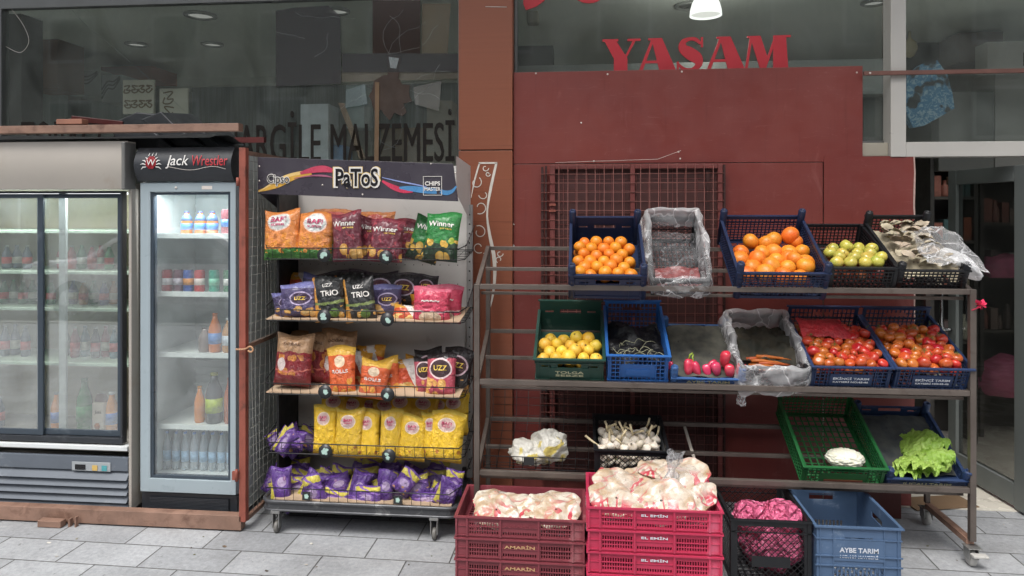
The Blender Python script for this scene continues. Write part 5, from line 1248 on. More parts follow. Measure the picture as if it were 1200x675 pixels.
for i, (px, py, w_, h_, rl) in enumerate(spots_):
    bag('purple_yellow', px, min(py+1, 595), w_, h_, rl, 3.385+.022*(i % 3), 'purple and yellow snack bag in the front row of the bottom tray', 'snack bags in the front row of the bottom tray', lean=rb.uniform(-18, -2), yaw=rb.uniform(-12, 12), name='snack_bag')
# ================================================================ FRUIT RACK
RF, RB = 3.33, 3.74
xl_, xr_ = X(559, RF), X(1139, RF)
zsF = [Z(850, 339, RF), Z(850, 454, RF), Z(850, 564, RF)]
zsB = [Z(600, 291, RB), Z(600, 388, RB), Z(600, 491, RB)]
o = thing('fruit_rack', 'long three tier steel rack on casters holding the fruit and vegetable crates', 'rack', ((xl_+xr_)/2, RF, 0))
rc = (xl_+xr_)/2; rh = (xr_-xl_)/2; dB = RB-RF; b_ = .026
for s_, x in ((-1, -rh), (1, rh)):
    MB().bar((x, 0, .115), (x, 0, zsF[0]+.012), b_, b_, up=(0,1,0)).build('front_post', M_steel, o, bevel=.0015)
    MB().bar((x-s_*.0, dB, .115), (x, dB, zsB[0]+.012), b_*.9, b_*.9, up=(0,1,0)).build('rear_post', M_steel, o, bevel=.0015)
    MB().bar((x, .014, .105), (x, dB-.014, .105), b_*1.3, b_, up=(0,0,1)).build('bottom_brace', M_rust2 if s_ > 0 else M_steel, o, bevel=.0015)
    for zf, zb_ in zip(zsF, zsB): MB().bar((x, .014, zf), (x, dB-.014, zb_), b_*.8, b_*.8).build('side_bar', M_steel, o, bevel=.0015)
    for y in (0, dB):
        x2 = x+(.0 if y == 0 else 0)
        cs = MB().box(-.03,.03,-.03,.03,.086,.0915).box(-.022,-.017,-.018,.030,.035,.0855).box(.017,.022,-.018,.030,.035,.0855).build('caster', paint('zinc', '9a9a98'), o, loc=(x2, y, 0), bevel=.002)
        MB().lathe([(0,-.013),(.030,-.013),(.037,-.009),(.037,.009),(.030,.013),(0,.013)], 22, M=Matrix.Translation((0,.010,.0375)) @ Matrix.Rotation(PI/2, 4, 'Y')).build('wheel', paint('pale_wheel', 'b5b3ae', .5, .1, dirt='5a5854', damt=.3, dscale=20), cs)
        if s_ > 0 and y == 0: MB().box(-.02,.045,-.055,-.020,.058,.070).build('brake_pedal', paint('pale_wheel', 'b5b3ae'), cs, bevel=.004)
for i, (zf, zb_) in enumerate(zip(zsF, zsB)):
    MB().box(-rh+b_/2+.001, rh-b_/2-.001, -.012, .012, zf-.011, zf+.013).build('front_rail', M_steel, o, bevel=.0015)
    MB().box(-rh+b_/2, rh-b_/2, dB-.012, dB+.010, zb_-.010, zb_+.010).build('rear_rail', M_steel, o, bevel=.0015)
    if i < 3: zm = zf+(zb_-zf)*.5-.012; MB().box(-rh+.014, rh-.014, dB*.5-.010, dB*.5+.010, zm-.009, zm+.009).build('middle_rail', M_steel, o, bevel=.0015)
    zl = zf-.035; MB().box(-rh+.014, rh-.014, .040, .058, zl-.007, zl+.007).build('lower_rail', M_steel, o, bevel=.0015)
a = P(807, 500, 3.62); c = P(824, 548, 3.42)
o2 = thing('strut', 'pale slanted metal strut standing between the garlic crate and the green crate', 'strut', c)
MB().bar((0,0,-.1), (a.x-c.x-.02, a.y-c.y, a.z-c.z), .014, .006, up=(0,1,0)).build('bar', paint('pale_metal', '7d766e', .4, .1, 6, metal=.4), o2)
# wire basket on the lowest tier, left end
x0, x1 = X(566, RF), X(690, RF)
o2 = thing('wire_basket', 'low wire basket with a small black tag at the left of the lowest rack tier', 'basket', ((x0+x1)/2, RF+.02, zsF[2]+.016))
hw_ = (x1-x0)/2; m = MB(); up_ = math.atan2(zsB[2]-zsF[2], dB)
for i in range(9): x = -hw_+2*hw_*i/8; m.path([(x, .38, .18+.10), (x, .37, .16), (x, .0, .0), (x, -.012, .062)], .0015, 4)
for t in (.05,.2,.35,.5,.65,.8,.95): m.path([(-hw_, .37*t, .16*t), (hw_, .37*t, .16*t)], .0015, 4)
m.path([(-hw_, -.012, .062), (hw_, -.012, .062)], .0025, 5).path([(-hw_, -.004, .03), (hw_, -.004, .03)], .0015, 4).path([(-hw_, 0, 0), (hw_, 0, 0)], .0025, 5)
for z_ in (.20, .24, .28): m.path([(-hw_, .378, z_), (hw_, .378, z_)], .0015, 4)
m.build('wires', M_bwire, o2)
v = P(620, 547, RF); MB().box(-.026, .026, -.005, 0, -.018, .018).build('price_tag', M_disc, o2, loc=(v.x-(x0+x1)/2, -.018, .045)); 
# pink flower ribbon on the right post
fl = P(1149, 357, RF-.03)
o2 = thing('flower', 'small bright pink ribbon flower tied to the top of the right rack post', 'flower', fl)
m = MB()
for i in range(9):
    a = i*2*PI/9+.3; r_ = .026*(1+.35*math.sin(i*2.7)); t_ = .012*math.sin(i*1.9)
    m.add([(0,0,0), (math.cos(a-.35)*r_*.6, -.012, math.sin(a-.35)*r_*.6), (math.cos(a)*r_, -.004+t_, math.sin(a)*r_), (math.cos(a+.35)*r_*.6, .006, math.sin(a+.35)*r_*.6)], [(0,1,2,3)])
m.build('petals', paint('pink_petal', 'e0305a', .6, .2, 60), o2)
MB().tube((0,.0,-.01), (-.03,.02,-.03), .002).build('stem', paint('pink_petal', 'e0305a'), o2)

# ================================================================ CRATES
def plastic(name, col, dirt=None): return paint(name, col, .42, .10, 7, .06, 60, dirt=dirt or '8a8578', dscale=7, damt=.12, spec=.4)
M_navy = plastic('navy_plastic', '1f2b48', '4a5468'); M_navy2 = plastic('steel_blue_plastic', '34486a', '74849a'); M_bblue = plastic('bright_blue_plastic', '2a5ea0', '5a84b8')
M_dgreen = plastic('dark_green_plastic', '23443c', '567066'); M_green = plastic('green_plastic', '1f5a30', '4a7a55'); M_black = plastic('black_plastic', '1c1d20', '45464a')
M_mar = plastic('maroon_plastic', '7c3a42', '9c6468'); M_rasp = plastic('raspberry_plastic', 'b23350', 'c46078'); M_navyl = plastic('slate_blue_plastic', '27385a', '5a6a84')
def holes_solid(w_, h_):
    H_ = [(-.055,.055,h_*.60,h_*.60+.024)]
    for s_ in (-1, 1): H_.append((s_*.11-.022 if s_ > 0 else -.132, s_*.11+.022 if s_ > 0 else -.088, h_*.62, h_*.62+.010))
    return H_
def holes_rows(w_, h_, nx=12, rows=5, lo=.10, hi=.92, panel=True):
    H_ = []; zs = [h_*(lo+(hi-lo)*i/rows) for i in range(rows+1)]; dx = (w_-.03)/nx
    for i in range(nx):
        x0 = -w_/2+.015+i*dx
        for j in range(rows):
            xm = x0+dx/2; zm = (zs[j]+zs[j+1])/2
            if panel and abs(xm) < w_*.27 and h_*.22 < zm < h_*.62: continue
            H_.append((x0+.0022, x0+dx-.0022, zs[j]+.002, zs[j+1]-.0025))
    return H_
def holes_vent(w_, h_):
    H_ = []
    for c0, c1 in ((-.40,-.165),(-.135,.135),(.165,.40)):
        x0, x1 = c0*w_, c1*w_; n = 14 if c0 > -.2 and c1 < .2 else 12
        for i in range(n):
            xa = x0+(x1-x0)*i/n; H_.append((xa+.002, xa+(x1-x0)/n-.0022, h_*.16, h_*.30))
            if not (c0 > -.2 and c1 < .2):
                H_.append((xa+.002, xa+(x1-x0)/n-.0022, h_*.34, h_*.5)); H_.append((xa+.002, xa+(x1-x0)/n-.0022, h_*.54, h_*.72))
    return H_
def wall(m, w_, h_, holes, M, th=.004, lattice=None):
    eps = 1e-5
    xs = sorted(set([-w_/2, w_/2]+[round(q, 5) for h in holes for q in h[:2] if -w_/2 < q < w_/2])); zs = sorted(set([0, h_]+[round(q, 5) for h in holes for q in h[2:] if 0 < q < h_]))
    m.plate(xs, zs, lambda x, z: not any(h[0] < x < h[1] and h[2] < z < h[3] for h in holes), 0, th, M)
    if lattice:
        lx0, lx1, lz0, lz1, st = lattice
        k0 = int((lx0-(lz1-lz0))/st)-1
        c_ = lx0-(lz1-lz0)
        while c_ < lx1:
            for s_ in (1, -1):
                p = []
                xa, xb = (c_, c_+(lz1-lz0)); za_, zb_ = (lz0, lz1)
                t0 = max(0, (lx0-xa)/(xb-xa)); t1 = min(1, (lx1-xa)/(xb-xa))
                if t1-t0 < .05: continue
                A = (xa+(xb-xa)*t0, za_+(zb_-za_)*t0); B = (xa+(xb-xa)*t1, za_+(zb_-za_)*t1)
                if s_ < 0: A = (A[0], lz0+lz1-A[1]); B = (B[0], lz0+lz1-B[1])
                mm = MB().bar((A[0], .002+.0006*s_, A[1]), (B[0], .002+.0006*s_, B[1]), .0024, .0028, up=(0,1,0)); m.add(mm.v, mm.f, M=M)
            c_ += st
def crate(lab, mat, pl, pr, py, Y, d, h, tilt, style='solid', posts=0, rear=0, ribs=True, writing=None, wmat=None, yaw=0, zoff=0, name='crate', group=None, z=None, plaque=None, w_=None, wv=.45, wh=.013, ww=None):
    a = P(pl, py, Y); c = P(pr, py, Y); w_ = w_ or (c.x-a.x)
    loc = Vector(((a.x+c.x)/2, Y, (a.z+c.z)/2 if z is None else z))
    m = MB(); T_ = Matrix.Translation; Rz = lambda q: Matrix.Rotation(q, 4, 'Z')
    hr = h+rear
    def hs_(ww_, hh_, side):
        if style == 'solid': return (holes_solid(ww_, hh_) if side in ('f', 'b') else holes_rows(ww_, hh_, max(8, int(ww_/.03)), 3, .2, .7, False)), None
        if style == 'rows': return holes_rows(ww_, hh_, max(6, int(ww_/.022)), 6, .08, .93, side == 'f')+([(-.05,.05,hh_*.70,hh_*.70+.02)] if side in 'fb' else []), None
        if style == 'mesh': return holes_rows(ww_, hh_, max(6, int(ww_/.020)), max(4, int(hh_/.018)), .10, .90, False), None
        if style == 'vent': return holes_vent(ww_, hh_), None
        if style == 'lattice':
            H_ = [(-ww_/2+.022, -.012, .02, hh_-.03), (.012, ww_/2-.022, .02, hh_-.03)] if ww_ > .3 and False else [(-ww_/2+.022, ww_/2-.022, .02, hh_-.03)]
            return H_, (-ww_/2+.022, ww_/2-.022, .02, hh_-.03, .026)
        if style == 'tall': return [(-.055,.055,hh_*.74,hh_*.74+.028)]+[(-ww_*.30+ww_*.6*i/12+.003, -ww_*.30+ww_*.6*(i+1)/12-.004, hh_*.26, hh_*.40) for i in range(12)]+[(-ww_*.30+ww_*.6*i/12+.003, -ww_*.30+ww_*.6*(i+1)/12-.004, hh_*.06, hh_*.20) for i in range(12)], None
    for side, ww_, hh_, M in (('f', w_, h, Matrix.Identity(4)), ('b', w_, hr, T_((0, d, 0)) @ Rz(PI)), ('l', d-.009, h, T_((-w_/2, d/2, 0)) @ Rz(-PI/2)), ('r', d-.009, h, T_((w_/2, d/2, 0)) @ Rz(PI/2))):
        hl, lt = hs_(ww_, hh_, side); wall(m, ww_, hh_, hl, M, .004, lt)
    fh = [(-w_/2+.02+(w_-.04)*i/10+.004, -w_/2+.02+(w_-.04)*(i+1)/10-.004, .02+(d-.04)*j/12+.003, .02+(d-.04)*(j+1)/12-.003) for i in range(10) for j in range(12)] if style != 'solid' else []
    wall(m, w_-.009, d-.009, fh, T_((0, .0045, .006)) @ Matrix.Rotation(-PI/2, 4, 'X') @ T_((0, -.003, 0)), .003)
    r_ = .005
    for z_, ex in ((h, .010), (h*.12, .004), (h*.55, .003) if style in ('vent',) else (h*.82, .004)):
        if z_ != h and not ribs: continue
        tt = .006 if z_ == h else .004
        m.box(-w_/2-ex, w_/2+ex, -ex, -.0004, z_-tt, z_+.0005)
        m.box(-w_/2-ex, w_/2+ex, d+.0004, d+ex, z_-tt, z_+.0005) if rear == 0 or z_ != h else None
        m.box(-w_/2-ex, -w_/2-.0004, -.0003, d+.0003, z_-tt, z_+.0005); m.box(w_/2+.0004, w_/2+ex, -.0003, d+.0003, z_-tt, z_+.0005)
    if rear: m.box(-w_/2-.008, w_/2+.008, d+.0004, d+.010, hr-.006, hr+.0005)
    if style == 'vent':
        for q in (-.5,-.415,-.15,.15,.415,.5): m.box(q*w_-.004, q*w_+.004, -.008, -.0003, .004, h-.0062)
    if ribs and style in ('solid', 'tall', 'rows'):
        for q in (-.46,-.30,.30,.46): m.box(q*w_-.002, q*w_+.002, -.005, -.0003, .0, h-.0065)
    if style == 'tall':
        for q in (.42, .56): m.box(-w_/2-.006, w_/2+.006, -.006, -.0004, h*q, h*q+.005)
    for sx in (-1, 1):
        for yy, hh_ in ((.012, h), (d-.012, hr)):
            pr_ = .018 if posts else .010
            if posts: m.lathe([(pr_,0),(pr_,hh_+posts-.006),(pr_*.8,hh_+posts),(pr_*.5,hh_+posts),(pr_*.5,hh_+posts-.01),(0,hh_+posts-.01)], 12, (sx*(w_/2-.006), yy, 0))
            elif style in ('lattice', 'mesh'): m.box(sx*(w_/2)-.008-.002*sx, sx*(w_/2)+.008-.002*sx, yy-.016, yy+.012, 0.001, hh_+.004)
            if posts:
                for q in (.35,.55,.75,.95): m.box(sx*(w_/2-.006)-.008, sx*(w_/2-.006)+.008, yy-.0195, yy-.0165, (hh_+posts)*q-.004, (hh_+posts)*q+.004) if yy < .1 else None
    cr = m.build(name, mat, None, loc, (R(tilt), 0, R(yaw)), bevel=0)
    tag(cr, lab, 'crate', group)
    if plaque:
        x0, x1, z0, z1, pm = plaque; MB().box(x0*w_, x1*w_, -.0035, -.0006, z0*h, z1*h).build('plaque', pm or mat, cr)
    if writing:
        for i, s_ in enumerate(writing if isinstance(writing, (list, tuple)) else [writing]):
            hh_ = wh if i == 0 else wh*.8; text(s_, hh_, wmat or M_pw, cr, (0, -.0042, h*wv-i*wh*1.25), w=(ww or .55)*w_*(1 if i == 0 else .98), bold=.02, th=.0008)
    cr['_w'] = w_
    return cr, w_, d, h
M_lt = paint('stencil_white', 'c8ccd4', .5, .15, 60); M_lty = paint('stencil_cream', 'a8a88a', .5, .2, 60); M_gold = paint('stencil_gold', 'b8926a', .5, .2, 60)
YC = RF+.035
# top tier
K1, w1, d1, h1 = crate('navy crate of small oranges with tall corner posts at the left of the top tier', M_navy, 669, 754, 350, YC, .45, .145, 33, 'solid', posts=.05, rear=.02)
K2, w2, d2, h2 = crate('black lattice crate wrapped in a clear bag beside the small oranges', M_black, 764, 828, 346, YC+.01, .42, .10, 34, 'lattice', rear=.06)
K3, w3, d3, h3 = crate('navy crate of large oranges in the middle of the top tier', M_navy, 862, 965, 350, YC-.008, .47, .150, 31, 'mesh', posts=.045, rear=.01, writing=['AYBE TARIM'], wmat=M_lt, wv=.30, wh=.010)
K4, w4, d4, h4 = crate('black crate of green apples on the top tier right of the large oranges', M_black, 970, 1046, 341, YC, .45, .125, 24, 'mesh')
K5, w5, d5, h5 = crate('black crate of dried mushrooms with a clear bag ending the top tier', M_black, 1050, 1128, 340, YC, .45, .11, 28, 'mesh', posts=.03, rear=.03)
# middle tier
K6, w6, d6, h6 = crate('dark green crate of yellow quinces at the left end of the middle tier', M_dgreen, 628, 707, 447, YC, .43, .130, 24, 'solid', rear=.055, writing=['TOLGA', 'SEBZE'], wmat=M_lty, wv=.42, wh=.014, ww=.42, plaque=(-.30,.30,.16,.60, None))
K7, w7, d7, h7 = crate('bright blue lattice crate with dark sacks and pale roots on the middle tier', M_bblue, 712, 782, 449, YC, .43, .160, 24, 'rows', rear=.03, plaque=(-.2,.2,.28,.5,M_bblue))
K8, w8, d8, h8 = crate('low blue crate with corner posts holding the wrapped red peppers', plastic('mid_blue_plastic', '3a5f92', '6a88ac'), 788, 870, 454, YC, .43, .055, 25, 'solid', posts=.055, rear=.0, ribs=False, writing=['AYBE TARIM', 'NO:109 KAYSERİ'], wmat=M_lty, wv=.62, wh=.014, ww=.62)
K9, w9, d9, h9 = crate('dark crate of carrots wrapped in crumpled clear plastic on the middle tier', M_black, 868, 942, 455, YC+.01, .42, .12, 23, 'mesh', rear=.02)
K10, w10, d10, h10 = crate('blue crate of tomatoes with a red net beside the wrapped carrots', M_navyl, 949, 1040, 457, YC, .44, .13, 24, 'rows', rear=.045, writing=['EKİNCİ TARIM', 'KAYSERİ NO:45-46'], wmat=M_lt, wv=.52, wh=.015, ww=.46, plaque=(-.27,.27,.20,.68,M_navyl))
K11, w11, d11, h11 = crate('blue crate of tomatoes at the right end of the middle tier', M_navyl, 1046, 1133, 458, YC, .44, .125, 24, 'rows', rear=.045, writing=['EKİNCİ TARIM', 'KAYSERİ NO:45-46'], wmat=M_lt, wv=.50, wh=.015, ww=.46, plaque=(-.27,.27,.20,.66,M_navyl))
# lowest tier
K12, w12, d12, h12 = crate('black diamond lattice crate of garlic on the lowest tier', M_black, 698, 782, 556, YC+.02, .36, .125, 10, 'lattice', rear=.0, posts=0)
K13, w13, d13, h13 = crate('green crate holding one cauliflower on the lowest tier', M_green, 939, 1033, 571, YC, .47, .125, 26, 'rows', rear=.02, plaque=(-.24,.24,.14,.38,paint('brown_sticker','6a3a28',.6,.2,20)))
K14, w14, d14, h14 = crate('low navy crate of lettuce at the right end of the lowest tier', M_navyl, 1038, 1131, 572, YC, .45, .060, 28, 'solid', posts=.045, ribs=False, writing=['ILICALI TARIM'], wmat=M_lty, wv=.5, wh=.014, ww=.6)
M_lid = paint('folded_card_liner', '3a4650', .7, .2, 12, .1)
# stacks on the ground
ys = 3.00
hz_ = .092
for i in range(3):
    nm = ['bottom maroon bread crate of the stack left of the raspberry crates', 'middle maroon bread crate of the stack left of the raspberry crates', 'top maroon bread crate filled with wrapped flat bread'][i]
    k_ = crate(nm, M_mar, 535, 684, 600, ys, .335, hz_-.002, 0, 'vent', z=.001+i*hz_, writing=['AMARİN'] if i != 2 else None, wmat=M_gold, wv=.66, wh=.018, ww=.24, group='maroon bread crates')
    if i == 2: KA = k_
    if i == 2: text('AMARİN', .016, M_mar, k_[0], (0, -.0042, hz_*.62), w=.24*k_[1])
yr = 2.93
for i in range(4):
    nm = ['bottom raspberry bread crate of its stack', 'second raspberry bread crate from the ground', 'third raspberry bread crate from the ground', 'top raspberry bread crate filled with bagged flat bread'][i]
    k_ = crate(nm, M_rasp, 690, 845, 600, yr, .37, hz_-.002, 0, 'vent', z=.001+i*hz_, writing=['EL EMİN'], wmat=M_lt, wv=.72, wh=.013, ww=.20, group='raspberry bread crates', yaw=[.6,-.5,.3,0][i])
    if i == 3: KE = k_
KB, wB, dB_, hB = crate('tall black lattice crate of pink plastic sacks standing on the ground', M_black, 858, 949, 607, 3.06, .42, .285, 0, 'lattice', z=.001, plaque=(-.25,.25,.30,.46,M_black), group=None)
KC, wC, dC, hC = crate('tall slate blue empty crate with white writing standing on the ground', plastic('slate_plastic', '4c627f', '8494a8'), 957, 1056, 612, 3.03, .46, .285, 0, 'tall', z=.001, writing=['AYBE TARIM', 'NO:109 KAYSERİ'], wmat=M_lt, wv=.66, wh=.020, ww=.46, plaque=(-.30,.30,.50,.80, plastic('slate_plastic', '4c627f')))
for c_ in bpy.data.objects:
    if '_w' in c_: del c_['_w']

# ================================================================ PRODUCE
def fruit_mesh(name, mats, r, sq=.95, dim=.10, seed=0, pear=0, calyx=None, lump=.02):
    nu, nv = 20, 14
    def fn(u, v):
        a = u*2*PI; b_ = -PI/2+v*PI*.9999; d = Vector((math.cos(b_)*math.cos(a), math.cos(b_)*math.sin(a), math.sin(b_)))
        rr_ = 1+lump*noise.noise(d*1.7+Vector((seed*5, 0, 0)))
        z = d.z*sq
        if d.z > .75: z -= dim*((d.z-.75)/.25)**2
        if pear: rr_ *= 1-pear*max(0, d.z)
        return Vector((d.x*rr_, d.y*rr_, z))*r
    return MB().grid(fn, nu, nv, closeu=True).mesh(name, mats)
def skin(name, col, col2, rough=.4, bscale=220, bst=.25, hue=.012, rnd=.10, coat=0, sss=.05, spot=None):
    k = NT(name); co = k.co(); oi = k.n('ShaderNodeObjectInfo').outputs['Random']
    off = k.n('ShaderNodeCombineXYZ', {0: k.math('MULTIPLY', oi, 17.0), 1: k.math('MULTIPLY', oi, 5.0)}).outputs[0]
    v = k.n('ShaderNodeVectorMath', {0: co, 1: off}, operation='ADD').outputs[0]
    c = k.mix(k.ramp(k.noise(16, 4, v), .35, .68), hexc(col), hexc(col2))
    if spot: c = k.mix(k.ramp(k.noise(45, 3, v), .66, .72, 0, .8), c, hexc(spot))
    h = k.n('ShaderNodeHueSaturation'); k.set(h, 'Color', c); k.set(h, 'Value', k.ramp(oi, 0, 1, 1-rnd, 1+rnd)); k.set(h, 'Hue', k.ramp(k.math('FRACT', k.math('MULTIPLY', oi, 9.1)), 0, 1, .5-hue, .5+hue))
    b = k.bsdf(h.outputs[0], rough, Normal=k.bump(k.noise(bscale, 2, co), bst, .002)); b.inputs['Coat Weight'].default_value = coat
    b.inputs['Subsurface Weight'].default_value = sss; b.inputs['Subsurface Radius'].default_value = (.012,.006,.002); b.inputs['Subsurface Scale'].default_value = .5
    return k.surf(b)
S_or = skin('orange_skin', 'd97a1c', 'e08a2a', .42); S_or2 = skin('orange_skin_deep', 'd9711f', 'e2902f', .42)
S_ap = skin('apple_skin', 'a0a646', 'c8ae50', .3, 60, .05, .02, .10, .3); S_apr = skin('apple_skin_red', '8a3a30', 'b06a44', .3, 60, .05, .02, .10, .3)
S_qu = skin('quince_skin', 'd9a92e', 'e0c04c', .45, 90, .15, .012, .08, spot='a8802a')
S_to = skin('tomato_skin', 'b0401c', 'c06030', .30, 40, .03, .022, .14, .2); S_gr = paint('green_stem', '5a6a30', .6, .2, 30)
S_ga = skin('garlic_skin', 'd8ccb8', 'e0d8cc', .6, 60, .2, .01, .08, spot='a8907a')
def slot_pts(w_, y0, y1, r, jit=.18, seed=0):
    rr_ = random.Random(seed); out = []; row = 0; y = y0
    while y <= y1+1e-6:
        n = max(1, int((w_-2*r*.9)/(2*r*.98))+1); off = (row % 2)*r; x = -w_/2+r+off*.9
        while x <= w_/2-r*.95: out.append((x+rr_.uniform(-jit, jit)*r, y+rr_.uniform(-jit, jit)*r)); x += 2*r*1.0
        y += r*1.68; row += 1
    return out
def fill(K, w_, d, h, me_list, r, name, lab, cat, grp, y0=.0, y1=.9, top=.0, rise=0.0, seed=0, layers=2, sc_=.08, calyx=None, drop=0):
    rr_ = random.Random(seed); Mx = Matrix.LocRotScale(K.location, K.rotation_euler.to_quaternion(), None); made = []
    for L in range(layers):
        pts = slot_pts(w_-.012, r+.008+y0+L*r*.8, d*y1-r-.006, r, .16, seed+L)
        for (x, y) in pts:
            if rr_.random() < drop: continue
            z = h+top-r*1.15*L*1.1-(.0)-rise*(y/d)+rr_.uniform(-.25, .30)*r
            x = max(-w_/2+r+.004, min(w_/2-r-.004, x))
            p = Mx @ Vector((x, y, z)); me = rr_.choice(me_list)
            o_ = link_mesh(name, me, None, p, (rr_.uniform(-1.2,.8), rr_.uniform(-.9,.9), rr_.uniform(0,6.28)), (1+rr_.uniform(-sc_, sc_),)*3)
            if hasattr(o_.scale, 'x') and sc_ > .1: o_.scale.z *= rr_.uniform(.9, 1.08)
            tag(o_, lab, cat, grp)
            if calyx and L == 0 and rr_.random() < .6: link_mesh('calyx', calyx, o_)
            made.append(o_)
    return made
calyx_o = MB().lathe([(.0042,.0262),(.003,.0278),(0,.0283)], 7).mesh('calyx', paint('orange_button', '4a5228', .7, .2, 60))
calyx_q = MB().lathe([(.006,.0272),(.004,.0292),(.001,.0285),(0,.028)], 6).mesh('calyx', paint('quince_button', '5a4424', .7, .2, 60))
or_m = [fruit_mesh('orange', S_or, .0305, .96, .05, s_) for s_ in range(3)]
fill(K1, w1, d1, h1, or_m, .0305, 'orange', 'small orange in the heap of the navy crate at the left of the top tier', 'orange', 'small oranges', top=-.028, rise=.0, y1=.80, seed=2, calyx=calyx_o)
or_b = [fruit_mesh('orange', S_or2, .041, .93, .07, s_+4) for s_ in range(3)]
Mx3 = Matrix.LocRotScale(K3.location, K3.rotation_euler.to_quaternion(), None); rr3 = random.Random(9)
for i, (px, py) in enumerate(((880,283),(868,296),(906,281),(926,276),(893,297),(907,296),(925,297),(885,313),(905,314),(924,303),(944,309),(870,306),(932,283),(915,307),(898,285),(940,295))):
    yy = YC+.03+(318-py)*.0062+.02; yy = min(yy, YC+.24)
    p = P(px, py, yy); s_ = rr3.uniform(.9, 1.12)
    zz = p.z
    o_ = link_mesh('orange', rr3.choice(or_b), None, (p.x, yy, zz), (rr3.uniform(-1.2, .8), rr3.uniform(-.8, .8), rr3.uniform(0, 6)), (s_,)*3); tag(o_, 'large orange heaped in the navy crate in the middle of the top tier', 'orange', 'large oranges')
fill(K3, w3, d3, h3, or_b, .041, 'orange', 'large orange low in the heap of the middle navy crate', 'orange', 'large oranges low in the crate', top=-.055, y1=.62, seed=5, layers=1)
ap_m = [fruit_mesh('apple', S_ap, .030, .92, .16, s_+8, pear=-.04) for s_ in range(3)]; apr = [fruit_mesh('apple', S_apr, .030, .92, .16, s_+8) for s_ in range(2)]
calyx_a = MB().path([(0,0,.022),(.002,0,.032),(.006,.001,.040)], .0014, 5).mesh('stalk', paint('stalk_brown', '4a3a22', .7))
fill(K4, w4, d4, h4, ap_m, .030, 'apple', 'yellow green apple heaped in the black crate of the top tier', 'apple', 'green apples', top=.0, y1=.55, seed=3, layers=1, calyx=calyx_a)
fill(K4, w4, d4, h4, apr, .030, 'apple', 'reddish apple seen through the side of the black apple crate', 'apple', 'reddish apples below', top=-.055, y1=.5, seed=8, layers=1)
qu_m = [fruit_mesh('quince', S_qu, .031, 1.02, .10, s_+12, lump=.10) for s_ in range(3)]
fill(K6, w6, d6, h6, qu_m, .031, 'quince', 'yellow quince heaped in the dark green crate of the middle tier', 'quince', 'yellow quinces', top=-.024, y1=.62, seed=4, layers=2, sc_=.14, calyx=calyx_q)
q_ = MB().lathe([(0,0)], 3) if False else None
m = MB()
for i in range(5):
    a = i*2*PI/5; m.add([(0,0,.0265), (math.cos(a-.3)*.007, math.sin(a-.3)*.007, .0285), (math.cos(a)*.017, math.sin(a)*.017, .026), (math.cos(a+.3)*.007, math.sin(a+.3)*.007, .0285)], [(0,1,2,3)])
m.path([(0,0,.026),(.001,0,.034),(.005,.002,.042)], .0013, 5); calyx_t = m.mesh('calyx', S_gr)
to_m = [fruit_mesh('tomato', S_to, .027, .84, .14, s_+20, lump=.08) for s_ in range(4)]
fill(K10, w10, d10, h10, to_m, .0235, 'tomato', 'red tomato heaped in the crate with the red net', 'tomato', 'tomatoes in the crate with the red net', top=-.004, rise=-.0, y1=.80, seed=6, layers=1, sc_=.14, calyx=calyx_t, drop=.04)
fill(K10, w10, d10, h10, to_m, .0235, 'tomato', 'tomato deeper in the crate with the red net', 'tomato', 'deeper tomatoes in the crate with the red net', top=-.032, y1=.86, seed=7, layers=1, sc_=.12)
fill(K11, w11, d11, h11, to_m, .0235, 'tomato', 'red tomato heaped in the crate at the right end of the middle tier', 'tomato', 'tomatoes in the right end crate', top=.0, y1=.84, seed=10, layers=1, sc_=.14, calyx=calyx_t, drop=.04)
fill(K11, w11, d11, h11, to_m, .0235, 'tomato', 'tomato deeper in the crate at the right end of the middle tier', 'tomato', 'deeper tomatoes in the right end crate', top=-.032, y1=.88, seed=11, layers=1, sc_=.12)
def KM(K): return Matrix.LocRotScale(K.location, K.rotation_euler.to_quaternion(), None)
# red net on tomatoes
def sheet(name, lab, cat, K, x0, x1, y0, y1, zf, mat, nu=30, nv=24, seed=0, amp=.02, group=None, sc_n=9):
    def fn(u, v):
        x = x0+(x1-x0)*u; y = y0+(y1-y0)*v; n_ = noise.fractal(Vector((x*sc_n+seed, y*sc_n, seed)), 1, 2, 5)
        return (x+.3*amp*noise.noise(Vector((y*12, x*6, seed))), y+.4*amp*noise.noise(Vector((x*12, y*6, seed+4))), zf(u, v)+amp*n_)
    o_ = MB().grid(fn, nu, nv).build(name, mat, None, K.location, K.rotation_euler); return tag(o_, lab, cat, group)
sheet('red_net', 'folded red plastic net lying on the tomatoes at the left back of the crate', 'net', K10, -w10/2+.01, w10*.18, .20, .36, lambda u, v: h10+.02+.035*math.sin(v*PI)*math.sin(u*PI), paint('red_net', 'a8242c', .35, .2, 40, .8, 60), seed=3, amp=.02)
# liners and dark contents
sheet('paper_liner', 'grey speckled newspaper liner behind the red peppers', 'paper', K8, -w8/2+.012, w8/2-.012, .02, d8-.02, lambda u, v: .045+.02*v, skin('grey_paper', '3c3d38', '5c5a50', .8, 60, .3, .01, .1, spot='2a2a2c'), seed=5, amp=.012, sc_n=14)
sheet('dark_sack', 'crumpled black sack filling the bright blue crate', 'sack', K7, -w7/2+.008, w7/2-.008, .01, d7-.05, lambda u, v: h7*.62+.02*math.sin(u*PI)-.03*v, paint('black_sack', '18191c', .35, .2, 20, .6, 60), seed=9, amp=.045)
sheet('dirt_liner', 'earthy dark residue on the floor of the lettuce crate', 'soil', K14, -w14/2+.012, w14/2-.012, .06, d14-.02, lambda u, v: .022, skin('earth_grey', '2f3438', '4a4c48', .85, 60, .5, .01, .1, spot='14181c'), seed=2, amp=.01, sc_n=20)
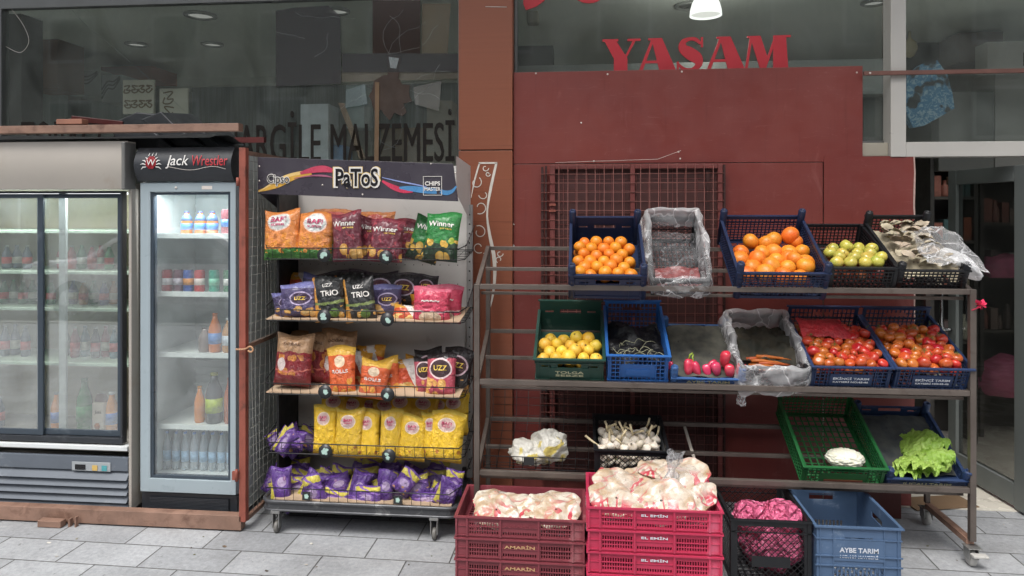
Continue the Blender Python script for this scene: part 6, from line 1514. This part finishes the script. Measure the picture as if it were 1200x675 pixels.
# pale roots in the blue crate
m = MB(); rr7 = random.Random(5)
for i in range(16):
    x = rr7.uniform(-w7/2+.02, w7/2-.02); y = rr7.uniform(.01, .16); z = h7*.72+rr7.uniform(0, .02); a = rr7.uniform(-1.4, 1.4)
    m.path(crv([(x, y, z-.01), (x+.02*math.sin(a), y+.01, z+.012), (x+.05*math.sin(a), y+rr7.uniform(-.01,.03), z+.01), (x+.075*math.sin(a), y+rr7.uniform(0,.06), z-.008+rr7.uniform(-.02,.02))], 10), .0011, 4)
o_ = m.build('roots', paint('pale_root', 'a8a88a', .7, .2, 30), None, K7.location, K7.rotation_euler); tag(o_, 'tangle of thin pale roots on the black sack in the bright blue crate', 'roots', kind='stuff')
# peppers wrapped in red
S_pp = skin('pepper_skin', 'c42c48', 'd2465c', .25, 40, .05, .012, .08, .5)
PL = ((808,434,.085,6,0,'broad red pepper at the left of the group'),(822,435,.080,-10,-6,'red pepper leaning left behind a green stalk'),(833,436,.068,8,0,'short red pepper in the middle of the group'),(843,434,.075,-4,-4,'upright red pepper below the tallest one'),(850,424,.105,-14,-14,'tallest red pepper standing above the others'),(857,436,.075,10,0,'round red pepper just left of the last one'),(867,436,.078,0,0,'upright red pepper at the right end of the group'),(786,427,.045,0,0,'red pepper tip at the far left edge of the low crate'),(829,426,.07,40,-30,'red pepper lying askew behind the front peppers'))
for i, (px, py, ln, rt, tt, lab_) in enumerate(PL):
    yy = YC+.02+(.03 if i in (4, 8) else 0); p = P(px-2, py+7, yy)
    r_ = 1.14*(.023, .020, .018, .021, .022, .021, .022, .012, .018)[i]
    prof = [(0,0),(r_*.35,.004),(r_*.75,ln*.22),(r_*.95,ln*.5),(r_*1.02,ln*.8),(r_*.55,ln*.98),(0,ln*.95)]
    o_ = thing('pepper', lab_, 'pepper', p, (R(-15+tt), R(rt), R(i*40)))
    nn = 18
    mm = MB().grid(lambda u, v: ((1+.12*math.cos(3*u*2*PI))*prof[int(round(v*6))][0]*math.cos(u*2*PI), (1+.12*math.cos(3*u*2*PI))*prof[int(round(v*6))][0]*math.sin(u*2*PI), prof[int(round(v*6))][1]), 18, 7, closeu=True)
    b2 = mm.build('flesh', S_pp, o_); s2 = b2.modifiers.new('smooth', 'SUBSURF'); s2.levels = 1; s2.render_levels = 1
    if i in (1, 0): MB().path([(0,0,ln-.004),(.004,0,ln+.016),(.016,0,ln+.026)], .004, 6).build('stalk', paint('pepper_green', '8aa03a', .5, .1), o_)
# carrots
S_ca = skin('carrot_skin', '9c4a18', 'b8642a', .5, 60, .3, .012, .1)
for i in range(9):
    y = .03+.012*i; x = rr7.uniform(-.03, .03); Mx = KM(K9); p = Mx @ Vector((x-.08, y, h9*.62+.006*(i % 3)))
    ln = rr7.uniform(.13, .18)
    o_ = MB().path([(0,0,0),(ln*.3,.002,.004),(ln*.75,.0,.003),(ln,.004,0)], .01, 8, rs=[.009,.0095,.006,.0015]).build('carrot', S_ca, None, p, (0,R(4),R(rr7.uniform(-14, 10)))); tag(o_, 'thin orange carrot lying in the plastic wrapped crate', 'carrot', 'carrots in the wrapped crate')
sheet('dark_greens', 'dark wilted greens behind the carrots in the wrapped crate', 'greens', K9, -w9/2+.01, w9/2-.01, .10, d9-.02, lambda u, v: h9*.62+.03*math.sin(v*PI), skin('dark_greens', '23241c', '3a3428', .8, 60, .6, .01, .1), seed=6, amp=.03, sc_n=16)
# garlic
Mx = KM(K12); gm_ = []
for s_ in range(3):
    def gf(u, v, s_=s_):
        a = u*2*PI; t = v; prof = [(0,0),(.7,.05),(1,.3),(.95,.5),(.55,.75),(.22,.92),(.16,1.1)]; i = min(5, int(t*6)); f = t*6-i
        r_ = prof[i][0]*(1-f)+prof[i+1][0]*f; z = prof[i][1]*(1-f)+prof[i+1][1]*f; r_ *= 1+.08*abs(math.cos(4*a+s_))
        return (.024*r_*math.cos(a), .024*r_*math.sin(a), .042*z-.018)
    gm_.append(MB().grid(gf, 20, 10, closeu=True).mesh('garlic', S_ga))
stk = MB().path([(0,0,.026),(.002,.002,.06),(.010,0,.105)], .005, 7, rs=[.0042,.0048,.0052]).mesh('stalk', paint('garlic_stalk', 'c8b894', .7, .15, 40))
rg = random.Random(3)
for i in range(75):
    lay = i % 3; x = -w12/2+.032+(w12-.064)*((i//3)*.381966 % 1); y = .028+(d12*.7-.05)*(((i//3)+.5)/25)
    p = Mx @ Vector((x, y, .03+.034*lay+(.012 if lay == 2 else 0)))
    o_ = link_mesh('garlic_bulb', gm_[i % 3], None, p, (rg.uniform(-.9,.9), rg.uniform(-1.1,1.1), rg.uniform(0,6))); tag(o_, 'white garlic bulb with a cut stalk in the black lattice crate' if lay == 2 else 'white garlic bulb low in the black lattice crate', 'garlic', 'garlic bulbs with stalks' if lay == 2 else 'garlic bulbs low in the crate')
    if lay == 2 and rg.random() < .8: link_mesh('stalk', stk, o_, sc_=(1.1,1.1,rg.uniform(.55,1)))
# cauliflower
p = P(990, 537, YC+.075)
o_ = thing('cauliflower', 'white cauliflower head resting at the front of the green crate', 'cauliflower', p)
m = MB(); S_cf = skin('cauliflower_curd', 'd8d6c0', 'e4e4d4', .8, 120, .6, .005, .02)
def cf(u, v):
    a = u*2*PI; b_ = -PI/2+v*PI*.999; d = Vector((math.cos(b_)*math.cos(a), math.cos(b_)*math.sin(a), math.sin(b_)))
    k_ = 1+.10*(1-noise.voronoi(d*4.2)[0][0]*2)+.05*noise.noise(d*14); return (d.x*.085*k_, d.y*.07*k_, d.z*.042*k_)
m.grid(cf, 70, 44, closeu=True).build('curd', S_cf, o_)
# lettuce
lt = thing('lettuce', 'large bright green lettuce head lying in the low navy crate', 'lettuce', P(1089, 546, YC+.14))
def lmat():
    k = NT('lettuce_leaf'); n1 = k.noise(14, 5); uv = None
    c = k.mix(k.ramp(n1, .35, .7), (.25,.44,.05,1), (.42,.58,.13,1)); vo = k.n('ShaderNodeTexVoronoi', {'Scale': 45.0}, feature='DISTANCE_TO_EDGE'); k.set(vo, 'Vector', k.co())
    c = k.mix(k.ramp(vo.outputs[0], 0, .05, .5, 0), c, (.46,.60,.22,1)); b = k.bsdf(c, .5, Normal=k.bump(k.math('ADD', vo.outputs[0], n1), .8, .01))
    tl = k.n('ShaderNodeBsdfTranslucent', {'Color': (.35,.55,.10,1)}); ms = k.n('ShaderNodeMixShader', {0: .22}); k.set(ms, 1, b); k.set(ms, 2, tl); return k.surf(ms)
M_lf = lmat(); rl_ = random.Random(12)
M_rib = paint('lettuce_rib', 'c8d4a0', .5, .1, 20)
for i in range(34):
    L = rl_.uniform(.155, .21); wd = rl_.uniform(.08, .12); yaw_ = R(rl_.uniform(-62, 62)) if i > 4 else R(rl_.uniform(-140, 140)); lift = rl_.uniform(-.02, .75)*(.4+.6*i/30); sd_ = rl_.uniform(0, 50); roll = rl_.uniform(-.7,.7); zz = rl_.uniform(-.012, .035)
    def lf(u, v):
        x = L*u; hw_ = wd*(math.sin(min(1, u*1.02)*PI*.80+.18)**.8)*(v-.5)*2*.55; ed = abs(v-.5)*2
        z = .05*math.sin(u*PI*.8)*lift*1.4+u*L*math.tan(min(.7, lift))*.5 - .10*(v-.5)**2 + (.012*math.sin(u*34+sd_)+.012*noise.noise(Vector((u*9, v*9, sd_)))*2)*(ed**1.6)*1.0*(.4+u) + .006*noise.noise(Vector((u*14, v*10, sd_)))
        z = max(z, -.03); return (x, hw_+.006*noise.noise(Vector((u*12, sd_, v*3))), z+.02)
    mm = MB().grid(lf, 26, 17)
    mm.build('leaf', M_lf, lt, (-.115, 0, zz+.012), (roll, 0, yaw_*.8))
MB().path([(-.10,-.03,.0),(-.07,-.02,.012),(-.03,0,.02)], .016, 8, rs=[.012,.018,.012]).build('stem_base', paint('lettuce_cut', 'b08a60', .6, .2, 30), lt)
# garden tie / stalk over crate front
# ================================================================ PLASTIC FILM, SACKS, BREAD
M_film = film('clear_film', (.97,.97,.98), .12, .70, 4, .5, rough=.10)
M_film3 = film('thick_film', (.97,.97,.98), .24, .85, 4, .5, rough=.10)
M_film2 = film('milky_film', (.96,.96,.97), .45, .88, 4, .45, rough=.12)
def wrap(K, w_, d, h, lab, mat, inn=.08, out=.10, seed=0, rear_rise=.04, flare=.02, name='plastic_wrap', amp=.02, fr_out=None):
    N_ = 120; nv = 16
    per = []
    pts = [(-w_/2, 0), (w_/2, 0), (w_/2, d), (-w_/2, d)]
    lens = [w_, d, w_, d]; tot = sum(lens)
    def P2(u):
        s_ = u*tot
        for i in range(4):
            if s_ <= lens[i] or i == 3:
                f = min(1, s_/lens[i]); a = pts[i]; b_ = pts[(i+1) % 4]; nr = [(0,-1),(1,0),(0,1),(-1,0)][i]; return a[0]+(b_[0]-a[0])*f, a[1]+(b_[1]-a[1])*f, nr, i
            s_ -= lens[i]
    def fn(u, v):
        x, y, nr, i = P2(u % 1.0); hh_ = h+rear_rise*(y/d)
        o_ = (fr_out if (fr_out and i == 0) else out)
        if v < .4: t = 1-v/.4; off = -.006-.010*t; z = hh_-inn*t
        elif v < .6: t = (v-.4)/.2; off = -.010+(.010+flare)*(t)+.0; z = hh_+.012*math.sin(t*PI)
        else: t = (v-.6)/.4; off = flare+.008*t; z = hh_-o_*t
        n_ = noise.fractal(Vector((x*8+seed, y*8+z*5, v*1.5+seed)), 1, 2, 3); n2_ = noise.noise(Vector((x*22, y*22+seed, z*14)))
        off += amp*(n_+.15)*(.35 if v < .4 else 1)+.003*n2_; z += amp*.6*noise.noise(Vector((x*20+seed, y*20, v*3)))*(1+1.5*(v > .85))
        cx_, cy_ = 0, d/2; dx, dy = x-cx_, y-cy_; ln = math.hypot(dx, dy) or 1
        nx, ny = (nr[0]*.7+dx/ln*.5), (nr[1]*.7+dy/ln*.5)
        return (x+nx*off, y+ny*off, z)
    o_ = MB().grid(fn, N_, nv*2, closeu=True).build(name, mat, None, K.location, K.rotation_euler); return tag(o_, lab, 'plastic film')
wrap(K2, w2, d2, h2, 'clear crumpled bag wrapped round the second crate of the top tier', M_film, inn=.09, out=.08, seed=3, rear_rise=.10, flare=.016, amp=.016)
sheet('flat_film', 'flat clear film spread inside the wrapped crate of the top tier', 'plastic film', K2, -w2/2+.012, w2/2-.012, .02, d2-.02, lambda u, v: h2*.45+.03*v, film('thin_film', (.8,.8,.82), .02, .30, 5, .8), seed=8, amp=.03, sc_n=7)
sheet('meat_pack', 'pinkish packets lying at the bottom of the wrapped top tier crate', 'packets', K2, -w2/2+.02, w2/2-.02, .02, .16, lambda u, v: h2*.40, skin('pink_pack', '6a2228', '8a4a4c', .4, 60, .2, .02, .1, spot='2a2022'), seed=8, amp=.02, sc_n=14)
wrap(K9, w9, d9, h9, 'crumpled clear plastic wrapped round the carrot crate', M_film3, inn=.09, out=.09, seed=7, rear_rise=.035, flare=.018, amp=.020, fr_out=.13)
o_ = blob_bag('plastic_scrap', 'torn end of clear plastic hanging under the carrot crate', 'plastic film', P(869, 467, YC+.02), .035, M_film, 5, .5, (.6,.4,1.1), seg=(30,20), flat=-1)
# mushrooms / dried leaves crate
Mx = KM(K5)
def drm():
    return skin('dried_mushroom', '8f8270', 'bcb09a', .8, 60, .6, .02, .15, spot='3a2c1e')
M_dm = drm(); rd_ = random.Random(6)
for i in range(46):
    x = rd_.uniform(-w5/2+.03, w5/2-.05); y = rd_.uniform(.04, d5-.06); p = Mx @ Vector((x, y, h5*.9+.05*math.sin(y/d5*PI)+rd_.uniform(-.01,.02)))
    mm = MB().grid(lambda u, v: ((.024*(u-.5)*2*(1-.5*abs(v-.5)**2)), .030*(v-.5)*2*(1-.4*abs(u-.5)), .016*math.sin(u*PI)*math.sin(v*PI)+ \
 .006*noise.noise(Vector((u*4, v*4, i)))), 10, 9)
    if i < 3 or True: o_ = mm.build('dried_mushroom', M_dm, None, p, (rd_.uniform(-.6,.6)+.3, rd_.uniform(-.6,.6), rd_.uniform(0,6))); tag(o_, 'brown curled dried mushroom piece under the clear bag', 'mushroom', 'dried mushroom pieces')
sheet('mushroom_bed', 'bed of pale dried mushrooms filling the black crate at the right end', 'mushrooms', K5, -w5/2+.012, w5/2-.012, .01, d5-.02, lambda u, v: h5*.55+.03*math.sin(v*PI), M_dm, seed=4, amp=.03, sc_n=16)
def drape(name, lab, K, pts_fn, mat, nu=50, nv=36, cat='plastic film'):
    o_ = MB().grid(pts_fn, nu, nv).build(name, mat, None, (0,0,0)); return tag(o_, lab, cat)
MxK5 = KM(K5)
def f5(u, v):                 # from the back left of the crate over its right front corner
    x = -w5/2+.10+(w5-.07)*u; y = d5*.70*(1-v)-.01*v; z = h5+.055*math.sin(min(1, v*1.1+.15)*PI*.8)+.012
    q_ = MxK5 @ Vector((x, y, z)); over = max(0, (u-.55)/.45); fr = max(0, (v-.72)/.28)
    q_ += Vector((.03*over, -.02*fr*over, -.03*over*over-.03*fr*over))
    n_ = noise.fractal(Vector((u*3.2, v*3.2, 2.2)), 1, 2, 4); return q_+Vector((.010*noise.noise(Vector((u*6, v*6, 5))), -.015*n_, .022*n_))
drape('plastic_bag', 'clear plastic bag draped over the mushrooms at the right end of the top tier', K5, f5, M_film)
def f5b(u, v):
    c = P(1127, 300, YC-.05); a = u*2*PI; b_ = -PI/2+v*PI*.999
    d = Vector((math.cos(b_)*math.cos(a), math.cos(b_)*math.sin(a), math.sin(b_))); k_ = 1+.35*noise.fractal(d*1.6+Vector((3,1,0)), 1, 2, 5)
    return c+Vector((d.x*.062*k_+.035*-d.z, d.y*.03*k_, d.z*.13*k_))
c5 = P(1112, 306, YC+.10)
def lump(u, v):
    a = u*2*PI; b_ = -PI/2+v*PI*.999; d = Vector((math.cos(b_)*math.cos(a), math.cos(b_)*math.sin(a), math.sin(b_)))
    k_ = 1+.20*noise.fractal(d*1.5+Vector((3,1,0)), 1, 2, 3)-.06*abs(noise.noise(d*4)); return Vector((d.x*.125*k_, d.y*.085*k_-.04*d.x, (d.z*.055*k_)-.33*d.x*.125-.25*max(0,d.x)**2*.125))
o_ = MB().grid(lump, 60, 40, closeu=True).build('plastic_bag', M_film2, None, c5); tag(o_, 'milky lump of crumpled plastic hanging over the right corner of the top tier', 'plastic bag')
# white bag on the basket
def wbag(cx_, cy_, Y, hw_, hh_, lab, mat, seed, lean=.3):
    c = P(cx_, cy_, Y)
    def fn(u, v):
        a = u*2*PI; b_ = -PI/2+v*PI*.999; d = Vector((math.cos(b_)*math.cos(a), math.cos(b_)*math.sin(a), math.sin(b_)))
        k_ = 1+.30*noise.fractal(d*1.3+Vector((seed,1,0)), 1, 2, 3)-.10*abs(noise.noise(d*4+Vector((seed,5,0))))
        return Vector((d.x*hw_*k_+lean*d.z*hh_*.3, d.y*.07*k_, d.z*hh_*k_*(1+.3*d.x*lean)))
    o_ = MB().grid(fn, 60, 44, closeu=True).build('plastic_bag', mat, None, c); return tag(o_, lab, 'plastic bag')
def wbm():
    k = NT('white_bag'); n1 = k.noise(11, 3, None, .5, .8); band = k.noise(5, 2)
    c = k.mix(k.math('MULTIPLY', k.ramp(n1, .54, .58), k.ramp(band, .50, .54)), (.84,.82,.75,1), (.78,.62,.12,1))
    cr = k.math('ABSOLUTE', k.math('SUBTRACT', k.noise(7, 4, None, .5, 1.5), .5))
    b = k.bsdf(c, .32, Normal=k.bump(k.ramp(cr, 0, .12), .35, .03)); tl = k.n('ShaderNodeBsdfTranslucent', {'Color': (.85,.83,.76,1)}); m1 = k.n('ShaderNodeMixShader', {0: .35}); k.set(m1, 1, b); k.set(m1, 2, tl)
    tr = k.n('ShaderNodeBsdfTransparent'); m2 = k.n('ShaderNodeMixShader'); k.set(m2, 0, k.ramp(band, .35, .6, .72, .98)); k.set(m2, 1, tr); k.set(m2, 2, m1); return k.surf(m2)
M_wb = wbm()
wbag(620, 530, YC+.08, .100, .060, 'crumpled white plastic bag lying low in the wire basket', M_wb, 4, -.5)
wbag(642, 522, YC+.10, .095, .085, 'white plastic bag with a yellow print standing in the wire basket', M_wb, 9, .5)
# bread: stacked rounds in printed bags
def breadmat(name, seed):
    k = NT(name); co = k.scaled(k.co(), 1, 1, 1, (seed, 0, 0)); n1 = k.noise(14, 4, co, .5, 1.0)
    c = k.mix(k.ramp(n1, .38, .62), (.64,.58,.49,1), (.46,.33,.21,1))
    n2 = k.noise(5, 2, co, .5, 2.0); st = k.math('ABSOLUTE', k.math('SUBTRACT', n2, .5)); f = k.math('MULTIPLY', k.math('LESS_THAN', st, .034), k.ramp(k.noise(3, 2, co), .40, .52)); c = k.mix(f, c, (.50,.06,.08,1))
    n3 = k.noise(13, 3, co, .5, 1.5); c = k.mix(k.ramp(n3, .66, .68, 0, .8), c, (.55,.12,.10,1)); c = k.mix(k.ramp(k.noise(15, 2, k.scaled(co,1,1,1,(4,2,1))), .70, .72, 0, .6), c, (.20,.16,.10,1))
    cr = k.noise(22, 6, co, .6, 1.8); b = k.bsdf(c, .30, Normal=k.bump(cr, .5, .012)); b.inputs['Coat Weight'].default_value = .5; b.inputs['Coat Roughness'].default_value = .12; return k.surf(b)
M_brd = breadmat('printed_bread_bag', 0); M_brd2 = breadmat('printed_bread_bag_red', 7)
def bread(lab, px, py, Y, rx, ry, rz, seed, mat, tilt=0, roll=0, grp=None):
    c = P(px, py, Y)
    def fn(u, v):
        a = u*2*PI; b_ = -PI/2+v*PI*.999; ca = abs(math.cos(b_))**.55; d = Vector((ca*math.cos(a), ca*math.sin(a), math.sin(b_)))
        k_ = 1+.09*noise.noise(Vector((math.cos(a)*1.4+seed, math.sin(a)*1.4, 0)))+.03*math.sin(a*9+seed)*(abs(d.z) < .5)
        wob = .020*noise.noise(Vector((d.x*1.8+seed, d.y*1.8, 3)))+.004*noise.noise(Vector((d.x*5+seed, d.y*5, 9)))
        return Vector((d.x*rx*k_, d.y*ry*k_, d.z*rz+wob))
    o_ = MB().grid(fn, 64, 30, closeu=True).build('bread_bag', mat, None, c, (R(tilt), R(roll), R(seed*13 % 40-20))); tag(o_, lab, 'bread', grp); return o_
GB = 'bagged flat breads in the raspberry crate'; GM = 'bagged flat breads in the maroon crate'
rbd = random.Random(31)
for (px, py, Y_, rx, tl, rl) in ((582,600,3.09,.105,34,10),(600,596,3.13,.115,26,-6),(584,590,3.19,.12,18,8)):
    bread('round flat bread in the clear red printed bag at the left of the maroon crate', px, py, Y_, rx, rx*.8, .013, rbd.uniform(0, 30), M_brd2, tl, rl, 'flat breads in the left bag of the maroon crate')
for (px, py, Y_, rx, tl, rl) in ((652,600,3.09,.105,32,-8),(640,596,3.13,.11,24,8),(652,591,3.19,.115,18,-6)):
    bread('round flat bread in the clear red printed bag at the right of the maroon crate', px, py, Y_, rx, rx*.8, .013, rbd.uniform(0, 30), M_brd2, tl, rl, 'flat breads in the right bag of the maroon crate')
for (px, py, Y_, rx, tl, rl) in ((722,586,3.03,.12,30,10),(775,588,3.02,.14,38,-3),(818,584,3.05,.09,30,-30),(730,574,3.11,.14,30,20),(785,572,3.11,.15,34,-10),(760,562,3.17,.13,20,-4),(800,558,3.17,.125,26,-16),(778,552,3.21,.12,12,6)):
    bread('round flat bread heaped in printed bags in the top raspberry crate', px, py, Y_, rx, rx*.75, .014, rbd.uniform(0, 30), M_brd, tl, rl, 'flat breads heaped in the raspberry crate')
def cover(lab, px, py, Y, rx, ry, rz, seed):
    c = P(px, py, Y)
    def fn(u, v):
        a = u*2*PI; b_ = -.25+v*(PI/2+.25)*.999; d = Vector((math.cos(b_)*math.cos(a), math.cos(b_)*math.sin(a), math.sin(b_)))
        k_ = 1+.10*noise.fractal(d*1.8+Vector((seed,0,0)), 1, 2, 4); return Vector((d.x*rx*k_, d.y*ry*k_, d.z*rz*k_))
    o_ = MB().grid(fn, 60, 26, closeu=True).build('bag_film', M_bcov, None, c, (R(14), 0, 0)); return tag(o_, lab, 'plastic film')
M_bcov = film('bread_film', (.85,.85,.86), .02, .34, 6, .6, rough=.08)
cover('clear film of the left bread bag in the maroon crate', 590, 606, 3.16, .135, .13, .085, 2)
cover('clear film of the right bread bag in the maroon crate', 646, 606, 3.16, .125, .13, .080, 5)
cover('clear film over the left part of the bread heap in the raspberry crate', 728, 590, 3.12, .15, .15, .125, 9)
cover('clear film over the right part of the bread heap in the raspberry crate', 798, 590, 3.12, .155, .15, .155, 12)
# knotted top of the bread bag
c = P(786, 552, 3.10)
def kn(u, v):
    a = u*2*PI; r_ = .012+.032*abs(v-.28)**.8*(1 if v > .28 else 1.6); n_ = noise.noise(Vector((math.cos(a)*2, math.sin(a)*2, v*4)))
    return Vector(((r_*(1+.5*n_)*(1+.2*math.cos(5*a)))*math.cos(a)+.02*v, r_*.6*(1+.3*math.cos(5*a+1))*math.sin(a), -.03+.11*v+.010*math.cos(3*a)*v))
o_ = MB().grid(kn, 40, 22, closeu=True).build('bag_knot', film('knot_film', (.9,.92,.95), .25, .85, 10, 1.0), None, c); tag(o_, 'knotted clear top of the bread bag sticking up from the raspberry crate', 'plastic film')
# pink sacks
M_ps = film('pink_sack', (.95,.20,.38), .78, .98, 6, 1.0, tint=(.9,.3,.4), rough=.22)
for i, (px, py, rx, rz, lab) in enumerate(((880,604,.075,.060,'small pink plastic sack bulging at the left of the tall black crate'), (918,603,.085,.058,'larger pink plastic sack bulging at the right of the tall black crate'), (903,640,.145,.13,'pink plastic sack pressed against the lattice of the tall black crate'))):
    c = P(px, py, 3.20 if i < 2 else 3.25)
    if i == 2: c.z = .14
    def fn(u, v):
        a = u*2*PI; b_ = -PI/2+v*PI*.999; d = Vector((math.cos(b_)*math.cos(a), math.cos(b_)*math.sin(a), math.sin(b_)))
        k_ = 1+.16*noise.fractal(d*1.8+Vector((i*4,1,0)), 1, 2, 5)-.08*abs(noise.noise(d*5+Vector((i,5,0)))); return Vector((d.x*rx*k_, d.y*min(rx*1.2, .165)*k_, d.z*rz*k_))
    o_ = MB().grid(fn, 60, 44, closeu=True).build('pink_sack', M_ps, None, c); tag(o_, lab, 'sack')
# wood offcuts and a box under the right end of the rack
c = P(1030, 580, 3.80)
o_ = thing('red_box', 'flat dark red board leaning on the ground behind the slate blue crate', 'board', (P(1028, 600, 3.80).x, 3.80, 0)); MB().box(-.12, .12, 0, .05, .0, .17).build('board', paint('dark_red_board', '4a1c18', .6, .15, 6), o_, bevel=.004)
o_ = thing('cardboard', 'piece of brown cardboard lying flat behind the right rack caster', 'cardboard', (X(1105, 4.0), 4.02, .0065)); MB().prism([(-.18,0),(.16,0)], 0, 0) if False else MB().box(-.2, .16, -.08, .08, 0, .004).build('flap', M_card, o_, rot=(0,0,R(12)))
# litter on the pavement
rl2 = random.Random(77)
for i in range(34):
    px, py = (rl2.uniform(290, 1190), rl2.uniform(612, 672)) if i > 6 else (rl2.uniform(0, 280), rl2.uniform(628, 672))
    t = H/((py-HY)/F); u = (px-600)/F; x = t*(-math.sin(TH)+u*math.cos(TH)); y = t*(math.cos(TH)+u*math.sin(TH)); c_ = rl2.choice(('c8c4bc','4a4038','8a8478','5a5a28','6a5848','a8a29a')); k_ = rl2.uniform(.5, 1.3)
    o_ = MB().grid(lambda a, b: (k_*.012*(a-.5)*(1-.6*abs(b-.5)), k_*.016*(b-.5), .0012+.003*k_*abs(math.sin(a*3+i))*b), 5, 5).build('litter', paint('lit'+c_, c_, .8), None, (x, y, .0005), (0,0,i*1.3)); tag(o_, 'tiny scrap of litter or dry leaf on the pavement', 'litter', 'scraps of litter on the pavement')
